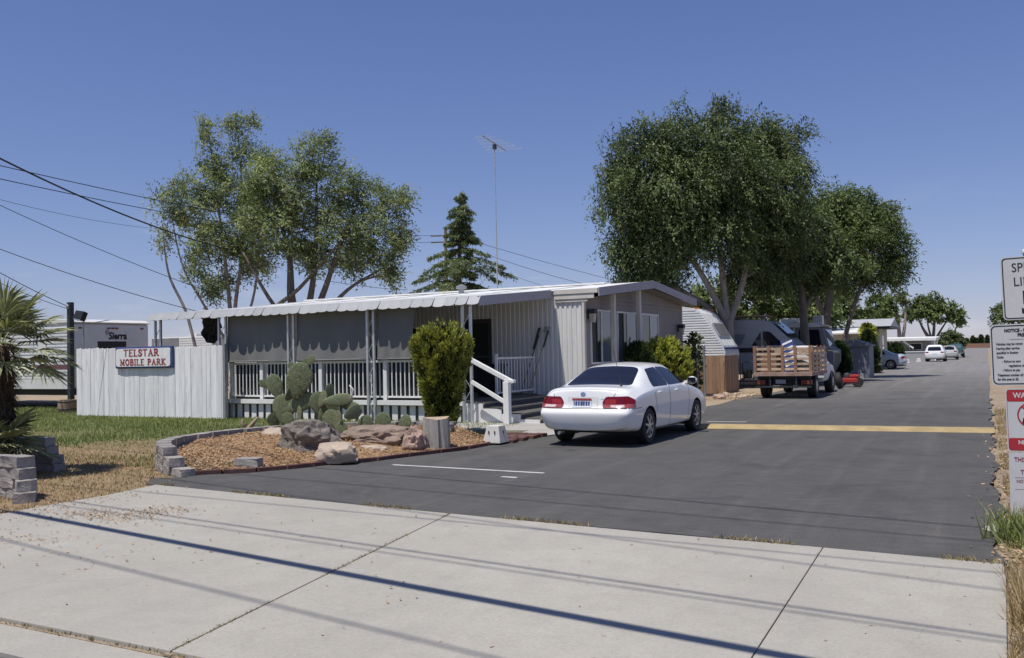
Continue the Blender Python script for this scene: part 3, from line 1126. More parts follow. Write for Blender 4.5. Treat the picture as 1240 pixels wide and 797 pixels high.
# roof skin and fascia
EX = -9.12
b = MB()
ys = [22.12, 24.2, 26.5, 28.8, 31.15]
top = [roof_z(y) for y in ys]
rows = []
for x in (XW - .3, -18, -14, EX):
    rows.append([(x, y, z) for y, z in zip(ys, top)])
rows2 = [[(p[0], p[1], p[2] - .06) for p in r] for r in rows]
b.grid(rows)
b.grid(rows2)
b.build('roof', M['roof_white'], H0)
# raised standing seams / coating laps on the roof
for x in np.arange(XW + .3, EX - .3, 1.9):
    b = MB()
    for (ya, yb) in ((22.14, 26.45), (26.55, 31.1)):
        b.bar((x, ya, roof_z(ya) + .012), (x, yb, roof_z(yb) + .012), .07, .022)
    b.build('roof_seam', M['roof_white'], H0)
b = MB()
b.bar((XW - .2, 26.5, 3.785), (-10.6, 26.5, 3.785), .55, .05)
b.build('ridge_cap', M['roof_white'], H0)
# raking fascia boards on the gable end
for (ya, yb, nm) in ((22.10, 26.52, 0), (26.52, 31.2, 1)):
    b = MB()
    za, zb = roof_z(ya), roof_z(yb)
    b.add([(EX, ya, za - .20), (EX + .03, ya, za - .20), (EX + .03, yb, zb - .22), (EX, yb, zb - .22),
           (EX, ya, za + .03), (EX + .03, ya, za + .03), (EX + .03, yb, zb + .03), (EX, yb, zb + .03)],
          [(0, 3, 2, 1), (4, 5, 6, 7), (0, 1, 5, 4), (1, 2, 6, 5), (2, 3, 7, 6), (3, 0, 4, 7)])
    b.build('fascia', M['trim_mauve'], H0)
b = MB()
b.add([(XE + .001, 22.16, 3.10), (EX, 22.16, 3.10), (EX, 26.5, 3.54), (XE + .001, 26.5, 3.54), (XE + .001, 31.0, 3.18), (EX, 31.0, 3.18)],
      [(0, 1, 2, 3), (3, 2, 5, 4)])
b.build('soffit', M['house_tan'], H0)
# stepped eave moulding over the lit corner
b = MB()
b.box(-10.44, EX - .02, 22.10, 22.16, 3.20, 3.335)
b.box(-10.44, EX - .14, 22.12, 22.165, 3.06, 3.196)
b.box(-10.40, EX - .34, 22.14, 22.17, 2.98, 3.056)
b.build('eave_gutter', M['trim_cream'], H0, bevel=.01)
# mullion columns under the gable overhang
for y in (23.62, 25.72):
    b = MB()
    b.box(-9.36, -9.24, y - .07, y + .07, .02, roof_z(y) - .17)
    b.build('column', M['trim_cream'], H0, bevel=.008)
# three sliding windows
for (y0, y1) in ((22.62, 24.18), (24.62, 26.28), (26.72, 28.36)):
    z0, z1 = 1.28, 2.80
    fr = MB()
    x0, x1 = XE - .02, XE + .035
    for a in ((y0, y0 + .05, z0, z1), (y1 - .05, y1, z0, z1), (y0 + .05, y1 - .05, z0, z0 + .05), (y0 + .05, y1 - .05, z1 - .05, z1)):
        fr.box(x0, x1, a[0], a[1], a[2], a[3])
    ym = y0 + (y1 - y0) * .5
    fr.box(x0, x1 - .006, ym - .03, ym + .03, z0 + .05, z1 - .05)
    wn = fr.build('window', M['white_paint'], H0)
    MB().box(XE + .002, XE + .010, y0 + .05, ym - .03, z0 + .05, z1 - .05).build('pane', M['glass_house'], wn)
    MB().box(XE + .004, XE + .016, ym + .03, y1 - .05, z0 + .05, z1 - .05).build('pane', M['glass_curtain'], wn)
# vents on the roof
b = MB()
b.lathe([(.09, 0), (.09, .18), (.17, .18), (.17, .26), (.05, .32)], 14, c=(-14.9, 24.6, roof_z(24.6) - .02))
b.build('roof_vent', M['galv'], H0, smooth='auto')


def wall_lamp(y, z, lab):
    t = thing('wall_lamp', lab, 'lamp', (XE + .03, y, z))
    b = MB()
    b.box(XE + .036, XE + .06, y - .06, y + .06, z - .1, z + .16)
    b.build('back_plate', M['black'], t)
    b = MB()
    b.box(XE + .06, XE + .25, y - .12, y + .12, z + .04, z + .17)
    b.build('hood', M['black'], t, bevel=.012)
    b = MB()
    b.add([(XE + .08, y - .09, z + .04), (XE + .23, y - .09, z + .04), (XE + .23, y + .09, z + .04), (XE + .08, y + .09, z + .04),
           (XE + .1, y - .075, z - .2), (XE + .21, y - .075, z - .2), (XE + .21, y + .075, z - .2), (XE + .1, y + .075, z - .2)],
          [(0, 1, 2, 3), (7, 6, 5, 4), (0, 4, 5, 1), (1, 5, 6, 2), (2, 6, 7, 3), (3, 7, 4, 0)])
    b.build('shade', mat('lamp_glass', (.42, .39, .31), .3, .1, 6, 50, 0), t)
    return t


wall_lamp(22.46, 2.62, 'black wall lantern at the ribbed siding corner of the mobile home')
wall_lamp(30.45, 2.34, 'black wall lantern on tan wall end nearest the trailer')

# ------------------------------------------------------------------ the porch
P0 = thing('porch', 'covered porch with scalloped metal awning, grey shade cloths and white balusters', 'porch', (-16, 20, 0))
XA, XB = -21.62, -10.5
# pan roof
b = MB()
rows = []
xs = []
x = XA
while x < XB:
    xs += [(x, 0), (x + .22, 0), (x + .24, .035), (x + .27, .035), (x + .29, 0)]
    x += .32
xs = [p for p in xs if p[0] <= XB] + [(XB, 0)]


def porch_z(y):
    return 2.955 + (y - 18.1) * .088


for y in (18.1, 20.0, 22.11):
    rows.append([(a, y, porch_z(y) + c) for a, c in xs])
b.grid(rows)
AW = b.build('awning_roof', M['roof_white'], P0, fix=False)
b = MB()
b.add([(XA, 18.1, porch_z(18.1) - .03), (XB, 18.1, porch_z(18.1) - .03), (XB, 21.98, porch_z(21.98) - .03), (XA, 21.98, porch_z(21.98) - .03)], [(0, 1, 2, 3)])
b.build('ceiling', M['trim_cream'], AW)
# eave beam
MB().box(XA + .02, XB - .02, 18.16, 18.26, 2.80, 2.915).build('eave_beam', M['alu'], AW)
# scalloped valance, one flap per pan
sc = []
w2 = .146
for k in range(9):
    a = math.pi * k / 8
    sc.append((w2 * math.cos(a), -.245 - .055 * math.sin(a)))
outline = [(w2, 0)] + sc + [(-w2, 0)]
flap = None
k = 0
x = XA + .16
while x < XB - .05:
    rz = .10 + rng.uniform(-.05, .05)
    tl = R(50 + rng.uniform(-4, 4))
    m = Matrix.Rotation(rz, 3, 'Z') @ Matrix.Rotation(tl, 3, 'X')
    if flap is None:
        bb = MB()
        bb.prism(outline, .006)
        flap = bb.build('scallop', M['awning'], AW, world=False)
    o = flap if k == 0 else inst(flap, 'scallop', AW)
    o.location = ROOT[P0] @ Vector((x, 18.09, porch_z(18.1) + .045))
    o.rotation_euler = m.to_euler()
    x += .32
    k += 1
# band added behind the flaps to block sunlight and darken their gaps
b = MB()
b.prism([(XA + .02, 0), (XB - .02, 0), (XB - .02, -.232), (XA + .02, -.232)], .004, Matrix.Rotation(R(56), 3, 'X'), (0, 18.10, porch_z(18.1) + .03))
b.build('light_block_band', M['galv'], AW)
# raking fascia at the awning's end
b = MB()
b.add([(XB, 18.05, 2.76), (XB + .04, 18.05, 2.76), (XB + .04, 22.0, 3.11), (XB, 22.0, 3.11),
       (XB, 18.05, 2.99), (XB + .04, 18.05, 2.99), (XB + .04, 22.0, 3.33), (XB, 22.0, 3.33)],
      [(0, 3, 2, 1), (4, 5, 6, 7), (0, 1, 5, 4), (1, 2, 6, 5), (2, 3, 7, 6), (3, 0, 4, 7)])
b.build('end_fascia', M['trim_mauve'], AW)


def porch_post(x0, x1, z0, z1, y=18.17):
    b = MB()
    for x in (x0, x1):
        b.box(x - .03, x + .03, y - .03, y + .03, z0, z1)
    po = b.build('post', M['alu'], P0, bevel=.006)
    # scrolled ironwork between the two uprights
    s_ = MB()
    zz = z0 + .25
    sx = 1
    xm, hw = (x0 + x1) / 2, (x1 - x0) / 2 - .035
    while zz < z1 - .25:
        pts = [(xm + sx * hw * math.cos(math.pi * t / 8), y, zz + .30 * t / 8) for t in range(9)]
        s_.tube(pts, .009, 4)
        sx = -sx
        zz += .30
    s_.build('scrollwork', M['alu'], po)


porch_post(-18.94, -18.68, -.05, 2.83)
porch_post(-16.41, -16.22, -.05, 2.83)
porch_post(-13.80, -13.60, -.05, 2.83)
porch_post(-10.99, -10.77, -.05, 2.83)
porch_post(-21.50, -21.28, -.05, 2.83)
# dark panels added behind the balusters, standing in for the porch's shade
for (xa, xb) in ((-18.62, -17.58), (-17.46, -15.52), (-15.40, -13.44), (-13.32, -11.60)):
    MB().box(xa, xb, 18.47, 18.476, .52, 1.50).build('added_dark_panel', M['black'], P0)
# shade cloths rolled down to the railing, each with a few hanging folds
for (xa, xb, skew) in ((-18.72, -16.46, 0), (-16.18, -13.86, 0), (-13.55, -12.42, .12)):
    b = MB()
    rows = []
    n = 26
    for j in range(9):
        s = j / 8
        row = []
        for i in range(n + 1):
            t = i / n
            x = xa + (xb - xa - skew * s) * t
            y = 18.28 + .012 * math.sin(t * 19 + j * .3 + xa) * (.3 + s) + .02 * math.sin(t * 5 + xa * 2) * s - .05 * s
            z = 2.84 - 1.29 * s - .02 * math.sin(t * 3.1) * s
            row.append((x, y, z))
        rows.append(row)
    b.grid(rows)
    so = b.build('shade_cloth', M['shade_cloth'], P0, smooth=True, fix=False)
    MB().tube([(xa, 18.235, 1.55), (xb - skew, 18.235, 1.55)], .022, 8).build('hem_bar', M['shade_cloth'], so)
# deck, trim, skirt boards
MB().box(-18.92, -11.05, 18.28, YF - .03, .38, .50).build('deck', M['deck'], P0)
MB().box(-18.95, -11.03, 18.20, 18.278, .40, .515).build('deck_trim', M['white_paint'], P0)
b = MB()
b.box(-18.9, -11.05, 18.40, 18.44, -.05, .38)
SK = b.build('skirt', M['rv_sierra'], P0)
x = -18.84
sb = None
while x < -11.2:
    wdt = .165
    if sb is None:
        q = MB()
        q.box(-wdt / 2, wdt / 2, -.01, .01, -.05, .395)
        sb = q.build('skirt_board', M['white_paint'], SK, world=False)
        o = sb
    else:
        o = inst(sb, 'skirt_board', SK)
    o.location = ROOT[P0] @ Vector((x, 18.30 + rng.uniform(-.006, .006), rng.uniform(-.01, .0)))
    o.rotation_euler = (0, rng.uniform(-.01, .01), rng.uniform(-.04, .04))
    x += .262
# railing
for (xa, xb) in ((-18.62, -17.58), (-17.46, -15.52), (-15.40, -13.44), (-13.32, -11.10)):
    RL = MB().box(xa, xb, 18.325, 18.375, 1.46, 1.515).build('railing', M['white_paint'], P0)
    MB().box(xa, xb, 18.33, 18.37, .575, .62).build('bottom_rail', M['white_paint'], RL)
    n = int(round((xb - xa) / .132))
    first = None
    for i in range(1, n):
        x = xa + (xb - xa) * i / n
        if first is None:
            q = MB()
            q.box(-.0125, .0125, -.0125, .0125, 0, .84)
            first = q.build('baluster', M['white_paint'], RL, world=False)
            o = first
        else:
            o = inst(first, 'baluster', RL)
        o.location = ROOT[P0] @ Vector((x, 18.35, .62))
for x in (-18.66, -17.52, -15.46, -13.38):
    MB().box(x - .055, x + .055, 18.30, 18.40, .516, 1.54).build('railing_post', M['white_paint'], P0, bevel=.006)
# door and window of the home seen under the porch
b = MB()
b.box(-13.35, -12.45, YF - .06, YF - .03, .52, 2.62)
D = b.build('door', M['dark_int'], H0)
MB().box(-13.25, -12.55, YF - .072, YF - .062, 1.3, 2.5).build('pane', M['glass_house'], D)
b = MB()
b.box(-16.6, -14.4, YF - .06, YF - .03, 1.3, 2.5)
D = b.build('window', M['white_paint'], H0)
MB().box(-16.52, -14.48, YF - .07, YF - .058, 1.38, 2.42).build('pane', M['glass_house'], D)

# gate panel beside the wall at the top of the steps
g = thing('porch_gate', 'short white metal baluster gate at the top of the entry steps', 'gate', (-11.07, 21, .5))
b = MB()
b.box(-11.09, -11.05, 19.92, 22.06, 1.48, 1.53)
b.box(-11.09, -11.05, 19.92, 22.06, .60, .64)
b.build('gate_rails', M['white_paint'], g)
for y in (19.93, 22.05):
    MB().box(-11.10, -11.04, y - .03, y + .03, .5, 1.62).build('gate_post', M['white_paint'], g)
first = None
for i in range(1, 13):
    y = 19.93 + 2.12 * i / 13
    if first is None:
        q = MB()
        q.box(-.011, .011, -.011, .011, 0, .84)
        first = q.build('baluster', M['white_paint'], g, world=False)
        o = first
    else:
        o = inst(first, 'baluster', g)
    o.location = ROOT[g] @ Vector((-11.07, y, .64))

# entry steps rising from the pad towards the porch
st = thing('entry_steps', 'dark entry steps with tan edges leading up to the porch', 'steps', (-10, 20, 0))
for i in range(4):
    x1 = -11.05 + .50 * (i + 1)
    z = .47 - .118 * i
    o = MB().box(-11.04 if i == 0 else x1 - .52, x1, 18.35 - .0, 22.05, .012, z).build('step', M['step_dark'], st)
    MB().box(x1 - .02, x1 + .012, 18.345, 22.05, z - .035, z + .006).build('tread_edge', M['tread_edge'], o)
    MB().box((-11.04 if i == 0 else x1 - .515), x1 - .02, 18.325, 18.347, .012, z - .02).build('side_board', M['white_paint'], o)
hr = thing('handrail', 'white wooden handrail sloping down beside the entry steps', 'handrail', (-9.75, 18.05, 0))
MB().box(-9.83, -9.69, 17.98, 18.12, -.08, .98).build('newel_post', M['white_paint'], hr, bevel=.008)
b = MB()
b.bar((-10.72, 18.05, 1.50), (-9.62, 18.05, .97), .10, .10)
b.bar((-9.80, 18.05, 1.00), (-9.55, 18.05, .985), .12, .07)
b.build('top_rail', M['white_paint'], hr, bevel=.01)
MB().bar((-10.70, 18.05, .98), (-9.84, 18.05, .52), .05, .09).build('lower_rail', M['white_paint'], hr, bevel=.006)

# broom and rake leaning on the ribbed wall
for (x, lab, head) in ((-11.02, 'dark shovel leaning on the ribbed wall behind the gate', 0), (-10.78, 'dark rake with pale handle leaning on the ribbed wall', 1)):
    t = thing('shovel' if not head else 'garden_rake', lab, 'tool', (x - .25, 21.7, .5))
    MB().tube([(x - .33, 21.75, .48), (x + .10, 22.12, 2.1)], .016, 6).build('handle', M['wood_dry' if head else 'dark_metal'], t)
    if not head:
        b = MB()
        b.bar((x - .02, 22.0, 1.72), (x + .12, 22.12, 2.32), .10, .05)
        b.build('blade', M['black'], t, bevel=.015)
    else:
        b = MB()
        b.bar((x + .02, 22.05, 1.78), (x + .14, 22.13, 2.22), .07, .04)
        for kk in range(5):
            b.bar((x + .0 + kk * .035, 22.1, 2.18), (x + .04 + kk * .04, 22.12, 2.34), .01, .01)
        b.build('head', M['black'], t)
# dark bin on the porch
t = thing('porch_bin', 'black plastic bin standing on the porch behind the steps', 'bin', (-11.6, 20.6, .5))
b = MB()
b.add([(-11.85, 20.35, .5), (-11.35, 20.35, .5), (-11.35, 20.85, .5), (-11.85, 20.85, .5), (-11.9, 20.3, 1.3), (-11.3, 20.3, 1.3), (-11.3, 20.9, 1.3), (-11.9, 20.9, 1.3)],
      [(0, 3, 2, 1), (4, 5, 6, 7), (0, 1, 5, 4), (1, 2, 6, 5), (2, 3, 7, 6), (3, 0, 4, 7)])
b.build('body', M['black'], t, bevel=.02)
b = MB()
b.box(-11.93, -11.27, 20.27, 20.93, 1.30, 1.36)
b.build('lid', M['black'], t, bevel=.02)

# black tarpaulin bunched under the awning end
b = MB()
rows = []
for j in range(9):
    s = j / 8
    row = []
    for i in range(11):
        t_ = i / 10
        wv = (1 - s * .62)
        row.append((-20.35 + (t_ - .5) * .95 * wv, 19.2 + .14 * math.sin(t_ * 11 + j * .8) * (.4 + .6 * s) + .05 * math.sin(j * 2.1), 2.92 - .78 * s + .05 * math.sin(t_ * 7)))
    rows.append(row)
b.grid(rows)
tag(b.build('tarpaulin', M['black'], smooth=True, fix=False), 'bunched black tarpaulin hanging under the awning end', 'tarpaulin')

# ------------------------------------------------------------------ white board fence with the park sign
F0 = thing('board_fence', 'tall white painted board fence beside the porch', 'fence', (-22.2, 18.4, 0))
b = MB()
b.box(-25.35, -19.0, 18.44, 18.48, .35, .45)
b.box(-25.35, -19.0, 18.44, 18.48, 1.55, 1.65)
b.build('rail', M['fence_white'], F0)
x = -25.38
i = 0
while x < -19.05:
    wdt = rng.choice((.17, .2, .225, .225, .25))
    top = 2.05 - .005 * i / 3 + rng.uniform(-.018, .018)
    q = MB()
    ox = rng.uniform(-.012, .012)
    bot = -.06
    # board with a lightly nibbled head
    pts = [(0, bot), (wdt - .008, bot), (wdt - .008, top - .012), (wdt * .7, top + .006), (wdt * .35, top - .004), (0, top - .014)]
    m = Matrix(((1, 0, 0), (0, 0, -1), (0, 1, 0)))
    q.prism(pts, .022, m, (x, 18.43 + ox * .5, 0))
    q.build('board', M['fence_white'], F0, bevel=.003)
    x += wdt
    i += 1
MB().box(-19.02, -18.93, 18.36, 18.46, -.05, 2.06).build('end_post', M['galv'], F0)

S0 = thing('park_sign', 'white park name board with blue frame and red lettering on the board fence', 'sign', (-22.22, 18.36, 1.7))
SX0, SX1, SZ0, SZ1 = -23.46, -20.99, 1.40, 2.05
b = MB()
yb, yf = 18.40, 18.30
b.box(SX0, SX1, yf + .03, yb, SZ0, SZ1)
b.build('frame', M['sign_blue'], S0, bevel=.02)


def rrect(w, h, r, n=5):
    out = []
    for cx_, cy_, a0 in ((w / 2 - r, h / 2 - r, 0), (-w / 2 + r, h / 2 - r, 90), (-w / 2 + r, -h / 2 + r, 180), (w / 2 - r, -h / 2 + r, 270)):
        for k in range(n + 1):
            a = R(a0 + 90 * k / n)
            out.append((cx_ + r * math.cos(a), cy_ + r * math.sin(a)))
    return out


MX = Matrix(((1, 0, 0), (0, 0, -1), (0, 1, 0)))      # xy outline stood up to face -Y
b = MB()
b.prism(rrect(SX1 - SX0 - .13, SZ1 - SZ0 - .11, .09), .025, MX, ((SX0 + SX1) / 2, yf + .03, (SZ0 + SZ1) / 2))
b.build('board', M['board_white'], S0)

# serif capitals drawn as strokes: (x, y) in a 0..1 box; width follows
GL = {
    'T': (.8, [[(.4, 0), (.4, 1)]], [[(0, 1), (.8, 1)]], [(.25, .55, 0), (0, .0, .8), (.8, .8, .8)]),
    'E': (.72, [[(.15, 0), (.15, 1)]], [[(0, 1), (.7, 1)], [(0, 0), (.72, 0)], [(.15, .52), (.5, .52)]], []),
    'L': (.7, [[(.15, 0), (.15, 1)]], [[(0, 0), (.7, 0)], [(0, 1), (.32, 1)]], []),
    'S': (.62, [[(.58, .8), (.5, .95), (.3, 1), (.1, .9), (.07, .72), (.2, .57), (.42, .45), (.57, .3), (.52, .1), (.3, 0), (.1, .06), (.03, .2)]], [], []),
    'A': (.86, [[(.43, 1), (.74, 0)]], [[(.43, 1), (.12, 0)], [(.24, .35), (.62, .35)], [(0, 0), (.26, 0)], [(.6, 0), (.88, 0)]], []),
    'R': (.84, [[(.15, 0), (.15, 1)], [(.36, .5), (.74, 0)], [(.15, 1), (.45, 1), (.6, .9), (.62, .74), (.55, .58), (.4, .5), (.15, .5)]], [[(0, 0), (.32, 0)], [(.66, 0), (.86, 0)], [(0, 1), (.2, 1)]], []),
    'M': (1.0, [[(.82, 0), (.82, 1)], [(.16, 1), (.5, .1)]], [[(.16, 0), (.16, 1)], [(.5, .1), (.82, 1)], [(0, 0), (.3, 0)], [(.68, 0), (1, 0)], [(0, 1), (.2, 1)], [(.8, 1), (1, 1)]], []),
    'O': (.84, [[(.42 + .36 * math.cos(2 * math.pi * k / 14), .5 + .5 * math.sin(2 * math.pi * k / 14)) for k in range(15)]], [], []),
    'B': (.74, [[(.15, 0), (.15, 1)], [(.15, 1), (.45, 1), (.58, .9), (.58, .66), (.45, .53), (.15, .53)], [(.45, .53), (.64, .42), (.66, .15), (.5, 0), (.15, 0)]], [[(0, 0), (.2, 0)], [(0, 1), (.2, 1)]], []),
    'I': (.34, [[(.17, 0), (.17, 1)]], [[(0, 0), (.34, 0)], [(0, 1), (.34, 1)]], []),
    'P': (.7, [[(.15, 0), (.15, 1)], [(.15, 1), (.45, 1), (.62, .88), (.62, .64), (.45, .5), (.15, .5)]], [[(0, 0), (.32, 0)], [(0, 1), (.2, 1)]], []),
    'K': (.82, [[(.15, 0), (.15, 1)], [(.3, .5), (.7, 0)]], [[(.15, .38), (.65, 1)], [(0, 0), (.32, 0)], [(0, 1), (.32, 1)], [(.58, 0), (.84, 0)], [(.5, 1), (.8, 1)]], []),
    ' ': (.42, [], [], []),
}


def serif_text(txt, cx_, z, h, y, total_w, mtl, parent):
    gap = .17
    ws = [GL[c][0] for c in txt]
    tw = sum(ws) + gap * (len(txt) - 1)
    kx = total_w / tw
    b = MB()
    x = cx_ - total_w / 2

    def stroke(pl, wd):
        for p, q in zip(pl[:-1], pl[1:]):
            d = Vector((q[0] - p[0], 0, q[1] - p[1]))
            l = d.length
            if l < 1e-6: continue
            e = d / l * wd * .3
            b.bar((p[0] - e.x, y, p[1] - e.z), (q[0] + e.x, y, q[1] + e.z), .008 + rng.uniform(0, .002), wd, up=(-d.z, 0, d.x))
    for c in txt:
        wd, thick, thin, _ = GL[c]
        for pl in thick:
            stroke([(x + p[0] * kx, z + p[1] * h) for p in pl], h * .24)
        for pl in thin:
            stroke([(x + p[0] * kx, z + p[1] * h) for p in pl], h * .14)
        x += (wd + gap) * kx
    return b.build('lettering', mtl, parent)


serif_text('TELSTAR', (SX0 + SX1) / 2 - .06, 1.775, .185, yf + .002, 1.52, M['ink_red'], S0)
serif_text('MOBILE PARK', (SX0 + SX1) / 2, 1.505, .165, yf + .002, 1.96, M['ink_red'], S0)
# the fence and its sign stand just in front of the awning line
for o in (F0, S0):
    o.location = (o.location.x * .9675, o.location.y - .60, 1.65 + (o.location.z - 1.65) * .9675)
    o.scale = (.9675, 1, .9675)

# ------------------------------------------------------------------ block walls
from mathutils import noise as mn


def rough_block(l, w, h, seed, amp=.012, div=(5, 3, 2)):
    """split-faced concrete block, centred, base at z=0"""
    bm = bmesh.new()
    bmesh.ops.create_cube(bm, size=1)
    bmesh.ops.subdivide_edges(bm, edges=bm.edges, cuts=2, use_grid_fill=True)
    for v in bm.verts:
        front = v.co.y < -.49
        tp = 1 - (.10 if v.co.y > .3 else 0)
        v.co = Vector((v.co.x * l * tp, v.co.y * w, (v.co.z + .5) * h))
        k = amp * (2.2 if front else 1.0)
        nzv = mn.noise_vector(v.co * 9 + Vector((seed * 3.1, seed, 0)))
        v.co += Vector((nzv.x * k * .6, nzv.y * k, nzv.z * k * .35 if v.co.z > .01 else 0))
    me = bpy.data.meshes.new('block')
    bm.to_mesh(me)
    bm.free()
    me.materials.append(M['block'])
    return me


BLK = [rough_block(.37, .22, .128, s) for s in range(5)]


def smooth_path(pts, n):
    P_ = [Vector((p[0], p[1], 0)) for p in pts]
    out = []
    m = len(P_) - 1
    for i in range(n + 1):
        t = i / n * m
        k = min(int(t), m - 1)
        a = t - k
        p0, p1, p2, p3 = P_[max(k - 1, 0)], P_[k], P_[k + 1], P_[min(k + 2, m)]
        out.append(.5 * ((2 * p1) + (p2 - p0) * a + (2 * p0 - 5 * p1 + 4 * p2 - p3) * a * a + (3 * p1 - p0 - 3 * p2 + p3) * a ** 3))
    return out


def block_wall(root, path, starts, seed, h=.13, z0=-.03, step=.385, ends=None):
    fine = smooth_path(path, 300)
    d = [0]
    for a, b_ in zip(fine[:-1], fine[1:]):
        d.append(d[-1] + (b_ - a).length)
    rr = random.Random(seed)

    def at(s):
        for i in range(1, len(d)):
            if d[i] >= s:
                t = (s - d[i - 1]) / max(1e-6, d[i] - d[i - 1])
                return fine[i - 1].lerp(fine[i], t), (fine[i] - fine[i - 1]).normalized()
        return fine[-1], (fine[-1] - fine[-2]).normalized()
    for c, s0 in enumerate(starts):
        s = s0 + .18
        smax = d[-1] - (ends[c] if ends else 0)
        while s < smax:
            p, t = at(s)
            me = rr.choice(BLK)
            o = bpy.data.objects.new('block', me)
            COL.objects.link(o)
            o.parent = root
            loc = ROOT[root] @ Vector((p.x, p.y, z0 + c * h))
            o.location = loc + Vector((rr.uniform(-.012, .012), rr.uniform(-.012, .012), rr.uniform(0, .003)))
            flip = math.pi
            o.rotation_euler = (0, rr.uniform(-.012, .012), math.atan2(t.y, t.x) + flip + rr.uniform(-.05, .05))
            o.scale = (rr.uniform(.93, 1.0), rr.uniform(.92, 1.08), rr.uniform(.97, 1.0))
            s += step


bw = thing('planter_wall', 'curved low grey block wall stepping down around the cactus bed', 'block wall', (-11.5, 11, 0))
block_wall(bw, [(-9.95, 8.95), (-10.6, 9.22), (-11.35, 9.72), (-11.92, 10.45), (-12.12, 11.3), (-12.05, 12.2), (-11.7, 13.1), (-11.0, 13.8), (-10.1, 14.15), (-9.1, 14.35)],
           [0, .40, .78], 4)
pw = thing('palm_wall', 'grey block wall stepping down in front of the fan palm', 'block wall', (-11.5, 7, 0))
block_wall(pw, [(-10.12, 6.62), (-10.45, 6.86), (-10.95, 6.92), (-11.6, 6.75), (-12.4, 6.3), (-13.2, 5.7)], [0, .16, .30, .42], 6)
pw2 = thing('palm_wall', 'grey block wall end behind the fan palm beside the lawn', 'block wall', (-13.2, 8.6, 0))
block_wall(pw2, [(-12.5, 8.78), (-13.1, 8.72), (-13.7, 8.4), (-14.3, 7.9)], [0, .05, .15, .22], 8)
# loose block lying in the bed
for (x, y, z, rz, lab) in ((-9.62, 9.78, .05, .25, 'single loose grey block lying on the mulch by the edging'),
                           (-8.95, 14.05, .22, .1, 'grey block lying by the evergreen shrub trunk'), (-9.45, 14.75, .0, -.2, 'grey block on the soil behind the planter wall')):
    o = bpy.data.objects.new('loose_block', BLK[1])
    COL.objects.link(o)
    o.location = (x, y, z)
    o.rotation_euler = (0, 0, rz)
    tag(o, lab, 'block')

# ------------------------------------------------------------------ timber/brick edging along the drive
ed = thing('bed_edging', 'dark red brick edging between the mulch bed and the asphalt', 'edging', (-8.8, 11.5, 0))
path = smooth_path([(-10.05, 9.1), (-9.5, 9.58), (-9.12, 10.16), (-8.88, 10.77), (-8.57, 11.11), (-8.3, 12.06), (-7.97, 13.07), (-7.92, 14.2), (-7.66, 15.75)], 13)
for i in range(0, 13):
    p, q = path[i], path[i + 1]
    g = (q - p).normalized() * .012
    b = MB()
    b.bar((p.x + g.x, p.y + g.y, .022), (q.x - g.x, q.y - g.y, .022 + rng.uniform(-.006, .006)), .07, .07)
    b.build('edging_brick', M['brick_edge'], ed, bevel=.008)
# brick paver landing
pv = thing('paver_landing', 'small red brick paver landing beside the entry pad', 'paving', (-8.1, 15.3, 0))
for i in range(4):
    for j in range(7):
        x, y = -8.33 + i * .2 + (.1 if j % 2 else 0), 14.42 + j * .2
        if x > -7.72 or y > 15.75: continue
        MB().box(x - .095, x + .095, y - .095, y + .095, .0, .06 + rng.uniform(-.006, .006)).build('paver', M['brick_edge'], pv)


# ------------------------------------------------------------------ rocks
def rock(name, c, rad, mtl, seed, label, amp=.30, freq=1.6, sub=4, flat=0.0, facet=0.0, rz=0.0):
    bm = bmesh.new()
    bmesh.ops.create_icosphere(bm, subdivisions=sub, radius=1)
    off = Vector((seed * 7.3, seed * 1.9, seed * 4.1))
    for v in bm.verts:
        n = v.co.normalized()
        d = 1 + amp * mn.noise(n * freq + off) + amp * .5 * mn.noise(n * freq * 2.3 + off) + amp * .28 * mn.noise(n * freq * 5.1 + off)
        if facet:
            cell = mn.voronoi(n * 2.2 + off)[0]
            d += facet * (cell[1] - cell[0] - .2)
        p = n * d
        if p.z < -.45: p.z = -.45 + (p.z + .45) * .2
        if flat and p.z > 1 - flat: p.z = 1 - flat + (p.z - 1 + flat) * .3
        v.co = Vector((p.x * rad[0], p.y * rad[1], p.z * rad[2]))
    me = bpy.data.meshes.new(name)
    bm.to_mesh(me)
    bm.free()
    me.materials.append(mtl)
    me.polygons.foreach_set('use_smooth', [True] * len(me.polygons))
    try:
        me.set_sharp_from_angle(angle=R(32))
    except Exception:
        pass
    o = bpy.data.objects.new(name, me)
    COL.objects.link(o)
    o.location = (c[0], c[1], c[2] + rad[2] * .42)
    o.rotation_euler = (0, 0, rz)
    return tag(o, label, 'rock')


rock('boulder', (-9.88, 11.4, .04), (.50, .42, .44), M['lava'], 14, 'large dark craggy lava boulder beneath the cactus', .30, 1.3, 5, .15, .22, .3)
rock('boulder', (-8.86, 10.86, .03), (.34, .28, .235), M['rock_tan'], 2, 'rounded pale tan boulder against the brick edging', .22, 1.3, 4, .25, .12)
rock('boulder', (-9.42, 12.75, .12), (.68, .46, .25), M['rock_brown'], 3, 'long flat topped brown boulder right of the lava boulder', .30, 1.2, 5, .35, .15, .1)
rock('rock', (-9.05, 12.02, .05), (.26, .16, .095), M['rock_tan'], 4, 'flat pale rock slab in front of the brown boulder', .2, 1.5, 4, .4, .1)
rock('rock', (-8.53, 12.45, .04), (.19, .18, .26), M['rock_pink'], 5, 'upright pinkish pitted rock beside the stump', .36, 1.9, 4, 0, .25)
rock('rock', (-9.0, 12.85, .10), (.15, .13, .14), M['rock_tan'], 6, 'small pale rock behind the pinkish upright rock', .25, 1.6, 3)
rock('rock', (-8.72, 13.15, .10), (.13, .13, .12), M['rock_tan'], 7, 'small tan rock behind the stump', .25, 1.6, 3)
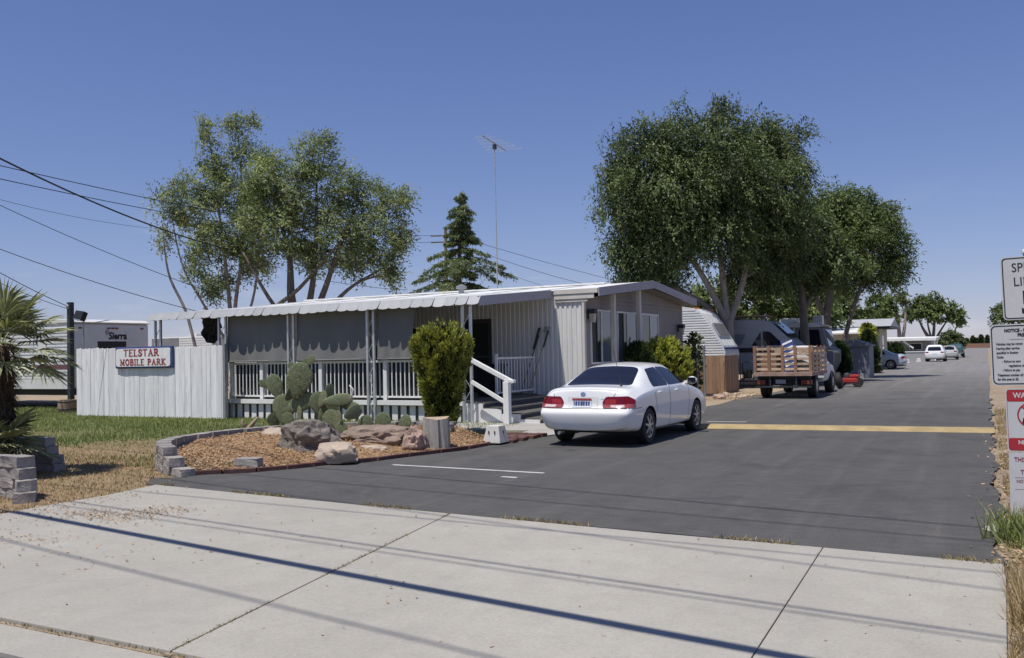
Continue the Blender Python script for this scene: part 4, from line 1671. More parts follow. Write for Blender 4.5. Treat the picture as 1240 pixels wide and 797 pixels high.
rock('rock', (-11.35, 12.15, .14), (.26, .2, .17), M['rock_tan'], 8, 'small pale grey rock left of the lava boulder', .25, 1.5, 4)
rock('rock', (-11.75, 12.6, .18), (.40, .2, .10), M['rock_tan'], 9, 'sloping tan stone slab near the dead cactus arm', .2, 1.4, 4, .4)
rock('rock', (-10.7, 11.75, .12), (.16, .14, .13), M['rock_brown'], 10, 'small brown stone touching the lava boulder', .25, 1.6, 3)
rock('rock', (-7.75, 28.9, -.02), (.22, .17, .12), M['rock_pink'], 11, 'small reddish rock by the new board fence', .25, 1.6, 3)
rock('rock', (-7.7, 25.3, -.02), (.25, .2, .28), M['concrete_white'], 12, 'pale upright rock beside the front of the sedan', .2, 1.6, 3)
for i in range(16):
    rock('rubble_rock', (-7.0 - rng.random() * 1.5, 29.4 + rng.random() * 2.6, -.02), (rng.uniform(.06, .13), rng.uniform(.06, .1), rng.uniform(.05, .08)), M['rock_tan'],
         20 + i, 'small pale rubble rock beside the stake truck', .25, 1.6, 2)['group'] = 'rubble rocks by the truck'

# ------------------------------------------------------------------ stump, lamp block
s0 = thing('tree_stump', 'weathered grey upright log stump beside the pink rock', 'stump', (-8.34, 12.85, .03))
b = MB()
prof = []
rows = []
for j in range(8):
    z = .03 + .53 * j / 7
    row = []
    for k in range(61):
        a = 2 * math.pi * k / 60
        r = .215 * (1 + .05 * math.sin(a * 3 + 1) + .05 * math.sin(a * 8 + 2 + z) + .04 * math.sin(a * 14 + z * 3)) * (1.06 - .06 * j / 7)
        row.append((-8.34 + r * math.cos(a), 12.85 + r * math.sin(a), z + .02 * math.sin(a * 2) * (j / 7)))
    rows.append(row)
b.grid(rows)
b.build('log', M['stump'], s0, smooth='auto')
b = MB()
b.poly([p for p in rows[-1][:-1]])
b.build('sawn_top', M['wood_dry'], s0)
l0 = thing('lamp_block', 'small white tapered concrete light block at the bed corner', 'light block', (-7.88, 14.12, .03))
b = MB()
b.add([(-8.06, 13.94, .03), (-7.70, 13.94, .03), (-7.70, 14.30, .03), (-8.06, 14.30, .03), (-8.0, 14.0, .34), (-7.76, 14.0, .34), (-7.76, 14.24, .34), (-8.0, 14.24, .34)],
      [(0, 3, 2, 1), (4, 5, 6, 7), (0, 1, 5, 4), (1, 2, 6, 5), (2, 3, 7, 6), (3, 0, 4, 7)])
b.build('body', M['concrete_white'], l0, bevel=.015)
for x in (-7.94, -7.82):
    b = MB()
    b.obox((x, 13.962, .22), (.014, .02, .06))
    b.build('slot', M['dark_int'], l0)
b = MB()
b.obox((-7.725, 14.12, .22), (.02, .014, .06))
b.build('slot', M['dark_int'], l0)

# ------------------------------------------------------------------ prickly pear
ca = thing('prickly_pear', 'prickly pear cactus with broad flat green pads behind the lava boulder', 'cactus', (-11.3, 12.9, .2))


def pad_mesh(seed):
    bm = bmesh.new()
    bmesh.ops.create_uvsphere(bm, u_segments=20, v_segments=12, radius=1)
    for v in bm.verts:
        p = v.co
        t = p.z
        wv = (.80 + .20 * t) * (1 - .06 * abs(t))
        bmp = 1 + .02 * mn.noise(p * 6 + Vector((seed, 0, 0)))
        v.co = Vector((p.x * wv * bmp, p.y * .062 * (1.2 - .3 * t), p.z))
    me = bpy.data.meshes.new('pad')
    bm.to_mesh(me)
    bm.free()
    me.materials.append(M['pad_green'])
    me.polygons.foreach_set('use_smooth', [True] * len(me.polygons))
    return me


PADS = [pad_mesh(i) for i in range(3)]
SPM = None


def spine_mesh(seed):
    g = random.Random(seed)
    b = MB()
    for _ in range(75):
        a, r = g.uniform(0, 2 * math.pi), math.sqrt(g.random()) * .92
        x, z = r * math.cos(a), r * math.sin(a)
        for s in (-1, 1):
            yv = s * .11 * math.sqrt(max(0.02, 1 - r * r)) * 1.05
            for _k in range(2):
                b.add([(x * .85 - .012, yv, z), (x * .85 + .012, yv, z), (x * .85 + g.uniform(-.06, .06), yv + s * .10, z + g.uniform(-.05, .05))], [(0, 1, 2)])
    me = bpy.data.meshes.new('spines')
    me.from_pydata(b.v, [], b.f)
    me.materials.append(M['wood_dry'])
    return me


SPM = spine_mesh(1)


def pad(x, z, ln, wd, tilt, yaw, y=12.9, lean=0.0, par=None):
    par = par or ca
    o = bpy.data.objects.new('pad', rng.choice(PADS))
    COL.objects.link(o)
    o.parent = par
    o.location = ROOT[par] @ Vector((x, y, z))
    o.rotation_euler = Euler((lean, tilt, yaw), 'XYZ')
    o.scale = (wd * 1.22, ln, ln)
    s = bpy.data.objects.new('spines', SPM)
    COL.objects.link(s)
    s.parent = o
    s['kind'] = 'stuff'


pad(-11.79, .66, .29, .22, -.05, .45)
pad(-12.0, 1.10, .24, .16, -.35, .5)
pad(-12.30, 1.14, .10, .075, -1.0, .3)
pad(-11.38, 1.20, .37, .26, .50, .35, 12.85, .12)
pad(-11.10, 1.58, .10, .08, .5, .3, 12.88)
pad(-11.22, 1.55, .08, .06, -.2, .3, 12.88)
pad(-11.55, 1.47, .09, .07, -.4, .2, 12.86)
pad(-11.42, .78, .32, .17, 1.15, .2, 12.95)
pad(-11.0, .76, .24, .18, -.2, .7, 13.0)
pad(-10.85, .86, .20, .13, .9, -.4, 12.9)
pad(-10.5, .84, .30, .12, 1.45, .1, 12.9, -.3)
pad(-10.32, .74, .27, .10, 1.85, .2, 13.0)
pad(-11.28, .55, .20, .16, .3, -.6, 12.75)
pad(-11.5, .48, .15, .12, -.3, .3, 12.7)
pad(-10.85, .52, .30, .19, .3, .9, 13.05)
pad(-11.1, .42, .28, .2, -.2, -.4, 13.1)
pad(-10.62, .46, .22, .19, .5, .2, 12.85)
pad(-10.42, .50, .19, .15, .9, -.5, 12.8)
pad(-10.28, .32, .16, .12, -.4, .3, 12.75)
pad(-10.05, .40, .18, .13, .7, .4, 13.1)
pad(-11.75, .34, .22, .16, .1, -.3, 13.0)
pad(-11.55, .95, .16, .11, .9, 1.6, 12.8)
pad(-10.15, .62, .2, .13, 1.2, 1.2, 12.9)
pad(-11.95, .45, .16, .12, -.7, 1.3, 12.8)
pad(-10.72, 1.0, .15, .11, .2, 1.4, 12.95)
ca2 = thing('prickly_pear', 'low prickly pear pads poking up behind the flat brown boulder', 'cactus', (-9.55, 13.3, .2))
pad(-9.77, .42, .19, .16, -.25, .2, 13.3, 0, ca2)
pad(-9.32, .39, .22, .14, .8, -.2, 13.3, 0, ca2)
pad(-9.55, .32, .10, .08, .1, .2, 13.25, 0, ca2)
ca3 = thing('prickly_pear', 'small prickly pear stub with dead woody arm near the stone slab', 'cactus', (-12.4, 12.7, .2))
b = MB()
b.tube([(-12.55, 12.6, .05), (-12.48, 12.6, .22), (-12.33, 12.6, .36), (-12.15, 12.58, .52)], [.075, .06, .05, .02], 8)
b.tube([(-12.42, 12.6, .28), (-12.52, 12.55, .42), (-12.5, 12.55, .5)], [.04, .03, .01], 6)
b.build('dead_arm', M['wood_dry'], ca3, smooth=True)
pad(-12.12, .30, .13, .10, .7, .3, 12.55, 0, ca3)
pad(-12.2, .20, .12, .09, 1.3, .1, 12.5, 0, ca3)
b = MB()
b.tube([(-10.15, 12.8, .86), (-10.04, 12.75, .95), (-10.02, 12.75, 1.05), (-10.10, 12.75, 1.12)], [.02, .018, .016, .012], 6)
tag(b.build('bird_stake', M['concrete_white'], smooth=True), 'thin white curved stake above the cactus pads', 'garden stake')


# ------------------------------------------------------------------ foliage
def leaf_object(name, P_, D_, ln, wd, mtl, parent=None, seed=1, tone=None, nrm=None):
    """P_: leaf bases, D_: unit leaf directions"""
    g = np.random.default_rng(seed)
    n = len(P_)
    rv = g.normal(size=(n, 3)) if nrm is None else nrm + g.normal(size=(n, 3)) * .42
    S = np.cross(D_, rv)
    S /= np.linalg.norm(S, axis=1)[:, None] + 1e-9
    ln = ln * g.uniform(.65, 1.25, n)
    wd = wd * g.uniform(.7, 1.2, n)
    mid = P_ + D_ * (ln * .45)[:, None]
    tip = P_ + D_ * ln[:, None]
    V = np.stack([P_, mid + S * wd[:, None] * .5, tip, mid - S * wd[:, None] * .5], 1).reshape(-1, 3)
    me = bpy.data.meshes.new(name)
    me.vertices.add(n * 4)
    me.vertices.foreach_set('co', V.astype(np.float32).ravel())
    me.loops.add(n * 4)
    me.loops.foreach_set('vertex_index', np.arange(n * 4, dtype=np.int32))
    me.polygons.add(n)
    me.polygons.foreach_set('loop_start', np.arange(0, n * 4, 4, dtype=np.int32))
    me.polygons.foreach_set('loop_total', np.full(n, 4, dtype=np.int32))
    me.materials.append(mtl)
    at = me.attributes.new('tone', 'FLOAT', 'POINT')
    tn = g.uniform(0, 1, n) if tone is None else tone
    at.data.foreach_set('value', np.repeat(tn, 4).astype(np.float32))
    me.update(calc_edges=True)
    me.validate()
    o = bpy.data.objects.new(name, me)
    COL.objects.link(o)
    o.parent = parent
    return o


def unit(a):
    return a / (np.linalg.norm(a, axis=-1, keepdims=True) + 1e-9)


def tree(name, label, loc, trunks, lobes, nspray, leaf, mtl, bark, seed, wind=(.5, 0, 0), droop=.45, per=11, twig=.65, group=None, gap=0.0, limb_r=.075, subs=5, rz=R(28), sub_r=.018, core=0.0, sx=1.0):
    """trunks: polylines [(x, y, z, r)...]; lobes: (x, y, z, radius); local x runs along the picture"""
    lobes = [(l[0] * sx, l[1], l[2], l[3]) for l in lobes]
    t = thing(name, label, 'tree', loc, rz, group)
    g = np.random.default_rng(seed)
    rr = random.Random(seed)
    b = MB()
    nodes = []
    for tr in trunks:
        P_ = smooth_path3(tr, max(6, len(tr) * 4))
        b.tube([p[:3] for p in P_], [p[3] for p in P_], 9)
        for k, p in enumerate(P_):
            if k > len(P_) * .3:
                nodes.append(p)
    zt = max(l[2] for l in lobes)
    for (x, y, z, r) in lobes:
        # limb from the best node below the lobe
        best = min(nodes, key=lambda p: math.dist(p[:3], (x, y, z)) + (3 if p[2] > z - .3 * r else 0))
        p0 = Vector(best[:3])
        p2 = Vector((x, y, z))
        pm = p0.lerp(p2, .5) + Vector((rr.uniform(-.3, .3), rr.uniform(-.3, .3), rr.uniform(-.1, .35)))
        r0 = min(limb_r * (0.8 + .3 * r), best[3] * .8)
        pts = smooth_path3([(*p0, r0), (*pm, r0 * .72), (*p2, r0 * .38)], 7)
        b.tube([p[:3] for p in pts], [p[3] for p in pts], 6, cap=False)
        for _ in range(subs):
            d = Vector((rr.gauss(0, 1), rr.gauss(0, 1), rr.gauss(.25, .8))).normalized()
            q0 = Vector(pts[rr.randrange(2, len(pts))][:3])
            q2 = p2 + d * r * rr.uniform(.75, 1.05)
            qm = q0.lerp(q2, .5) + Vector((rr.uniform(-.15, .15), rr.uniform(-.15, .15), rr.uniform(0, .2)))
            b.tube([q0, qm, q2], [sub_r * 1.4, sub_r, sub_r * .35], 4, cap=False)
    b.build('trunk', bark, t, smooth=True, world=False)
    # sprays of leaves
    Lb = np.array(lobes)
    wts = Lb[:, 3] ** 2
    ncl = max(12, nspray // 13)
    ci = g.choice(len(Lb), ncl, p=wts / wts.sum())
    cd_ = unit(g.normal(size=(ncl, 3)))
    cc = Lb[ci, :3] + cd_ * (Lb[ci, 3] * (g.uniform(.3, 1.0, ncl) ** .5) * (1 + .10 * np.clip(g.normal(size=ncl), -1.5, 1.5)))[:, None]
    ctone = g.uniform(0, 1, ncl)
    pick = g.integers(0, ncl, nspray)
    loose = g.random(nspray) < .30
    sig = .21 + .05 * Lb[:, 3].mean()
    C_ = cc[pick] + np.clip(g.normal(size=(nspray, 3)), -1.8, 1.8) * sig * np.array([1.1, 1.1, .8])
    d = unit(cd_[pick] * .7 + unit(g.normal(size=(nspray, 3))) * .6)
    idx = g.choice(len(Lb), nspray, p=wts / wts.sum())
    d2 = unit(g.normal(size=(nspray, 3)))
    rad = g.uniform(.25, 1.0, nspray) ** .55 * (1 + .10 * np.clip(g.normal(size=nspray), -1.5, 1.3))
    C2 = Lb[idx, :3] + d2 * (Lb[idx, 3] * rad)[:, None]
    C_[loose] = C2[loose]
    d[loose] = d2[loose]
    st = np.where(loose, g.uniform(0, .7, nspray), ctone[pick])
    nv = unit(unit(C_ - cc[pick]) * .8 + cd_[pick] * .5 + np.array([0, 0, .75]))
    nv[loose] = unit(d2[loose] + np.array([0, 0, .8]))
    if gap > 0:
        keep = np.array([mn.noise(Vector(c) * .85 + Vector((seed, 0, 0))) > -gap for c in C_])
        C_, d, st, nv = C_[keep], d[keep], st[keep], nv[keep]
    n = len(C_)
    tw = unit(d * .8 + np.array(wind) + np.array([0, 0, -droop]) + g.normal(size=(n, 3)) * .45)
    L_ = twig * g.uniform(.6, 1.25, n)
    s = (np.arange(per) + .5) / per
    base = C_[:, None, :] + tw[:, None, :] * (L_[:, None, None] * (s[None, :, None] - .4))
    base[:, :, 2] -= (s[None, :] ** 2) * .16 * L_[:, None] * 2 * droop
    base += g.normal(size=base.shape) * .04
    dirs = unit(tw[:, None, :] * .9 + g.normal(size=(n, per, 3)) * .65 + np.array([0, 0, -droop * .6]))
    tone = np.clip(st[:, None] * .65 + g.uniform(0, .35, (n, per)), 0, 1)
    BP, DR, TN = base.reshape(-1, 3), dirs.reshape(-1, 3), tone.ravel()
    NV = np.repeat(nv, per, axis=0)
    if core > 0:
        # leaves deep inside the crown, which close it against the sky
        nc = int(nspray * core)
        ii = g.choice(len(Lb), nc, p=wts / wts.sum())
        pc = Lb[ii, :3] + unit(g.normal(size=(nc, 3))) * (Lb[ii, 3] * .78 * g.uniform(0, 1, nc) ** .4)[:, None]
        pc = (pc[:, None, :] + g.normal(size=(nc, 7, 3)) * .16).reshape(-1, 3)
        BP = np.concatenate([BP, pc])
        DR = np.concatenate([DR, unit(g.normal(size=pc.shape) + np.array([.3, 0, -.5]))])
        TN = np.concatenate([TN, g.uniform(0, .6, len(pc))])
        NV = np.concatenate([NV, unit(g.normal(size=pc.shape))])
    leaf_object('crown', BP, DR, leaf[0], leaf[1], mtl, t, seed, TN, NV)
    return t


def smooth_path3(pts, n):
    m = len(pts) - 1
    out = []
    A = [np.array(p, float) for p in pts]
    for i in range(n + 1):
        t = i / n * m
        k = min(int(t), m - 1)
        a = t - k
        p0, p1, p2, p3 = A[max(k - 1, 0)], A[k], A[k + 1], A[min(k + 2, m)]
        q = .5 * ((2 * p1) + (p2 - p0) * a + (2 * p0 - 5 * p1 + 4 * p2 - p3) * a * a + (3 * p1 - p0 - 3 * p2 + p3) * a ** 3)
        q[3] = max(q[3], .008)
        out.append(tuple(q))
    return out


# the big tree by the trailers
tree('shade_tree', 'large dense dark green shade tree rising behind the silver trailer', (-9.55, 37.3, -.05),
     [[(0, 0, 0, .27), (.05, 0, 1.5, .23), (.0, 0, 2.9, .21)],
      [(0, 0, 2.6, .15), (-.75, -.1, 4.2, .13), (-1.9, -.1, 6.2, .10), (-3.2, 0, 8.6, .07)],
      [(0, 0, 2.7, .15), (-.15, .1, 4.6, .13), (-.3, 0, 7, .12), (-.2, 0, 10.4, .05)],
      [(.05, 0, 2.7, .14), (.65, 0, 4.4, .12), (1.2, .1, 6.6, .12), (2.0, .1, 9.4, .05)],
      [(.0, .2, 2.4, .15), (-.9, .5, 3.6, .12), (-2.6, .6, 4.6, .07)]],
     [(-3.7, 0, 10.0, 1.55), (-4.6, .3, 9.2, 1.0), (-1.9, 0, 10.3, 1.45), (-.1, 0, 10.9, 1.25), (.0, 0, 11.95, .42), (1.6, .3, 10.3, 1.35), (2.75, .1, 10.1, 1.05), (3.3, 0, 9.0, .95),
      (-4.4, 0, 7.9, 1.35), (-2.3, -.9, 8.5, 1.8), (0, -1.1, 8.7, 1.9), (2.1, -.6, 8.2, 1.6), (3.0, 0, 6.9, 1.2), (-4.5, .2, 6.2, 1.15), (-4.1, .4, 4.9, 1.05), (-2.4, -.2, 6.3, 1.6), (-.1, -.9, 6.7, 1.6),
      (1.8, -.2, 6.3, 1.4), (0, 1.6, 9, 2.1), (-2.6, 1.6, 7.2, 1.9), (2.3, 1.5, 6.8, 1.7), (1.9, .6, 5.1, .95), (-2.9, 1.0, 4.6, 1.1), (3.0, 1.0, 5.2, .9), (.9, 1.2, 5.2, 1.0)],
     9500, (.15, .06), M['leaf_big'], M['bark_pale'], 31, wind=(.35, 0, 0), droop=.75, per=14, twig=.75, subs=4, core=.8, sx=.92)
tree('shade_tree', 'spreading mid green tree behind the round dark bush and grey motorhome', (-6.9, 47, -.05),
     [[(-.6, 0, 0, .30), (-.35, 0, 2.0, .25), (-.1, 0, 3.6, .2), (.4, 0, 6.5, .1)], [(-.2, 0, 3.0, .14), (-1.0, 0, 5.0, .1), (-1.3, 0, 6.8, .05)],
      [(.15, -.4, 0, .15), (.35, -.4, 1.2, .13), (.9, -.4, 3.2, .11), (1.6, -.3, 4.8, .08), (2.6, -.2, 6.2, .04)]],
     [(.2, 0, 8.7, 1.2), (1.5, 0, 8.8, 1.0), (2.6, 0, 7.9, 1.15), (3.2, 0, 6.7, 1.05), (3.5, 0, 5.6, .8), (1.6, -.5, 7.0, 1.5), (0, -.4, 6.8, 1.5), (-1.3, 0, 7.2, 1.3), (2.4, 0, 5.2, .95), (.9, .5, 5.2, 1.0), (-1.1, .5, 5.5, 1.0), (-.9, .3, 8.2, 1.0)],
     4600, (.16, .068), M['leaf_far'], M['bark'], 32, wind=(.35, 0, 0), droop=.4, per=11, twig=.7, gap=.35, core=.5)
tree('shade_tree', 'dark multi trunked tree between the two motorhomes', (-7.9, 41.6, -.05),
     [[(.6, -.3, 0, .24), (.62, -.3, 2, .20), (.55, -.2, 4.2, .16), (.4, 0, 6, .1)], [(.55, -.3, 3.2, .12), (1.4, 0, 4.6, .09), (2.2, 0, 5.6, .05)]],
     [(.4, 0, 6.6, 1.5), (1.6, .2, 6.2, 1.2), (-.9, .2, 6.0, 1.2), (2.3, 0, 5.3, .95), (.8, 0, 5.0, .9), (-.7, .3, 4.8, .8)],
     1800, (.2, .085), M['leaf_big'], M['bark'], 33, wind=(.3, 0, 0), droop=.6)
tree('shade_tree', 'bright green tree glimpsed between trunks behind the motorhomes', (-13.5, 58, -.05),
     [[(-1, 0, 0, .25), (-.8, 0, 2.2, .2), (-1.2, 0, 4.5, .1)], [(-.8, 0, 1.8, .16), (.5, 0, 3.4, .12), (1, 0, 5, .06)], [(2, 0, 0, .2), (2.2, 0, 2.5, .15), (3, 0, 4.5, .07)]],
     [(-2, 0, 4.8, 1.5), (0, 0, 5, 1.6), (2, 0, 4.8, 1.5), (3.8, 0, 4.6, 1.4), (-3.6, 0, 4.4, 1.2), (1, 0, 6.2, 1.3), (5.2, 0, 4.0, 1.1), (3, 0, 3.6, .8), (-.8, 0, 3.4, .7)],
     2600, (.26, .12), M['leaf_far'], M['bark'], 34, wind=(.3, 0, 0), gap=.3)
tree('shade_tree', 'pale green spreading tree behind the cream mobile home', (-12.6, 82, -.05),
     [[(0, 0, 0, .25), (.1, 0, 2.4, .2), (.4, 0, 5, .1)], [(.1, 0, 2, .15), (-1, 0, 4, .08)]],
     [(-2, 0, 5.4, 1.6), (0, 0, 6.1, 1.6), (1.6, 0, 5.4, 1.5), (2.8, 0, 4.6, 1.2), (-3.4, 0, 4.6, 1.3), (.6, 0, 4.4, 1.2), (-1.2, 0, 4.2, 1.2)],
     1700, (.3, .15), M['leaf_far'], M['bark'], 35, wind=(.3, 0, 0), gap=.25)
tree('far_tree', 'olive tree with tall bare pale trunks beside the cream mobile home', (-10.9, 120, -.05),
     [[(1.5, 0, 0, .3), (1.5, 0, 3, .24), (1.3, 0, 6, .14), (1.2, 0, 8, .06)], [(1.6, 0, 1, .22), (2.2, 0, 4, .18), (2.5, 0, 7.5, .06)]],
     [(-1.0, 0, 6.6, 1.5), (.3, 0, 5.6, 1.2), (-1.2, 0, 5.0, 1.1), (-.3, 0, 7.4, 1.0), (2.3, 0, 7.6, .8), (1.3, 0, 8.0, .6)],
     900, (.34, .17), M['leaf_far'], M['bark_pale'], 36, wind=(.2, 0, 0), gap=.1)
tree('far_tree', 'flat topped round tree with forked dark trunks beyond the white home', (-6.0, 125, -.05),
     [[(0, 0, 0, .32), (-.2, 0, 1.8, .28), (-1.2, 0, 3.6, .16), (-1.9, 0, 5.2, .08)], [(-.1, 0, 1.6, .22), (.2, 0, 4.0, .16), (.2, 0, 5.8, .07)], [(0, 0, 1.6, .18), (.9, 0, 3.2, .13), (2.0, 0, 4.8, .07)], [(-.1, 0, 1.9, .14), (-.6, 0, 4.2, .1), (-.5, 0, 5.5, .05)]],
     [(-2.4, 0, 6.2, 1.1), (-1.1, 0, 6.7, 1.15), (.4, 0, 6.9, 1.15), (1.7, 0, 6.5, 1.1), (2.7, 0, 5.7, 1.0), (3.1, 0, 4.8, .7), (-.4, 0, 5.8, 1.0), (1.2, 0, 5.6, .9), (-3.0, 0, 5.5, .7)],
     1500, (.32, .16), M['leaf_far'], M['bark'], 37, wind=(.2, 0, 0), gap=.3)
tree('far_tree', 'small bushy green tree beside the teal pickup', (-3.9, 118, -.05),
     [[(0, 0, 0, .12), (0, 0, 1.5, .08)], [(0, 0, .8, .07), (.7, 0, 2, .04)]],
     [(-.5, 0, 1.8, .8), (.4, 0, 2.4, .75), (1.0, 0, 1.9, .6), (-.2, 0, 2.8, .5), (1.2, 0, 2.9, .35)],
     420, (.3, .14), M['leaf_shrub'], M['bark'], 38, wind=(.6, 0, 0), gap=.3)
# the two trees behind the porch
tree('porch_tree', 'tall thin sparse tree with several bare leaning stems behind the porch', (-33.3, 33, -.05),
     [[(-.2, 0, 0, .13), (-.2, 0, 3.5, .11), (-.5, 0, 7, .08), (-.9, 0, 10.5, .05), (-1.2, 0, 13.2, .02)], [(-.1, .1, 0, .12), (.0, 0, 4, .10), (.5, 0, 8, .07), (.3, 0, 12.8, .025)],
      [(-.4, 0, 2.5, .08), (-1.6, 0, 4.5, .06), (-2.6, 0, 6.4, .045), (-3.1, 0, 8.8, .02)], [(-1.6, .2, 0, .09), (-2.4, .1, 3.8, .075), (-3.3, 0, 6, .055), (-3.6, 0, 8.6, .02)],
      [(.2, 0, 2.5, .07), (1.0, 0, 5, .06), (1.4, 0, 8.4, .03)]],
     [(-3.3, 0, 9.4, .95), (-3.2, 0, 7.8, .8), (-2.3, 0, 10.4, .85), (-1.45, 0, 13.6, .42), (-1.3, 0, 12.5, .6), (.1, 0, 13.4, .5), (.9, 0, 13.8, .35), (-.9, 0, 11.3, .75), (.6, 0, 12.0, .7), (1.5, 0, 11.7, .55), (-1.9, 0, 9.0, 1.2),
      (-.2, 0, 9.8, 1.3), (1.3, 0, 9.6, 1.2), (-.9, 0, 7.6, 1.2), (1.0, 0, 7.4, 1.2), (-1.1, 0, 5.3, .75), (-2.1, 0, 6.4, .7), (-.3, .5, 6.2, .8)],
     4700, (.175, .062), M['leaf_left'], M['bark_pale'], 41, wind=(.75, 0, .1), droop=.3, per=10, twig=.75, gap=.18, core=.06, limb_r=.045, subs=6, sub_r=.014)
tree('porch_tree', 'wide windswept tree with reddish forked trunks behind the porch', (-29.2, 33, -.05),
     [[(0, 0, 0, .30), (.0, 0, 2.6, .26), (-.3, 0, 4.6, .20), (-.4, 0, 6.8, .12), (-1.2, 0, 9.6, .05)], [(.1, 0, 2.2, .22), (.6, 0, 4.4, .16), (.9, 0, 6.6, .11), (1.0, 0, 10, .05)],
      [(.1, 0, 2.2, .2), (1.2, 0, 4.6, .15), (2.0, 0, 6.8, .1), (3.0, 0, 9, .05)], [(.3, 0, 2.2, .16), (1.6, 0, 4.0, .12), (2.6, 0, 5.0, .08), (4.2, 0, 5.9, .04)],
      [(-2.6, -.3, 0, .14), (-1.6, -.3, 3.4, .12), (.2, -.3, 5.0, .09), (2.2, -.2, 7.2, .06), (4.2, 0, 9.0, .03)],
      [(-.2, 0, 3.0, .12), (-1.4, 0, 4.6, .09), (-2.6, 0, 6.8, .05)]],
     [(.8, 0, 11.4, 1.1), (1.4, 0, 12.2, .45), (-1.3, 0, 10.4, 1.2), (0, 0, 9.8, 1.45), (2, 0, 9.9, 1.15), (3.2, 0, 9.6, .85), (4.6, 0, 9.0, .8), (5.2, 0, 9.3, .4), (5.0, 0, 7.4, .65), (3.6, 0, 7.7, 1.2), (4.1, 0, 6.2, .8),
      (1.8, 0, 7.9, 1.3), (2.5, 0, 6.4, 1.0), (-.4, 0, 7.8, 1.35), (-2.2, 0, 8.5, 1.1), (.7, .4, 6.5, .8), (4.6, 0, 5.5, .45), (-1.6, .4, 6.4, .7)],
     6000, (.175, .062), M['leaf_left'], M['bark'], 42, wind=(.8, 0, .05), droop=.3, per=10, twig=.8, gap=.20, core=.08, limb_r=.06, subs=6, sub_r=.015)
tree('far_tree', 'small tree top showing over the travel trailer and board fence', (-55, 60, -.05),
     [[(0, 0, 0, .2), (0, 0, 3, .12)], [(1.5, 0, 0, .2), (1.8, 0, 3, .1)]],
     [(-.8, 0, 4.6, .8), (.3, 0, 4.3, .7), (2.2, 0, 4.4, .9), (3.2, 0, 4.8, .7), (2.8, 0, 3.6, .9)], 420, (.32, .15), M['leaf_far'], M['bark'], 43, gap=.2)

# ------------------------------------------------------------------ the cedar
cd = thing('cedar_tree', 'blue green cedar with drooping layered branches behind the roof', 'tree', (-25.7, 42, -.05), R(28))
cr = random.Random(8)
tb = MB()
tb.tube([(0, 0, 0), (.05, 0, 5), (.25, 0, 9), (.42, 0, 10.75)], [.22, .16, .07, .012], 9)
Pn, Dn = [], []
z = 3.0
while z < 10.6:
    f_ = (10.9 - z) / 7.9
    nb = 5 if f_ > .3 else 4
    a0 = cr.random() * 6
    for k in range(nb):
        a = a0 + 2 * math.pi * k / nb + cr.uniform(-.3, .3)
        ln = (4.8 * f_ ** 1.15 + .08) * cr.choice((.4, .65, .9, 1.2)) * cr.uniform(.85, 1.15)
        cr_z = cr.uniform(-.15, .15)
        cx0 = .05 + .035 * max(0, z - 3)
        pts = []
        for j in range(8):
            s = j / 7
            rr_ = ln * s
            zz = z + cr_z + ln * (.16 * s - .50 * s * s) + (.10 * ln * s ** 5)
            pts.append(Vector((cx0 + rr_ * math.cos(a), rr_ * math.sin(a), zz)))
        tb.tube(pts, [.035 * (1 - .85 * j / 7) * (.4 + f_) + .004 for j in range(8)], 4, cap=False)
        nn = int(10 + 270 * f_)
        for _ in range(nn):
            s = cr.uniform(.12, 1.03)
            i0 = min(int(s * 7), 6)
            p = pts[i0].lerp(pts[i0 + 1], s * 7 - i0)
            side = cr.gauss(0, .13 * ln * (1.05 - s) + .05)
            p = p + Vector((-math.sin(a) * side, math.cos(a) * side, -abs(side) * .38 + cr.gauss(0, .035)))
            for _k in range(4):
                Pn.append((p.x + cr.gauss(0, .045), p.y + cr.gauss(0, .045), p.z + cr.gauss(0, .03)))
                Dn.append((math.cos(a) * .45 + cr.gauss(0, .5) - math.sin(a) * side, math.sin(a) * .45 + cr.gauss(0, .5) + math.cos(a) * side, -.55 + cr.gauss(0, .35)))
    z += .50 * (.45 + .75 * f_) * cr.uniform(.7, 1.3)
tb.build('trunk', M['bark'], cd, smooth=True, world=False)
leaf_object('crown', np.array(Pn), unit(np.array(Dn)), .21, .05, M['leaf_cedar'], cd, 3)


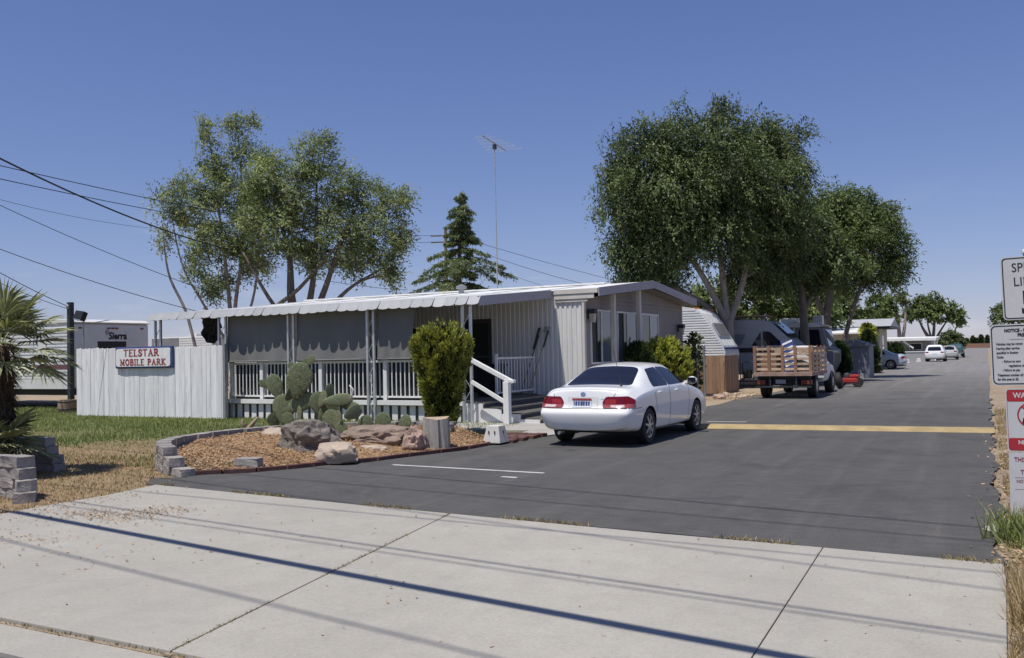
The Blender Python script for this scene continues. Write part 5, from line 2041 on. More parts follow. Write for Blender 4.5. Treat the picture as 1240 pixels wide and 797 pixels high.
# ------------------------------------------------------------------ shrubs
def shrub(name, label, loc, prof, n, leaf, mtl, seed, up=.9, cat='shrub', stem=True, group=None, lump=.16, out=.6, freq=2.2):
    """prof: (z, radius) outline; leaves fill a lumpy shell and the space inside it"""
    t = thing(name, label, cat, loc, 0, group)
    g = np.random.default_rng(seed)
    zs = np.array([p[0] for p in prof])
    rs = np.array([p[1] for p in prof])
    dense = np.linspace(zs[0], zs[-1], 200)
    rd = np.interp(dense, zs, rs)
    pz = g.choice(dense, n, p=(rd + .05) / (rd + .05).sum()) + g.normal(size=n) * .02
    a = g.uniform(0, 2 * np.pi, n)
    rr_ = np.interp(pz, zs, rs) * (1 - np.abs(g.normal(size=n)) * .16)
    lumpv = np.array([mn.noise(Vector((math.cos(q) * freq, math.sin(q) * freq, zz * freq * 1.2 + seed))) for q, zz in zip(a, pz)])
    rr_ = rr_ * (1 + lump * 1.6 * lumpv)
    Pp = np.stack([rr_ * np.cos(a), rr_ * np.sin(a), pz], 1)
    D_ = unit(np.stack([np.cos(a) * out, np.sin(a) * out, np.full(n, up)], 1) + g.normal(size=(n, 3)) * .35)
    tone = np.clip(.5 + lumpv * .9 + g.uniform(-.3, .3, n), 0, 1)
    leaf_object('foliage', Pp, D_, leaf[0], leaf[1], mtl, t, seed, tone)
    # dark woody core so that the far side does not show through
    b = MB()
    if stem:
        for k in range(4):
            aa = k * 1.6 + seed
            b.tube([(.05 * math.cos(aa), .05 * math.sin(aa), 0), (.12 * math.cos(aa), .12 * math.sin(aa), zs[-1] * .5), (.2 * math.cos(aa), .2 * math.sin(aa), zs[-1] * .85)], [.03, .022, .008], 6)
        b.build('stem', M['bark'], t, smooth=True, world=False)
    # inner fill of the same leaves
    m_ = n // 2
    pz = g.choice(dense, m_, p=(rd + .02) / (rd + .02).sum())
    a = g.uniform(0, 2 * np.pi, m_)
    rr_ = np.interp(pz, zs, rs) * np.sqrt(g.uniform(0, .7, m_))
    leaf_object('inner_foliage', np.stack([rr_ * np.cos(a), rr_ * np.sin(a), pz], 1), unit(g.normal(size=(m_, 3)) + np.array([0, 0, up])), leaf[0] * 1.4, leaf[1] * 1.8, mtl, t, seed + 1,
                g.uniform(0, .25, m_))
    return t


def tufted(name, label, loc, prof, ntuft, per, tl, tr, leaf, mtl, seed, lump=.15, core=M['leaf_dark'], up=1.0, out=.35):
    """clipped conifer: upright flame-shaped tufts over a dark inner mass"""
    t = thing(name, label, 'shrub', loc)
    g = np.random.default_rng(seed)
    zs = np.array([p[0] for p in prof])
    rs = np.array([p[1] for p in prof])
    dense = np.linspace(zs[0], zs[-1], 200)
    rd = np.interp(dense, zs, rs)
    Pp, Dd, T = [], [], []
    for k in range(ntuft):
        z = float(g.choice(dense, p=(rd + .05) / (rd + .05).sum()))
        a = g.uniform(0, 2 * np.pi)
        lm = mn.noise(Vector((math.cos(a) * 2, math.sin(a) * 2, z * 2 + seed)))
        r = np.interp(z, zs, rs) * (1 + lump * lm) * g.uniform(.80, 1.04)
        b0 = np.array([r * math.cos(a), r * math.sin(a), z])
        ax = unit(np.array([math.cos(a) * out, math.sin(a) * out, up]) + g.normal(size=3) * .16)
        L_ = tl * g.uniform(.6, 1.3)
        R_ = tr * g.uniform(.7, 1.3)
        s = g.uniform(0, 1, per) ** .8
        wid = R_ * np.sin(np.pi * np.clip(.12 + .88 * s, 0, 1)) ** .7
        off = unit(g.normal(size=(per, 3)))
        p = b0 + ax * (L_ * (s - .45))[:, None] + off * (wid * g.uniform(.5, 1, per))[:, None]
        Pp.append(p)
        Dd.append(unit(ax * 1.1 + off * .55 + g.normal(size=(per, 3)) * .25))
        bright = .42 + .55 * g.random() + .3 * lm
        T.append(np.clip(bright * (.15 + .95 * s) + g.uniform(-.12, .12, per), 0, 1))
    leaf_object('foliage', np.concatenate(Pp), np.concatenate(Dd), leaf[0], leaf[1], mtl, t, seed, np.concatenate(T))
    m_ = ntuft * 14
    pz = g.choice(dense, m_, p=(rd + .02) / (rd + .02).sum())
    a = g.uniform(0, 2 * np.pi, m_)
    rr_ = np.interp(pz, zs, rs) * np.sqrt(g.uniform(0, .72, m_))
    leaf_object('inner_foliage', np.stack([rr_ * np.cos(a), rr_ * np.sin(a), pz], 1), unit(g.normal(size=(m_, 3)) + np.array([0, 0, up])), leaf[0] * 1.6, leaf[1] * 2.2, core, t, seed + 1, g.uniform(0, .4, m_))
    b = MB()
    for k in range(5):
        aa = k * 1.3 + seed
        b.tube([(.05 * math.cos(aa), .05 * math.sin(aa), 0), (.11 * math.cos(aa), .11 * math.sin(aa), zs[-1] * .4), (.2 * math.cos(aa), .2 * math.sin(aa), zs[-1] * .8)], [.035, .025, .008], 6)
    b.build('stem', M['bark'], t, smooth=True, world=False)
    return t


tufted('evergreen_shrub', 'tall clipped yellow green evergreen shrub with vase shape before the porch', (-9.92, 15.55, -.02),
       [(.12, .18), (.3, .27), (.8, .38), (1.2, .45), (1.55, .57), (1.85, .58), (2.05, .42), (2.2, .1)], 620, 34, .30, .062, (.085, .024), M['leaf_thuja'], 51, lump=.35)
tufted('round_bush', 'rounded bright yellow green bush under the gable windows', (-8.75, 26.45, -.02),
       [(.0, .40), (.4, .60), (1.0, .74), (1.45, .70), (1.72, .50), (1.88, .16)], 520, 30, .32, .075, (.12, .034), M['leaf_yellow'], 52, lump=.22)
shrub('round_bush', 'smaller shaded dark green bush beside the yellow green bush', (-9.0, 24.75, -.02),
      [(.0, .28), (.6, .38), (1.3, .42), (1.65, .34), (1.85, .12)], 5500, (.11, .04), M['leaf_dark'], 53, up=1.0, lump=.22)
shrub('leafy_shrub', 'loose leafy grey green shrub at the tan wall end by the gate posts', (-9.0, 30.4, -.02),
      [(.2, .12), (1.0, .26), (1.6, .32), (2.0, .24), (2.2, .08)], 330, (.15, .085), M['leaf_shrub'], 54, up=.3, lump=.4, out=.9)
shrub('round_bush', 'round dark green bush between stake truck and blue grey shed', (-6.42, 46, -.02),
      [(.0, .35), (.4, .52), (1.0, .6), (1.5, .48), (1.82, .15)], 5000, (.13, .05), M['leaf_dark'], 55)
shrub('hedge_bush', 'tall dark green hedge bush covering the front of the blue sedan', (-6.15, 56, -.02),
      [(.0, .5), (.6, .6), (1.3, .55), (1.8, .45), (2.2, .3), (2.5, .1)], 4200, (.16, .07), M['leaf_dark'], 56, lump=.35)
shrub('hedge_bush', 'yellow green leafy shrub top above the dark hedge bush', (-6.3, 57.4, -.02),
      [(1.6, .2), (2.1, .42), (2.5, .4), (2.9, .2)], 900, (.2, .11), M['leaf_yellow'], 57, lump=.4, up=.3)
for (x, y, h, lab) in ((-6.8, 72, 1.75, 'clipped dark green hedge bush behind the blue sedan'), (-6.15, 73.5, 1.7, 'clipped dark hedge bush nearer the white home')):
    shrub('hedge_bush', lab, (x, y, -.02), [(.0, .5), (.6, .62), (1.3, .6), (h, .3)], 1800, (.2, .08), M['leaf_dark'], 58 + int(x * 3), lump=.2)
for i, (x, h) in enumerate(((-7.3, 3.2), (-5.9, 3.0), (-4.1, 3.7), (-3.2, 3.2), (-1.6, 4.2), (.3, 3.9))):
    shrub('distant_conifer', 'tiny dark conifer beyond the brown wall at the lane end', (x, 337, -.02),
          [(.0, .5), (h * .3, .8), (h * .75, .75), (h, .3)], 500, (.5, .25), M['leaf_dark'], 70 + i, stem=False, group='conifers beyond the far wall', cat='tree')
tree('far_tree', 'small dark tree showing beside the speed limit plate', (1.4, 96, -.05),
     [[(0, 0, 0, .15), (0, 0, 3, .08)]], [(-.2, 0, 4.3, .7), (.6, 0, 4.8, .9), (1.4, 0, 4.4, 1.0)], 420, (.3, .13), M['leaf_big'], M['bark'], 44)

# ------------------------------------------------------------------ the fan palm
pl = thing('fan_palm', 'shaggy fan palm with stiff grey green leaves beside its block wall', 'palm', (-12.7, 8.05, .2))
prg = random.Random(77)
b = MB()
b.tube([(-12.84, 8.05, -.02), (-12.84, 8.05, .6), (-12.84, 8.05, 1.35), (-12.84, 8.05, 1.95)], [.22, .2, .19, .12], 14)
b.build('trunk', M['palm_skirt'], pl, smooth=True)
# ragged old leaf bases on the trunk
b = MB()
for _ in range(1300):
    a, z = prg.uniform(0, 6.28), prg.uniform(.1, 1.95)
    r = .19
    p = Vector((-12.84 + r * math.cos(a), 8.05 + r * math.sin(a), z))
    q = p + Vector((math.cos(a) * prg.uniform(.04, .22), math.sin(a) * prg.uniform(.04, .22), prg.uniform(-.26, .10)))
    s = Vector((-math.sin(a), math.cos(a), 0)) * .02
    b.add([p - s, p + s, q], [(0, 1, 2)])
o = b.build('leaf_bases', M['palm_skirt'], pl, fix=False)
o['kind'] = 'stuff'


def fan_leaf(base, az, el, pet, rad, sag):
    """one palm leaf: stalk plus a folded fan of narrow segments"""
    d = Vector((math.cos(az) * math.cos(el), math.sin(az) * math.cos(el), math.sin(el)))
    base = Vector(base)
    hub = base + d * pet + Vector((0, 0, -sag * pet * .4))
    d2 = (d + Vector((0, 0, -sag))).normalized()
    side = d2.cross(Vector((0, 0, 1))).normalized()
    nrm = side.cross(d2).normalized()
    vs, fs, tn = [], [], []

    def tri(pts, t):
        o = len(vs)
        vs.extend(pts)
        fs.append(tuple(range(o, o + len(pts))))
        tn.extend([t] * len(pts))
    # stalk
    s = side * .012
    tri([base - s, base + s, hub + s * .7, hub - s * .7], .75)
    n = 28
    for k in range(n):
        a = R(-118 + 236 * (k + .5) / n) + prg.uniform(-.03, .03)
        dd = (d2 * math.cos(a) + side * math.sin(a))
        ln = rad * (1 - .22 * abs(a) / 2) * prg.uniform(.88, 1.06)
        drp = Vector((0, 0, -1)) * ln * prg.uniform(.03, .20)
        mid = hub + dd * ln * .55 + nrm * .02
        tip = hub + dd * ln + drp
        w_ = dd.cross(nrm).normalized() * (.019 * rad / .6)
        up_ = nrm * .010 * (1 if k % 2 else -1)
        t = prg.uniform(.15, 1) * (.6 + .4 * math.cos(a))
        tri([hub, mid - w_ + up_, tip, mid + w_ - up_], t)
    me = bpy.data.meshes.new('palm_leaf')
    mi = ROOT[pl]
    me.from_pydata([tuple(mi @ v) for v in vs], [], fs)
    me.materials.append(M['leaf_palm'])
    at = me.attributes.new('tone', 'FLOAT', 'POINT')
    at.data.foreach_set('value', tn)
    o = bpy.data.objects.new('palm_leaf', me)
    COL.objects.link(o)
    o.parent = pl


for k in range(30):
    az = k * 2.399 + prg.uniform(-.2, .2)
    el = R(74 - 82 * (k / 29) ** .9) + prg.uniform(-.1, .1)
    fan_leaf((-12.84, 8.05, 1.92 - .006 * k), az, el, prg.uniform(.46, .66), prg.uniform(.5, .62), .14 + .14 * k / 29)
# a young sucker low at the foot
for k in range(17):
    az = k * 2.399 + .6
    el = R(70 - 78 * (k / 16)) + prg.uniform(-.1, .1)
    fan_leaf((-12.62, 7.85, .40), az, el * .8, prg.uniform(.26, .42), prg.uniform(.42, .55), .15)

# ------------------------------------------------------------------ vehicles
def pchip(xs, ys, xq):
    xs, ys = np.asarray(xs, float), np.asarray(ys, float)
    h = np.diff(xs)
    dl = np.diff(ys) / h
    d = np.zeros_like(ys)
    for k in range(1, len(xs) - 1):
        if dl[k - 1] * dl[k] > 0:
            w1, w2 = 2 * h[k] + h[k - 1], h[k] + 2 * h[k - 1]
            d[k] = (w1 + w2) / (w1 / dl[k - 1] + w2 / dl[k])
    d[0], d[-1] = dl[0], dl[-1]
    i = np.clip(np.searchsorted(xs, xq) - 1, 0, len(h) - 1)
    t = (xq - xs[i]) / h[i]
    return ys[i] * (1 + 2 * t) * (1 - t) ** 2 + d[i] * h[i] * t * (1 - t) ** 2 + ys[i + 1] * t * t * (3 - 2 * t) + d[i + 1] * h[i] * t * t * (t - 1)


def loft_body(stations, n_long=90, chaikin=2):
    """stations: rows of half-section control points (x, y, z) from the belly centre to the roof centre"""
    A = np.array(stations, float)
    u = np.concatenate([[0], np.cumsum(np.linalg.norm(np.diff(A, axis=0), axis=2).mean(1) + 1e-3)])
    q = np.linspace(0, u[-1], n_long)
    q = np.unique(np.concatenate([q, u]))
    D = np.stack([np.stack([pchip(u, A[:, j, c], q) for c in range(3)], 1) for j in range(A.shape[1])], 1)
    for _ in range(chaikin):
        a, b_ = D[:, :-1], D[:, 1:]
        D = np.concatenate([D[:, :1], np.stack([.75 * a + .25 * b_, .25 * a + .75 * b_], 2).reshape(D.shape[0], -1, 3)[:, 1:-1], D[:, -1:]], 1)
    return D


def body_mesh(D, arches, name):
    """mirror the half shell, cut round wheel arches"""
    n, m = D.shape[:2]
    L_ = D[:, ::-1].copy()
    L_[:, :, 0] *= -1
    full = np.concatenate([D, L_[:, 1:]], 1)          # belly centre -> right -> roof -> left -> belly centre
    V = full.reshape(-1, 3)
    mm = full.shape[1]
    # snap vertices near an arch circle on to it
    for (yc, zc, rc) in arches:
        dy, dz = V[:, 1] - yc, V[:, 2] - zc
        rr_ = np.hypot(dy, dz)
        side = np.abs(V[:, 0]) > .45
        near = side & (np.abs(rr_ - rc) < .028)
        k = rc / np.maximum(rr_, 1e-6)
        V[near, 1] = yc + dy[near] * k[near]
        V[near, 2] = zc + dz[near] * k[near]
    F = []
    for i in range(n - 1):
        for j in range(mm - 1):
            f = (i * mm + j, i * mm + j + 1, (i + 1) * mm + j + 1, (i + 1) * mm + j)
            c = V[list(f)].mean(0)
            cut = False
            for (yc, zc, rc) in arches:
                if math.hypot(c[1] - yc, c[2] - zc) < rc and abs(c[0]) > .45:
                    cut = True
                    break
            if not cut:
                F.append(f)
    b = MB()
    b.add([tuple(v) for v in V], F)
    return b


def round_poly(pts, r=.05, n=4):
    out = []
    m = len(pts)
    for i in range(m):
        p0, p1, p2 = Vector(pts[i - 1]), Vector(pts[i]), Vector(pts[(i + 1) % m])
        a, c = (p0 - p1), (p2 - p1)
        ra = min(r, a.length * .45, c.length * .45)
        s, e = p1 + a.normalized() * ra, p1 + c.normalized() * ra
        for k in range(n + 1):
            t = k / n
            q = s * (1 - t) ** 2 + p1 * 2 * t * (1 - t) + e * t * t
            out.append((q.x, q.y))
    return out


def decal(bvh, outline, o, u, v, d, name, mtl, parent, lift=.004, cell=.07, world=False):
    """a skin patch: 2-D outline in the frame (o,u,v) dropped along d on to the body"""
    o, u, v, d = Vector(o), Vector(u), Vector(v), Vector(d).normalized()
    bm = bmesh.new()
    vs = [bm.verts.new((p[0], p[1], 0)) for p in outline]
    bm.faces.new(vs)
    xs = [p[0] for p in outline]
    ys = [p[1] for p in outline]
    for ax, lo, hi in ((0, min(xs), max(xs)), (1, min(ys), max(ys))):
        k = math.ceil(lo / cell) * cell
        while k < hi:
            co = (k, 0, 0) if ax == 0 else (0, k, 0)
            no = (1, 0, 0) if ax == 0 else (0, 1, 0)
            bmesh.ops.bisect_plane(bm, geom=bm.verts[:] + bm.edges[:] + bm.faces[:], plane_co=co, plane_no=no)
            k += cell
    ok = True
    for w_ in bm.verts:
        p = o + u * w_.co.x + v * w_.co.y
        if abs(p.x - o.x) < .006: p.x = o.x + .006
        hit, nrm, idx, dist = bvh.ray_cast(p - d * 4, d, 8)
        if hit is None:
            w_.co = p
            ok = False
            continue
        if nrm.dot(d) > 0: nrm = -nrm
        w_.co = hit + nrm * lift
    bmesh.ops.triangulate(bm, faces=[f for f in bm.faces if len(f.verts) > 4])
    me = bpy.data.meshes.new(name)
    bm.to_mesh(me)
    bm.free()
    me.materials.append(mtl)
    me.polygons.foreach_set('use_smooth', [True] * len(me.polygons))
    ob = bpy.data.objects.new(name, me)
    COL.objects.link(ob)
    ob.parent = parent
    return ob


def make_wheel(r, w, rim_r, spokes, parent, loc, side, style='alloy', rim_mat=None):
    """side +1: outer face towards +x"""
    m = Matrix.Rotation(R(90) * side, 3, 'Y')
    b = MB()
    b.lathe([(rim_r * .9, -w / 2 + .01), (rim_r, -w / 2), (r - .02, -w / 2 + .004), (r, -w / 2 + .03), (r, w / 2 - .03), (r - .02, w / 2 - .004), (rim_r, w / 2), (rim_r - .004, w / 2 - .02), (rim_r * .9, w / 2 - .02)], 36, m, loc, False)
    t = b.build('wheel', M['rubber'], parent, smooth='auto', world=False)
    b = MB()
    lx = Vector(loc)
    b.lathe([(rim_r * .99, w / 2 - .008), (rim_r * .90, w / 2 - .012), (rim_r * .88, w / 2 - .07), (.01, w / 2 - .075)], 32, m, loc, False)
    for k in range(spokes):
        a = 2 * math.pi * k / spokes
        c, s = math.cos(a), math.sin(a)
        p0 = lx + m @ Vector((c * .04, s * .04, w / 2 - .014))
        p1 = lx + m @ Vector((c * rim_r * .93, s * rim_r * .93, w / 2 - .022))
        b.bar(p0, p1, .034 if style == 'alloy' else .07, .03, up=m @ Vector((0, 0, 1)))
    b.lathe([(.065, w / 2 - .03), (.062, w / 2 - .003), (.03, w / 2 + .002)], 20, m, loc)
    rm = b.build('rim', rim_mat or M['rim'], t, smooth='auto', world=False)
    b = MB()
    b.lathe([(rim_r * .87, w / 2 - .050), (.01, w / 2 - .049)], 24, m, loc)
    b.build('brake', M['black'], t, world=False)
    return t


def sec(y, zs, ws, zm, wm, zb, wb, zt, wt, zc, sh=None):
    p = [(0, zs), (ws - .10, zs), (ws, zs + .08), (wm, zm), (wm - .004, zm + .45 * (zb - zm)), (wb, zb), (wb - .022, zb + .10 * (zt - zb) + .012), (wt, zt), (wt * .62, zt + (zc - zt) * .74), (0, zc)]
    sh = sh or [0] * 10
    return [(q[0], y + s, q[1]) for q, s in zip(p, sh)]


def scale_x(row, k, dy, add=None):
    return [(p[0] * k, p[1] + dy + (add[i] if add else 0), p[2]) for i, p in enumerate(row)]


def sedan_stations():
    rs = [.04, .04, -.01, -.055, -.05, .035, .045, .075, .085, .085]         # bumper stands proud of the boot lid
    base = sec(-2.20, .29, .80, .54, .865, .70, .845, .955, .72, .985, rs)
    S = [scale_x(base, 0.001, -.085), scale_x(base, .45, -.075), scale_x(base, .80, -.045), scale_x(base, .95, .02),
         sec(-2.02, .26, .845, .55, .875, .80, .862, .985, .72, 1.015, [0, 0, 0, 0, 0, .02, .025, .03, .03, .03]),
         sec(-1.62, .22, .855, .58, .885, .88, .872, 1.015, .725, 1.045),
         sec(-1.20, .20, .86, .60, .89, .915, .875, 1.175, .645, 1.205),
         sec(-.78, .19, .86, .60, .89, .93, .875, 1.325, .575, 1.375),
         sec(-.20, .18, .86, .60, .89, .935, .875, 1.365, .565, 1.425),
         sec(.28, .18, .86, .60, .89, .93, .875, 1.35, .57, 1.41),
         sec(.70, .19, .86, .59, .888, .915, .872, 1.185, .635, 1.225),
         sec(1.12, .20, .855, .57, .882, .89, .862, .965, .73, 1.005),
         sec(1.65, .22, .845, .54, .872, .80, .845, .88, .70, .93),
         sec(2.05, .24, .82, .50, .84, .69, .80, .77, .64, .815)]
    end = sec(2.27, .26, .70, .46, .74, .60, .70, .67, .58, .70)
    S += [end, scale_x(end, .85, .05), scale_x(end, .5, .09), scale_x(end, .001, .10)]
    return S


def hatch_stations(h=1.5):
    rs = [0, 0, -.03, -.05, -.04, .0, .03, .16, .2, .2]
    base = sec(-1.98, .32, .78, .55, .82, .90, .80, h - .12, .58, h - .04, rs)
    S = [scale_x(base, .001, -.06), scale_x(base, .45, -.055), scale_x(base, .82, -.03), scale_x(base, .96, .02),
         sec(-1.75, .26, .81, .58, .84, .92, .83, h - .06, .60, h - .01), sec(-.9, .22, .82, .60, .85, .94, .84, h - .03, .60, h + .02),
         sec(.1, .2, .82, .6, .85, .94, .84, h - .05, .6, h), sec(.55, .2, .82, .6, .85, .93, .84, h - .28, .64, h - .23),
         sec(1.0, .22, .82, .58, .84, .90, .82, .98, .70, 1.02), sec(1.6, .24, .8, .54, .82, .80, .79, .88, .64, .92)]
    end = sec(1.9, .28, .68, .48, .72, .62, .68, .7, .56, .74)
    S += [end, scale_x(end, .8, .06), scale_x(end, .4, .09), scale_x(end, .001, .1)]
    return S


def pickup_stations():
    h = 1.62
    S = []
    base = sec(-2.5, .42, .80, .62, .86, .90, .85, .99, .82, .995)
    S += [scale_x(base, .001, -.04), scale_x(base, .6, -.04), scale_x(base, .93, -.02), scale_x(base, 1, .02)]
    S += [sec(-1.6, .4, .84, .62, .88, .92, .87, 1.0, .83, 1.005), sec(-.55, .38, .84, .62, .88, .93, .87, 1.0, .83, 1.005),
          sec(-.48, .38, .84, .62, .88, .94, .87, h - .08, .64, h - .03), sec(.1, .38, .84, .62, .88, .94, .87, h - .04, .64, h + .01),
          sec(.45, .38, .84, .62, .88, .94, .87, h - .1, .65, h - .05), sec(1.1, .38, .84, .6, .87, .94, .86, 1.04, .74, 1.08), sec(1.9, .4, .82, .58, .85, .9, .83, .98, .7, 1.03)]
    end = sec(2.35, .42, .74, .55, .78, .76, .75, .85, .62, .88)
    S += [end, scale_x(end, .8, .05), scale_x(end, .4, .07), scale_x(end, .001, .08)]
    return S


def make_car(name, label, loc, rz, stations, paint, axles, wr, kind, detail=2, group=None, lights='red_lens', cat='car'):
    t = thing(name, label, cat, loc, rz, group)
    D = loft_body(stations, 150 if detail > 1 else 60)
    if detail > 1:
        D = loft_body(stations, 230, 3)
    arches = [(y, wr * .98, wr + .045) for y in axles]
    b = body_mesh(D, arches, name)
    bvh = BVHTree.FromPolygons([Vector(v) for v in b.v], b.f)
    b.build('body', paint, t, smooth='auto', world=False, weld=.004)
    # dark inner arches and floor
    for y in axles:
        for s in (-1, 1):
            wb = MB()
            m = Matrix.Rotation(R(90), 3, 'Y')
            rows = []
            for k in range(17):
                a = R(-25 + 230 * k / 16)
                rows.append([(s * .82, y + math.cos(a) * (wr + .05), wr * .98 + math.sin(a) * (wr + .05)), (s * .52, y + math.cos(a) * (wr + .05), wr * .98 + math.sin(a) * (wr + .05))])
            wb.grid(rows)
            wb.poly([(s * .52, y + math.cos(R(-25 + 230 * k / 16)) * (wr + .05), wr * .98 + math.sin(R(-25 + 230 * k / 16)) * (wr + .05)) for k in range(17)])
            wb.build('wheel_arch', M['black'], t, world=False, fix=False)
    hw = max(p[0] for r in stations for p in r)
    for y in axles:
        for s in (-1, 1):
            make_wheel(wr, .2, wr * .66, 7 if detail > 1 else 6, t, (s * (hw - .115), y, wr), s)
    X, Y, Z = Vector((1, 0, 0)), Vector((0, 1, 0)), Vector((0, 0, 1))
    sides = ((1, X), (-1, X))

    def side_decal(poly, nm, mt, rnd=.05, lift=.004, cell=.07, par=None):
        out = []
        for s, ax in sides:
            out.append(decal(bvh, round_poly(poly, rnd), (0, 0, 0), Y, Z, X * -s, nm, mt, par or t, lift, cell))
        return out

    def rear_decal(poly, nm, mt, rnd=.04, lift=.004, cell=.07, par=None):
        return decal(bvh, round_poly(poly, rnd), (0, 0, 0), X, Z, Y, nm, mt, par or t, lift, cell)

    def front_decal(poly, nm, mt, rnd=.04, lift=.004, cell=.07):
        return decal(bvh, round_poly(poly, rnd), (0, 0, 0), X, Z, -Y, nm, mt, t, lift, cell)

    def top_decal(poly, nm, mt, rnd=.06, lift=.004):
        return decal(bvh, round_poly(poly, rnd), (0, 0, 0), X, Y, -Z, nm, mt, t, lift)
    G1 = M['glass_dark']
    if kind == 'sedan':
        top_decal([(-.64, -1.60), (.64, -1.60), (.515, -.86), (-.515, -.86)], 'rear_window', G1, .14)
        top_decal([(-.66, 1.08), (.66, 1.08), (.50, .36), (-.50, .36)], 'windshield', G1, .12)
        side_decal([(-.30, .99), (-1.06, .985), (-.99, 1.11), (-.80, 1.295), (-.30, 1.325)], 'rear_door_window', G1, .06)
        side_decal([(-.285, .99), (-.285, 1.325), (.12, 1.318), (.36, 1.26), (.86, 1.0)], 'front_door_window', G1, .05)
        # lamps wrap round the rear corners
        for s in (1, -1):
            u = Vector((.8 * s, .6, 0))
            dd = Vector((-.6 * s, .8, 0))
            decal(bvh, round_poly([(-1.045, .775), (-.985, .865), (-.62, .865), (-.50, .80), (-.50, .735), (-1.045, .735)], .03), (0, 0, 0), u, Z, dd, 'tail_light', M[lights], t, .007, .05)
            decal(bvh, round_poly([(-1.05, .672), (-1.048, .735), (-.50, .735), (-.505, .672)], .012), (0, 0, 0), u, Z, dd, 'reverse_light', M['red_clear'], t, .008, .05)
            decal(bvh, round_poly([(-1.02, .745), (-.99, .82), (-.84, .82), (-.84, .745)], .015), (0, 0, 0), u, Z, dd, 'lamp_segment', M['lamp_bright'], t, .009, .05)
            decal(bvh, round_poly([(-.93, .682), (-.93, .725), (-.72, .725), (-.72, .682)], .01), (0, 0, 0), u, Z, dd, 'reversing_lens', M['lamp_clear'], t, .010, .05)
            front_decal([(s * .35, .58), (s * .62, .58), (s * .66, .66), (s * .4, .66)], 'headlight', M['chrome'])
        front_decal([(-.3, .58), (.3, .58), (.3, .65), (-.3, .65)], 'grille', M['black'])
        # shut lines
        lw = .006
        K = M['black']
        for poly in ([(-.275 - lw, .26), (-.275 + lw, .26), (-.275 + lw, .985), (-.275 - lw, .985)],
                     [(.80 - lw, .26), (.80 + lw, .26), (.86 + lw, .98), (.86 - lw, .98)],
                     [(-1.0, .55), (-.99, .55), (-1.055, .97), (-1.067, .97)],
                     [(-1.02, .255), (.9, .245), (.9, .232), (-1.02, .242)]):
            side_decal(poly, 'shut_line', K, .001, .0025, .08)
        rear_decal([(-.83, .658), (.83, .658), (.83, .667), (-.83, .667)], 'bumper_seam', K, .001, .003)
        side_decal([(-2.1, .655), (-1.72, .655), (-1.72, .664), (-2.1, .664)], 'bumper_seam', K, .001, .003)
        for s in (-1, 1):
            rear_decal([(s * .445 - .005, .665), (s * .445 + .005, .665), (s * .60 + .005, .95), (s * .60 - .005, .95)], 'boot_seam', K, .001, .0022)
        # number plate in its recess, badge and maker's mark
        rear_decal([(-.27, .665), (.27, .665), (.29, .86), (-.29, .86)], 'plate_recess', M['rv_silver'], .02, .004)
        pl_ = rear_decal([(-.195, .68), (.165, .68), (.165, .835), (-.195, .835)], 'number_plate', M['plate'], .015, .013)
        rear_decal([(-.195, .80), (.165, .80), (.165, .835), (-.195, .835)], 'plate_band', M['ink_red'], .008, .019, par=pl_)
        x = -.165
        for wd in (.02, .038, .034, .036, .034, .036, .03):
            rear_decal([(x, .705), (x + wd, .705), (x + wd, .785), (x, .785)], 'plate_character', M['ink_blue'], .008, .019, par=pl_)
            x += wd + .012
        rear_decal([(.40 - 1.0, .80), (.47 - 1.0, .80), (.47 - 1.0, .835), (.40 - 1.0, .835)], 'badge', M['dark_metal'], .006, .005)
        rear_decal([(.33, .82), (.45, .82), (.45, .84), (.33, .84)], 'badge', M['rv_silver'], .004, .005)
        q = []
        for k in range(14):
            a = 2 * math.pi * k / 14
            q.append((.048 * math.cos(a), .905 + .038 * math.sin(a)))
        rear_decal(q, 'emblem', M['chrome'], .001, .006)
        # handles
        for y in (-.82, .10):
            for s in (1, -1):
                hit = bvh.ray_cast(Vector((s * 3, y, .88)), Vector((-s, 0, 0)), 6)[0]
                bb = MB()
                bb.obox((hit.x + s * .012, y, .88), (.035, .17, .035))
                bb.build('door_handle', paint, t, bevel=.012, world=False)
        for s in (1, -1):
            bb = MB()
            bb.bar((s * .80, .80, 1.00), (s * .94, .80, 1.02), .05, .05)
            mi = bb.build('door_mirror', paint, t, world=False)
            bm = bmesh.new()
            bmesh.ops.create_uvsphere(bm, u_segments=16, v_segments=10, radius=1)
            for v in bm.verts:
                v.co = Vector((s * .955 + v.co.x * .10, .82 + max(v.co.y, -.35) * .10, 1.035 + v.co.z * .075))
            me = bpy.data.meshes.new('mirror_shell')
            bm.to_mesh(me)
            bm.free()
            me.materials.append(paint)
            me.polygons.foreach_set('use_smooth', [True] * len(me.polygons))
            ob = bpy.data.objects.new('mirror_shell', me)
            COL.objects.link(ob)
            ob.parent = mi
            bb = MB()
            bb.obox((s * .955, .778, 1.035), (.165, .006, .11))
            bb.build('mirror_glass', M['glass_dark'], mi, world=False)
        bb = MB()
        bb.tube([(.50, -1.72, 1.04), (.47, -1.80, 1.35), (.44, -1.88, 1.66)], [.007, .005, .004], 6)
        bb.lathe([(.025, 0), (.018, .035), (.008, .05)], 10, c=(.50, -1.72, 1.02))
        bb.build('antenna', M['dark_metal'], t, world=False)
        bb = MB()
        bb.tube([(-.45, -2.1, .24), (-.45, -2.28, .235)], .028, 10)
        bb.build('exhaust', M['galv'], t, world=False)
        bb = MB()
        bb.box(-.70, .70, -1.7, 1.9, .20, .27)
        bb.build('underbody', M['black'], t, world=False)
    elif kind == 'hatch':
        h = 1.5
        rear_decal([(-.58, 1.0), (.58, 1.0), (.50, 1.36), (-.50, 1.36)], 'rear_window', G1, .08)
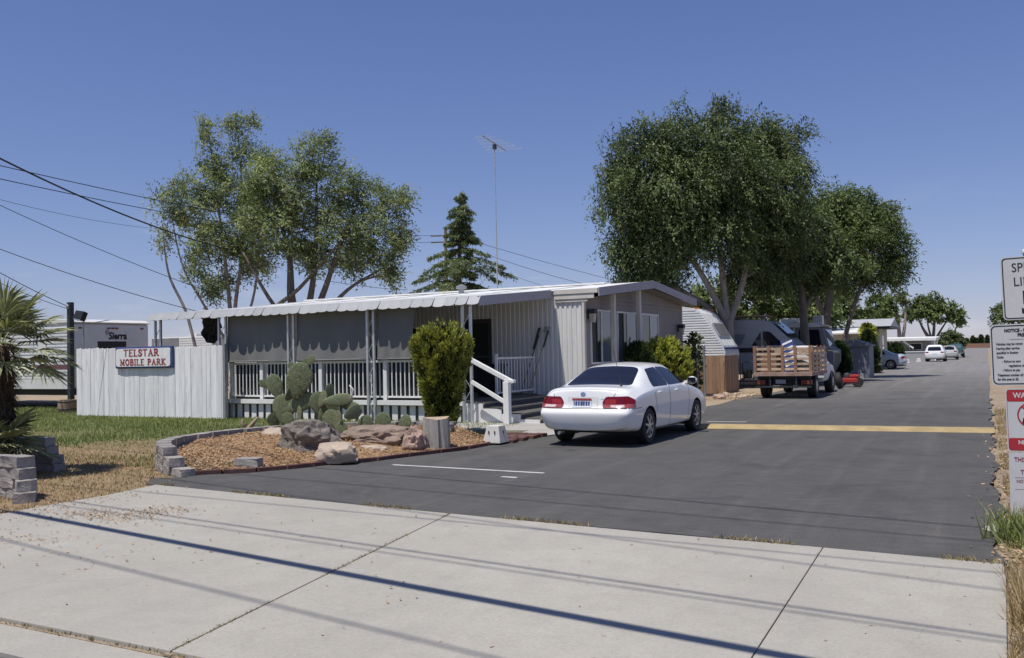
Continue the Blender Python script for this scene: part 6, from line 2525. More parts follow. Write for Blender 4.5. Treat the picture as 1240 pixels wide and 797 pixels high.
        top_decal([(-.6, .95), (.6, .95), (.5, .3), (-.5, .3)], 'windshield', G1, .1)
        side_decal([(-.25, 1.0), (-1.5, 1.0), (-1.45, 1.36), (-.25, 1.38)], 'rear_door_window', G1, .06)
        side_decal([(-.2, 1.0), (-.2, 1.38), (.25, 1.36), (.7, 1.02)], 'front_door_window', G1, .06)
        for s in (1, -1):
            rear_decal([(s * .50, .80), (s * .76, .80), (s * .76, .92), (s * .50, .92)], 'tail_light', M['red_lens'], .02)
        rear_decal([(-.2, .68), (.2, .68), (.2, .8), (-.2, .8)], 'number_plate', M['plate'], .01)
        rear_decal([(-.78, .62), (.78, .62), (.78, .635), (-.78, .635)], 'bumper_seam', M['black'], .001)
    elif kind == 'pickup':
        rear_decal([(-.55, 1.1), (.55, 1.1), (.5, 1.48), (-.5, 1.48)], 'rear_window', M['glass_curtain'], .06)
        top_decal([(-.62, 1.05), (.62, 1.05), (.52, .5), (-.52, .5)], 'windshield', G1, .1)
        side_decal([(-.4, 1.02), (-.4, 1.48), (.3, 1.48), (.8, 1.06)], 'door_window', G1, .06)
        for s in (1, -1):
            rear_decal([(s * .66, .68), (s * .8, .68), (s * .8, .90), (s * .66, .90)], 'tail_light', M['red_lens'], .02)
        rear_decal([(-.2, .55), (.2, .55), (.2, .66), (-.2, .66)], 'number_plate', M['plate'], .01)
        rear_decal([(-.84, .44), (.84, .44), (.84, .56), (-.84, .56)], 'bumper', M['chrome'], .02)
        bb = MB()
        bb.box(-.72, .72, -2.35, -.65, 1.0, 1.012)
        bb.build('load_bed', M['black'], t, world=False)
    return t


make_car('sedan', 'clean white four door sedan with tinted windows parked by the entry steps', (-6.10, 16.33, 0), R(-1.2), sedan_stations(), M['car_white'], (-1.35, 1.34), .315, 'sedan')
make_car('sedan', 'pale blue sedan half hidden by the dark hedge bush', (-7.05, 65.2, 0), R(90), sedan_stations(), M['car_blue'], (-1.35, 1.34), .315, 'sedan', 1)
make_car('hatchback', 'white hatchback parked facing away beside the far white home', (-4.22, 92.4, 0), R(-1), hatch_stations(1.55), M['car_white'], (-1.25, 1.25), .31, 'hatch', 1)
make_car('hatchback', 'small silver hatchback between the white hatchback and teal pickup', (-3.45, 102, 0), R(0), hatch_stations(1.42), M['car_silver'], (-1.25, 1.25), .30, 'hatch', 1)
make_car('pickup_truck', 'teal pickup truck parked at the far end of the row', (-3.2, 116.5, 0), R(0), pickup_stations(), M['car_teal'], (-1.55, 1.5), .36, 'pickup', 1, cat='pickup')

# ------------------------------------------------------------------ the stake truck
T0 = thing('stake_truck', 'flatbed truck with wooden stake sides and white cab', 'truck', (-5.74, 31, 0))
TX0, TX1, TY0, TY1, TB = -6.65, -4.83, 28.95, 31.9, .74
MB().box(TX0, TX1, TY0, TY1, TB - .02, TB + .10).build('bed', M['wood_peel'], T0, bevel=.01)
b = MB()
for x in (-6.15, -5.33):
    b.box(x - .05, x + .05, TY0 + .1, 34.6, .48, TB - .02)
b.box(TX0 + .1, TX1 - .1, TY0 + .2, TY0 + .3, TB - .12, TB - .02)
b.box(TX0 + .12, TX1 - .12, TY0 + .32, TY0 + .36, .42, TB - .03)
b.build('chassis', M['black'], T0)


def stake(x, y, par=T0):
    MB().box(x - .045, x + .045, y - .02, y + .02, TB + .1, 1.68).build('stake', M['wood_post'], par, bevel=.004)


# tail rack
k = 0
for x in np.linspace(TX0 + .05, TX1 - .05, 5):
    stake(x if k not in (1, 2, 3) else x + rng.uniform(-.03, .03), TY0 + .04)
    k += 1
for z in (.94, 1.10, 1.265, 1.42, 1.585):
    MB().box(TX0 + .01, TX1 - .01, TY0 + .062, TY0 + .085, z - .038, z + .038).build('slat', M['wood_stake'], T0, bevel=.004)
# side and head racks
for x in (TX0 + .04, TX1 - .04):
    for y in np.linspace(TY0 + .5, TY1 - .15, 4):
        MB().box(x - .02, x + .02, y - .045, y + .045, TB + .1, 1.68).build('stake', M['wood_post'], T0)
    for z in (.94, 1.10, 1.265, 1.42, 1.585):
        xx = x - .034 if x < -5.5 else x + .034
        MB().box(xx - .012, xx + .012, TY0 + .12, TY1 - .05, z - .05, z + .05).build('slat', M['wood_stake'], T0)
for z in (1.0, 1.25, 1.5):
    MB().box(TX0 + .08, TX1 - .08, TY1 - .05, TY1 - .03, z - .06, z + .06).build('slat', M['wood_stake'], T0)
b = MB()
b.box(-6.6, -4.88, TY0 + .02, TY0 + .08, .36, .41)
b.box(-6.15, -6.11, TY0 + .05, TY0 + .09, .38, TB)
b.box(-5.35, -5.31, TY0 + .05, TY0 + .09, .38, TB)
b.build('rear_bumper', M['dark_metal'], T0)
for x in (-6.45, -5.03):
    MB().box(x - .16, x + .16, TY0 + .1, TY0 + .2, .45, .60).build('tail_light', M['red_lens'], T0, bevel=.01)
    MB().box(x + (-.10 if x < -5.5 else .02), x + (-.02 if x < -5.5 else .10), TY0 + .09, TY0 + .1, .47, .58).build('indicator', M['amber'], T0)
MB().box(-5.98, -5.66, TY0 + .12, TY0 + .14, .48, .61).build('number_plate', M['rv_grey'], T0, bevel=.005)
for (y, hw) in ((30.05, .74), (33.6, .72)):
    for s in (-1, 1):
        make_wheel(.38, .27, .2, 8, T0, (-5.74 + s * hw - T0.location.x, y - T0.location.y, .38), s, 'steel')
# cab
cabS = []
base = sec(32.05, .40, .82, .65, .88, 1.0, .87, 1.55, .66, 1.62)
cabS += [scale_x(base, .001, 0), scale_x(base, .9, 0), base, sec(32.4, .4, .84, .65, .89, 1.02, .88, 1.62, .68, 1.68), sec(32.9, .4, .84, .65, .89, 1.02, .88, 1.60, .68, 1.66),
         sec(33.3, .4, .84, .65, .89, 1.0, .88, 1.30, .72, 1.35), sec(33.65, .4, .84, .65, .88, .98, .86, 1.05, .76, 1.1), sec(34.4, .42, .82, .6, .86, .9, .83, .96, .72, 1.0)]
end = sec(34.75, .45, .76, .58, .8, .8, .77, .86, .66, .9)
cabS += [end, scale_x(end, .8, .05), scale_x(end, .001, .07)]
D = loft_body(cabS, 80)
b = body_mesh(D, [(33.6, .36, .42)], 'cab')
b.v = [(v[0] * .9 - 5.74, v[1], v[2]) for v in b.v]
bvh = BVHTree.FromPolygons([Vector(v) for v in b.v], b.f)
b.build('cab', M['rv_white'], T0, smooth='auto')
for poly, nm in (([(32.2, 1.08), (32.2, 1.5), (32.95, 1.5), (33.4, 1.12)], 'door_window'),):
    for s in (1, -1):
        ob = decal(bvh, round_poly(poly, .06), (-5.74, 0, 0), (0, 1, 0), (0, 0, 1), (-s, 0, 0), nm, M['glass_dark'], T0)
        ob.data.transform(ROOT[T0])
ob = decal(bvh, round_poly([(-.55, 1.15), (.55, 1.15), (.5, 1.5), (-.5, 1.5)], .06), (-5.74, 0, 0), (1, 0, 0), (0, 0, 1), (0, 1, 0), 'rear_window', M['glass_dark'], T0)
ob.data.transform(ROOT[T0])
b = MB()
b.tube([(-4.98, 33.1, 1.0), (-4.62, 33.05, 1.1), (-4.62, 33.05, 1.42), (-4.98, 33.1, 1.5)], .014, 6)
b.build('mirror_arm', M['dark_metal'], T0)
MB().box(-4.74, -4.54, 33.02, 33.06, 1.08, 1.40).build('mirror', M['dark_metal'], T0, bevel=.01)
# load: blue and white sign panels, boards, a box
ld = thing('striped_sign', 'blue panel with white zigzag stripes standing in the truck bed', 'sign', (-5.7, 29.6, TB + .1))
m = Matrix.Rotation(R(-10), 3, 'Y') @ Matrix.Rotation(R(-12), 3, 'X')
b = MB()
b.obox((-5.62, 29.55, 1.36), (.42, .05, 1.02), m)
b.build('board', M['blue_item'], ld, bevel=.01)
for kz in range(5):
    b = MB()
    c = Vector((-5.62, 29.55, 1.36)) + m @ Vector((0, -.03, -.3 + kz * .18))
    b.bar(c + m @ Vector((-.16, 0, -.03)), c + m @ Vector((.16, 0, .05)), .012, .06, up=m @ Vector((0, 0, 1)))
    b.build('stripe', M['white_paint'], ld)
b = MB()
b.obox((-5.2, 29.6, 1.3), (.45, .05, .18), Matrix.Rotation(R(24), 3, 'Y'))
tag(b.build('loaded_board', M['white_paint'], bevel=.006), 'white board leaning inside the truck bed', 'board')
b = MB()
b.box(-6.5, -6.0, 29.4, 30.6, .842, 1.40)
tag(b.build('loaded_crate', M['wood_post'], bevel=.02), 'brown crate in the truck bed corner', 'crate')
b = MB()
b.box(-5.95, -4.95, 29.9, 31.3, .842, 1.45)  # dark box added to shade the bed's interior
tag(b.build('loaded_box', M['dark_metal'], bevel=.03), 'dark box added to darken the inside of the truck bed', 'box')

# red push mower ahead of the truck
mw = thing('push_mower', 'red wheeled push mower standing past the truck', 'mower', (-4.75, 37.6, 0))
b = MB()
b.box(-5.15, -4.5, 37.35, 37.95, .17, .36)
b.build('deck', M['mower_red'], mw, bevel=.05)
b = MB()
b.lathe([(.14, 0), (.15, .1), (.1, .2), (.03, .22)], 14, c=(-4.95, 37.65, .35))
b.build('engine', M['dark_metal'], mw, smooth='auto')
MB().box(-4.85, -4.5, 37.45, 37.85, .36, .50).build('cowl', M['mower_red'], mw, bevel=.05)
for (x, y) in ((-5.2, 37.4), (-5.2, 37.9), (-4.55, 37.4), (-4.55, 37.9)):
    m = Matrix.Rotation(R(90), 3, 'X')
    b = MB()
    b.lathe([(.05, -.04), (.18, -.04), (.18, .04), (.05, .04)], 16, m, (x, y, .18))
    b.build('wheel', M['rubber'], mw, smooth='auto')
b = MB()
for y in (37.45, 37.85):
    b.tube([(-5.15, y, .28), (-5.45, y, .66), (-5.58, y, .92)], .02, 6)
b.tube([(-5.58, 37.45, .92), (-5.58, 37.85, .92)], .022, 6)
b.build('handle', M['dark_metal'], mw)
# spare wheel leaning by the truck front
sw = thing('spare_wheel', 'black spare tyre leaning beside the front of the truck', 'tyre', (-5.1, 35.6, 0))
b = MB()
m = Matrix.Rotation(R(80), 3, 'Y')
b.lathe([(.17, -.09), (.28, -.1), (.31, -.06), (.31, .06), (.28, .1), (.17, .09)], 24, m, (-5.0, 35.8, .33))
b.build('tyre', M['rubber'], sw, smooth='auto')
b = MB()
b.lathe([(.175, -.02), (.16, .0), (.05, .03)], 18, m, (-5.0, 35.8, .33))
b.build('rim', M['galv'], sw, smooth='auto')


# ------------------------------------------------------------------ trailers and motorhomes
def extrude_y(poly, y0, y1):
    """(x, z) outline extruded along Y"""
    b = MB()
    n = len(poly)
    vs = [(p[0], y0, p[1]) for p in poly] + [(p[0], y1, p[1]) for p in poly]
    fs = [tuple(range(n)), tuple(range(n, 2 * n))[::-1]] + [(i, n + i, n + (i + 1) % n, (i + 1) % n) for i in range(n)]
    b.add(vs, fs)
    return b


# silver camper trailer behind the new board fence
c0 = thing('camper_trailer', 'silver ribbed camper trailer with raked nose behind the new board fence', 'trailer', (-12, 35.3, 0))
prof = [(-15.5, .62), (-9.25, .62), (-8.98, 1.05), (-8.90, 1.45), (-8.98, 1.75), (-9.18, 2.05), (-9.52, 2.66), (-9.78, 3.02), (-10.12, 3.24), (-10.6, 3.32), (-15.5, 3.32)]
extrude_y(prof, 34.2, 36.4).build('shell', M['rv_silver'], c0)


def edge_x(z):
    pts = prof[1:10]
    for (xa, za), (xb, zb) in zip(pts[:-1], pts[1:]):
        if za <= z <= zb:
            return xa + (xb - xa) * (z - za) / (zb - za)
    return -10.6


z = .70
while z < 3.2:
    b = MB()
    b.bar((-15.45, 34.197, z), (edge_x(z) - .04, 34.197, z), .02, .06)
    b.build('rib', M['rv_silver'], c0, bevel=.010)
    z += .098
# nose: seams, window, stripe
for y in (34.75, 35.3, 35.85):
    b = MB()
    for a, q in zip(prof[2:8], prof[3:9]):
        b.bar((a[0] + .008, y, a[1]), (q[0] + .008, y, q[1]), .03, .012)
    b.build('nose_seam', M['rv_silver'], c0)
d_ = Vector((-.34, 0, .61)).normalized()
nn = Vector((.61, 0, .34)).normalized()
wc = Vector((-9.35, 35.3, 2.36)) + nn * .02
m = Matrix((Vector((0, 1, 0)), d_, nn)).transposed()
b = MB()
b.prism(rrect(1.7, .62, .06), .03, m, wc)
wn = b.build('nose_window', M['alu'], c0)
b = MB()
b.prism(rrect(1.56, .5, .05), .012, m, wc + nn * .028)
b.build('pane', mat('screen_grey', (.17, .17, .17), .5, .1, 3, 60, .1), wn)
MB().box(-8.955, -8.90, 34.25, 36.35, 1.60, 1.68).build('stripe', M['ink_blue'], c0)
for y in (34.28, 36.3):
    MB().box(-10.1, -9.9, y - .02, y + .02, 3.2, 3.26).build('marker_light', M['amber'], c0)

# new board fence
nf = thing('cedar_fence', 'new reddish brown board fence below the silver camper trailer', 'fence', (-9.1, 32.4, 0))
x = -9.78
while x < -8.5:
    MB().box(x, x + .135, 32.38 + rng.uniform(-.006, .006), 32.40 + .006, -.02, 1.38 + rng.uniform(-.015, .01)).build('board', M['wood_new'], nf)
    x += .143
b = MB()
b.box(-9.78, -8.5, 32.41, 32.45, .3, .39)
b.box(-9.78, -8.5, 32.41, 32.45, 1.0, 1.09)
b.build('rail', M['wood_new'], nf)
for i in range(14):
    y = 32.42 + i * .143
    MB().box(-8.49, -8.465, y, y + .135, -.02, 1.38 + rng.uniform(-.015, .01)).build('board', M['wood_new'], nf)

gp = thing('chain_gate', 'pair of galvanised gate posts with chain link beside the board fence', 'gate', (-8.7, 30.3, 0))
for x in (-8.88, -8.63):
    MB().tube([(x, 30.3, -.05), (x, 30.3, 1.62 if x < -8.7 else 1.72)], .045, 10).build('post', M['galv'], gp, smooth='auto')
    MB().lathe([(.05, 0), (.05, .03), (.02, .06)], 10, c=(x, 30.3, 1.62 if x < -8.7 else 1.72)).build('post_cap', M['galv'], gp, smooth='auto')
b = MB()
b.tube([(-8.88, 30.3, 1.5), (-9.5, 30.9, 1.5)], .025, 6)
b.tube([(-8.88, 30.3, .2), (-9.5, 30.9, .2)], .025, 6)
for k in range(12):
    for s in (1, -1):
        t_ = k / 11
        p = Vector((-8.88, 30.3, 0)).lerp(Vector((-9.5, 30.9, 0)), t_)
        t2 = min(1, max(0, t_ + s * .9))
        q = Vector((-8.88, 30.3, 0)).lerp(Vector((-9.5, 30.9, 0)), t2)
        b.tube([(p.x, p.y, .2), (q.x, q.y, .2 + 1.3 * abs(t2 - t_) / .9)], .004, 3)
b.build('chain_link', M['galv'], gp)

# grey van camper
v0 = thing('van_camper', 'grey van camper with black stripe and roof rack behind the stake truck', 'motorhome', (-9.5, 39.2, 0))
vp = [(-13.6, .5), (-6.15, .5), (-6.05, .9), (-6.15, 1.42), (-7.0, 1.72), (-7.25, 1.98), (-7.95, 2.66), (-8.15, 2.76), (-8.7, 2.84), (-13.4, 2.84), (-13.6, 2.7)]
extrude_y(vp, 38.2, 40.3).build('shell', M['rv_grey'], v0, bevel=.05)
MB().box(-13.5, -7.8, 38.17, 38.198, 1.44, 1.63).build('stripe', M['black'], v0)


def side_panel(poly, y, th, nm, mt, par):
    b = MB()
    b.prism([(p[0], p[1]) for p in poly], th, MX, (0, y, 0))
    return b.build(nm, mt, par)


side_panel(round_poly([(-8.80, 1.72), (-8.42, 2.30), (-8.40, 1.72)], .04), 38.198, .02, 'side_window', M['glass_dark'], v0)
side_panel(round_poly([(-8.33, 1.72), (-8.33, 2.32), (-8.05, 2.30), (-7.45, 1.72)], .04), 38.198, .02, 'cab_window', M['glass_dark'], v0)
side_panel(round_poly([(-10.3, 1.78), (-9.25, 1.78), (-9.05, 2.22), (-10.3, 2.22)], .05), 38.198, .02, 'side_window', M['glass_curtain'], v0)
b = MB()
for y0, y1 in ((38.35, 40.15),):
    b.add([(-7.22, y0, 2.03), (-7.22, y1, 2.03), (-7.90, y1, 2.68), (-7.90, y0, 2.68)], [(0, 1, 2, 3)])
    b.v = [(x + .03, y, z + .03) for x, y, z in b.v]
b.build('windshield', M['glass_house'], v0)
b = MB()
for x in (-9.6, -8.6):
    b.box(x - .03, x + .03, 38.4, 40.1, 2.9, 2.95)
    for y in (38.45, 40.05):
        b.box(x - .025, x + .025, y - .025, y + .025, 2.82, 2.9)
b.build('roof_rack', M['dark_metal'], v0)
for x in (-12.2, -7.0):
    make_wheel(.36, .22, .2, 6, v0, (x - v0.location.x, 38.35 - v0.location.y, .36), 1)
    o = v0.children[-1]
    o.rotation_euler = (0, 0, 0)
for k in range(5):
    b = MB()
    b.bar((-9.9 + .05 * k, 38.5 + .3 * k, 2.99), (-8.25, 38.52 + .3 * k, 2.99), .2, .05)
    tag(b.build('rack_plank', M['wood_peel']), 'weathered plank on the van camper roof rack', 'plank', 'planks on the roof rack')
# clutter beside the van
cb = thing('storage_rack', 'dark metal rack with junk between trailer and van camper', 'rack', (-9.2, 36.6, 0))
b = MB()
for (x, y) in ((-8.95, 36.7), (-8.15, 36.7), (-8.95, 37.1), (-8.15, 37.1)):
    b.tube([(x, y, -.02), (x, y, 1.05)], .02, 6)
for z in (.35, 1.05):
    b.tube([(-8.95, 36.7, z), (-8.15, 36.7, z)], .02, 6)
    b.tube([(-8.95, 37.1, z), (-8.15, 37.1, z)], .02, 6)
b.build('frame', M['dark_metal'], cb)
MB().box(-8.93, -8.17, 36.72, 37.08, .36, .40).build('shelf', M['dark_metal'], cb)
for (x0, x1, z0, z1, mt, lab) in ((-8.85, -8.55, .401, .75, 'black', 'black bucket shaped box on the metal rack'), (-8.48, -8.2, .401, .62, 'shed', 'grey blue box on the metal rack')):
    tag(MB().box(x0, x1, 36.75, 37.05, z0, z1).build('junk_box', M[mt], bevel=.03), lab, 'box')
tag(MB().box(-7.95, -7.35, 36.6, 37.1, -.02, .55).build('junk_box', M['rv_dgrey'], bevel=.03), 'dark grey tote on the ground beside the rack', 'box')
tag(MB().box(-7.2, -6.75, 36.4, 36.9, -.02, .45).build('junk_box', M['shed'], bevel=.03), 'blue grey tote on the ground behind the truck', 'box')

# white and grey motorhome further back
r0 = thing('motorhome', 'white roofed grey motorhome with upright windshield behind the leaning trunks', 'motorhome', (-9, 44.2, 0))
rp = [(-13, .45), (-6.45, .45), (-6.2, .9), (-6.2, 1.45), (-6.42, 1.6), (-6.62, 2.45), (-6.95, 2.55), (-13, 2.58)]
extrude_y(rp, 43.0, 45.4).build('shell', M['rv_dgrey'], r0, bevel=.04)
rf = [(-13.05, 2.56), (-6.8, 2.53), (-6.55, 2.57), (-7.1, 2.74), (-13.05, 2.78)]
extrude_y(rf, 42.95, 45.45).build('roof', M['rv_white'], r0, bevel=.03)
side_panel(round_poly([(-7.72, 1.55), (-7.72, 2.42), (-6.82, 2.42), (-6.70, 1.55)], .05), 42.998, .02, 'cab_window', M['glass_dark'], r0)
side_panel(round_poly([(-9.0, 1.75), (-9.0, 2.35), (-8.15, 2.35), (-8.15, 1.75)], .04), 42.998, .02, 'side_window', M['glass_dark'], r0)
side_panel([(-7.98, .6), (-7.90, .6), (-7.90, 2.5), (-7.98, 2.5)], 42.998, .015, 'door_trim', M['rv_white'], r0)
b = MB()
b.add([(-6.40, 43.15, 1.62), (-6.40, 45.25, 1.62), (-6.60, 45.25, 2.42), (-6.60, 43.15, 2.42)], [(0, 1, 2, 3)])
b.build('windshield', M['glass_curtain'], r0)
b = MB()
b.box(-8.75, -7.85, 43.7, 44.5, 2.76, 3.0)
b.build('roof_pod', M['rv_white'], r0, bevel=.10)
b = MB()
b.box(-7.15, -6.72, 43.4, 43.85, 2.68, 3.08)
cr_ = b.build('roof_vent', M['rv_white'], r0, bevel=.02)
for k in range(5):
    MB().box(-7.12 + k * .085, -7.09 + k * .085, 43.38, 43.40, 2.75, 3.04).build('vent_slat', M['rv_grey'], cr_)
for x in (-11.5, -7.3):
    make_wheel(.38, .22, .21, 6, r0, (x - r0.location.x, 43.15 - r0.location.y, .38), 1)
# both motorhomes run across the picture: turn their wheels to roll that way
for root in (v0, r0):
    for o in root.children:
        if o.name.startswith('wheel'):
            me = o.data
            for ob in (o, *o.children):
                c = Vector((sum(v.co.x for v in ob.data.vertices) / len(ob.data.vertices), sum(v.co.y for v in o.data.vertices) / len(o.data.vertices), .37))
                c.x = sum(v.co.x for v in o.data.vertices) / len(o.data.vertices)
                mt = Matrix.Translation(c) @ Matrix.Rotation(R(-90), 4, 'Z') @ Matrix.Translation(-c)
                ob.data.transform(mt)

# travel trailer left of the fence
t0 = thing('travel_trailer', 'white travel trailer with dark stripes and lettered rear beyond the board fence', 'trailer', (-32, 22, 0))
tp = [(-37.5, .70), (-28.3, .70), (-28.2, .78), (-28.2, 2.95), (-28.35, 3.06), (-37.5, 3.06)]
extrude_y(tp, 20.3, 23.5).build('shell', M['rv_silver'], t0, bevel=.03)
rf = [(-37.55, 3.0), (-28.15, 3.0), (-28.12, 3.04), (-28.4, 3.14), (-37.55, 3.16)]
extrude_y(rf, 20.25, 23.55).build('roof', M['rv_white'], t0, bevel=.03)
z = .95
while z < 2.95:
    if not (1.36 < z < 1.56):
        MB().bar((-37.45, 20.29, z), (-28.3, 20.29, z), .025, .07).build('rib', M['rv_silver'], t0, bevel=.01)
    z += .125
MB().box(-37.5, -28.25, 20.272, 20.30, 1.38, 1.52).build('stripe', M['maroon'], t0)
MB().box(-37.5, -28.25, 20.275, 20.30, 1.24, 1.30).build('stripe', M['rv_grey'], t0)
MB().box(-37.5, -28.25, 20.27, 20.30, .68, 1.02).build('lower_skirt', M['rv_white'], t0, bevel=.01)
for (xa, xb, za, zb) in ((-31.5, -30.9, 1.3, 1.6), (-33.2, -32.8, 1.3, 1.5), (-30.1, -29.6, 1.85, 2.4)):
    MB().box(xa, xb, 20.255, 20.28, za, zb).build('hatch', M['rv_white'], t0, bevel=.02)
for (xa, xb) in ((-36.5, -35.2), (-33.6, -32.3)):
    q = MB().box(xa, xb, 20.25, 20.29, 1.85, 2.55).build('window', M['alu'], t0, bevel=.02)
    MB().box(xa + .06, xb - .06, 20.242, 20.252, 1.91, 2.49).build('pane', M['glass_dark'], q)
# wheel arch and two wheels
b = MB()
pts = [(-34.4, .62), (-34.3, .98), (-34.05, 1.14), (-32.6, 1.14), (-32.35, .98), (-32.25, .62)]
b.prism([(p[0], p[1]) for p in pts], .03, MX, (0, 20.268, 0))
b.build('wheel_arch', M['rv_grey'], t0)
for x in (-33.75, -32.9):
    make_wheel(.36, .22, .22, 6, t0, (x + 32, 20.42 - 22, .36), 1, rim_mat=M['rv_white'])
    for ob in (t0.children[-1], *t0.children[-1].children):
        c = Vector((x + 32, 20.42 - 22, .36))
        ob.data.transform(Matrix.Translation(c) @ Matrix.Rotation(R(-90), 4, 'Z') @ Matrix.Translation(-c))
for y in (20.6, 21.75, 21.92, 22.09, 23.2):
    MB().box(-28.2, -28.165, y - .06, y + .06, 2.80, 2.85).build('clearance_light', M['red_lens'], t0, bevel=.008)
MB().box(-28.2, -28.185, 21.3, 22.5, 1.7, 2.35).build('rear_window', M['glass_dark'], t0, bevel=.008)
MB().box(-37, -28.6, 20.6, 23.2, .45, .70).build('chassis', M['black'], t0)


def flat_text(txt, size, pos, xdir, updir, mtl, parent, name='lettering', align='LEFT', xscale=1.0, bold=0.0, shear=0.0, extrude=.0008, inv=True):
    cu = bpy.data.curves.new(name, 'FONT')
    cu.body = txt
    cu.size = size
    cu.align_x = align
    cu.extrude = extrude
    cu.offset = bold
    cu.shear = shear
    cu.resolution_u = 3
    tmp = bpy.data.objects.new(name, cu)
    COL.objects.link(tmp)
    bpy.context.view_layer.update()
    me = bpy.data.meshes.new_from_object(tmp.evaluated_get(bpy.context.evaluated_depsgraph_get()))
    bpy.data.objects.remove(tmp)
    xd, ud = Vector(xdir).normalized(), Vector(updir).normalized()
    m = Matrix((xd, ud, xd.cross(ud))).transposed().to_4x4()
    m = Matrix.Translation(pos) @ m @ Matrix.Diagonal((xscale, 1, 1, 1))
    mi = root_inv(parent)
    me.transform((mi @ m) if mi is not None else m)
    me.materials.clear()
    me.materials.append(mtl)
    o = bpy.data.objects.new(name, me)
    COL.objects.link(o)
    o.parent = parent
    return o


flat_text('Sierra', .36, (-28.19, 21.75, 2.43), (0, 1, 0), (0, 0, 1), M['ink_black'], t0, bold=.012, shear=.15, xscale=.9)
b = MB()
b.lathe([(.10, 0), (.09, .004)], 14, Matrix.Rotation(R(90), 3, 'Y'), (-28.199, 21.7, 2.68))
b.build('emblem', M['rv_grey'], t0)

# another trailer seen far under the awning end
q0 = thing('travel_trailer', 'distant white and grey trailer seen under the awning end', 'trailer', (-44.4, 41, 0))
MB().box(-47.6, -42.3, 40, 42.4, .7, 3.05).build('shell', M['rv_white'], q0, bevel=.05)
MB().box(-47.65, -45.2, 39.97, 40.0, 2.3, 3.0).build('slide_out', M['rv_dgrey'], q0)
MB().box(-44.9, -44.3, 40.6, 41.2, 3.05, 3.25).build('roof_vent', M['rv_white'], q0, bevel=.03)
for z in (2.2, 2.35, 2.5, 2.65, 2.8, 2.95):
    MB().box(-45.1, -42.35, 39.985, 40.0, z, z + .05).build('rib', M['rv_silver'], q0)
MB().box(-47, -43, 40.5, 42, -.05, .7).build('chassis', M['black'], q0)

# ------------------------------------------------------------------ far homes, shed, wall
sh = thing('garden_shed', 'small blue grey metal shed between round bush and dark hedge', 'shed', (-5.9, 48.7, 0))
MB().box(-6.65, -5.2, 47.7, 49.7, -.02, 1.62).build('wall', M['shed'], sh)
extrude_y([(-6.75, 1.60), (-5.1, 1.60), (-5.1, 1.66), (-5.92, 1.95), (-6.75, 1.66)], 47.6, 49.8).build('roof', M['shed'], sh)
for k in range(5):
    x = -6.55 + k * .3
    MB().box(x, x + .02, 47.68, 47.70, .0, 1.6).build('rib', M['shed'], sh)
MB().box(-6.3, -5.55, 47.675, 47.70, .02, 1.5).build('door', M['shed'], sh)
MB().box(-5.6, -5.45, 47.3, 47.45, -.02, .25).build('block', M['concrete_white'], sh)

# cream mobile home with porch roof
h2 = thing('mobile_home', 'cream mobile home with grey metal roof behind the shed', 'mobile home', (-9, 62, 0))
MB().box(-18, -6.2, 63, 68, -.02, 2.7).build('wall', M['cream_house'], h2)
extrude_y([(-18.3, 2.72), (-5.5, 2.72), (-5.5, 2.85), (-18.3, 2.85)], 62.5, 68.5).build('eave', M['dark_metal'], h2)
b = MB()
b.add([(-18.3, 62.4, 2.86), (-5.45, 62.4, 2.86), (-5.45, 65.5, 3.42), (-18.3, 65.5, 3.42), (-5.45, 68.6, 2.86), (-18.3, 68.6, 2.86)], [(0, 1, 2, 3), (3, 2, 4, 5), (1, 4, 2), (0, 3, 5)])
b.build('roof', M['roof_grey'], h2)
for (xa, xb) in ((-9.4, -8.2), (-12.5, -11.3)):
    q = MB().box(xa, xb, 62.96, 62.995, 1.3, 2.3).build('window', M['white_paint'], h2)
    MB().box(xa + .06, xb - .06, 62.95, 62.965, 1.36, 2.24).build('pane', M['glass_house'], q)
q = MB().box(-6.2, -6.165, 64.2, 65.3, 1.3, 2.3).build('window', M['white_paint'], h2)
MB().box(-6.17, -6.155, 64.27, 65.23, 1.36, 2.24).build('pane', M['glass_house'], q)
# lean-to porch of the cream home, toward the shed
p2 = thing('lean_to_porch', 'low white roofed lean-to with cream panels behind the shed', 'porch', (-8.5, 58, 0))
b = MB()
b.add([(-14, 57.0, 2.42), (-6.6, 57.0, 2.42), (-6.6, 62.3, 2.80), (-14, 62.3, 2.80), (-14, 57.0, 2.34), (-6.6, 57.0, 2.34), (-6.6, 62.3, 2.72), (-14, 62.3, 2.72)],
      [(0, 1, 2, 3), (7, 6, 5, 4), (0, 4, 5, 1), (1, 5, 6, 2), (2, 6, 7, 3), (3, 7, 4, 0)])
b.build('roof', M['roof_white'], p2)
MB().box(-13.8, -6.75, 57.3, 57.36, -.02, 2.34).build('panel', M['cream_house'], p2)
for x in (-9.2, -7.4, -6.72):
    MB().box(x - .05, x + .05, 57.2, 57.29, -.02, 2.36).build('post', M['house_tan'], p2)
MB().box(-6.75, -6.69, 57.36, 62.2, -.02, 2.3).build('end_panel', M['dark_metal'], p2)

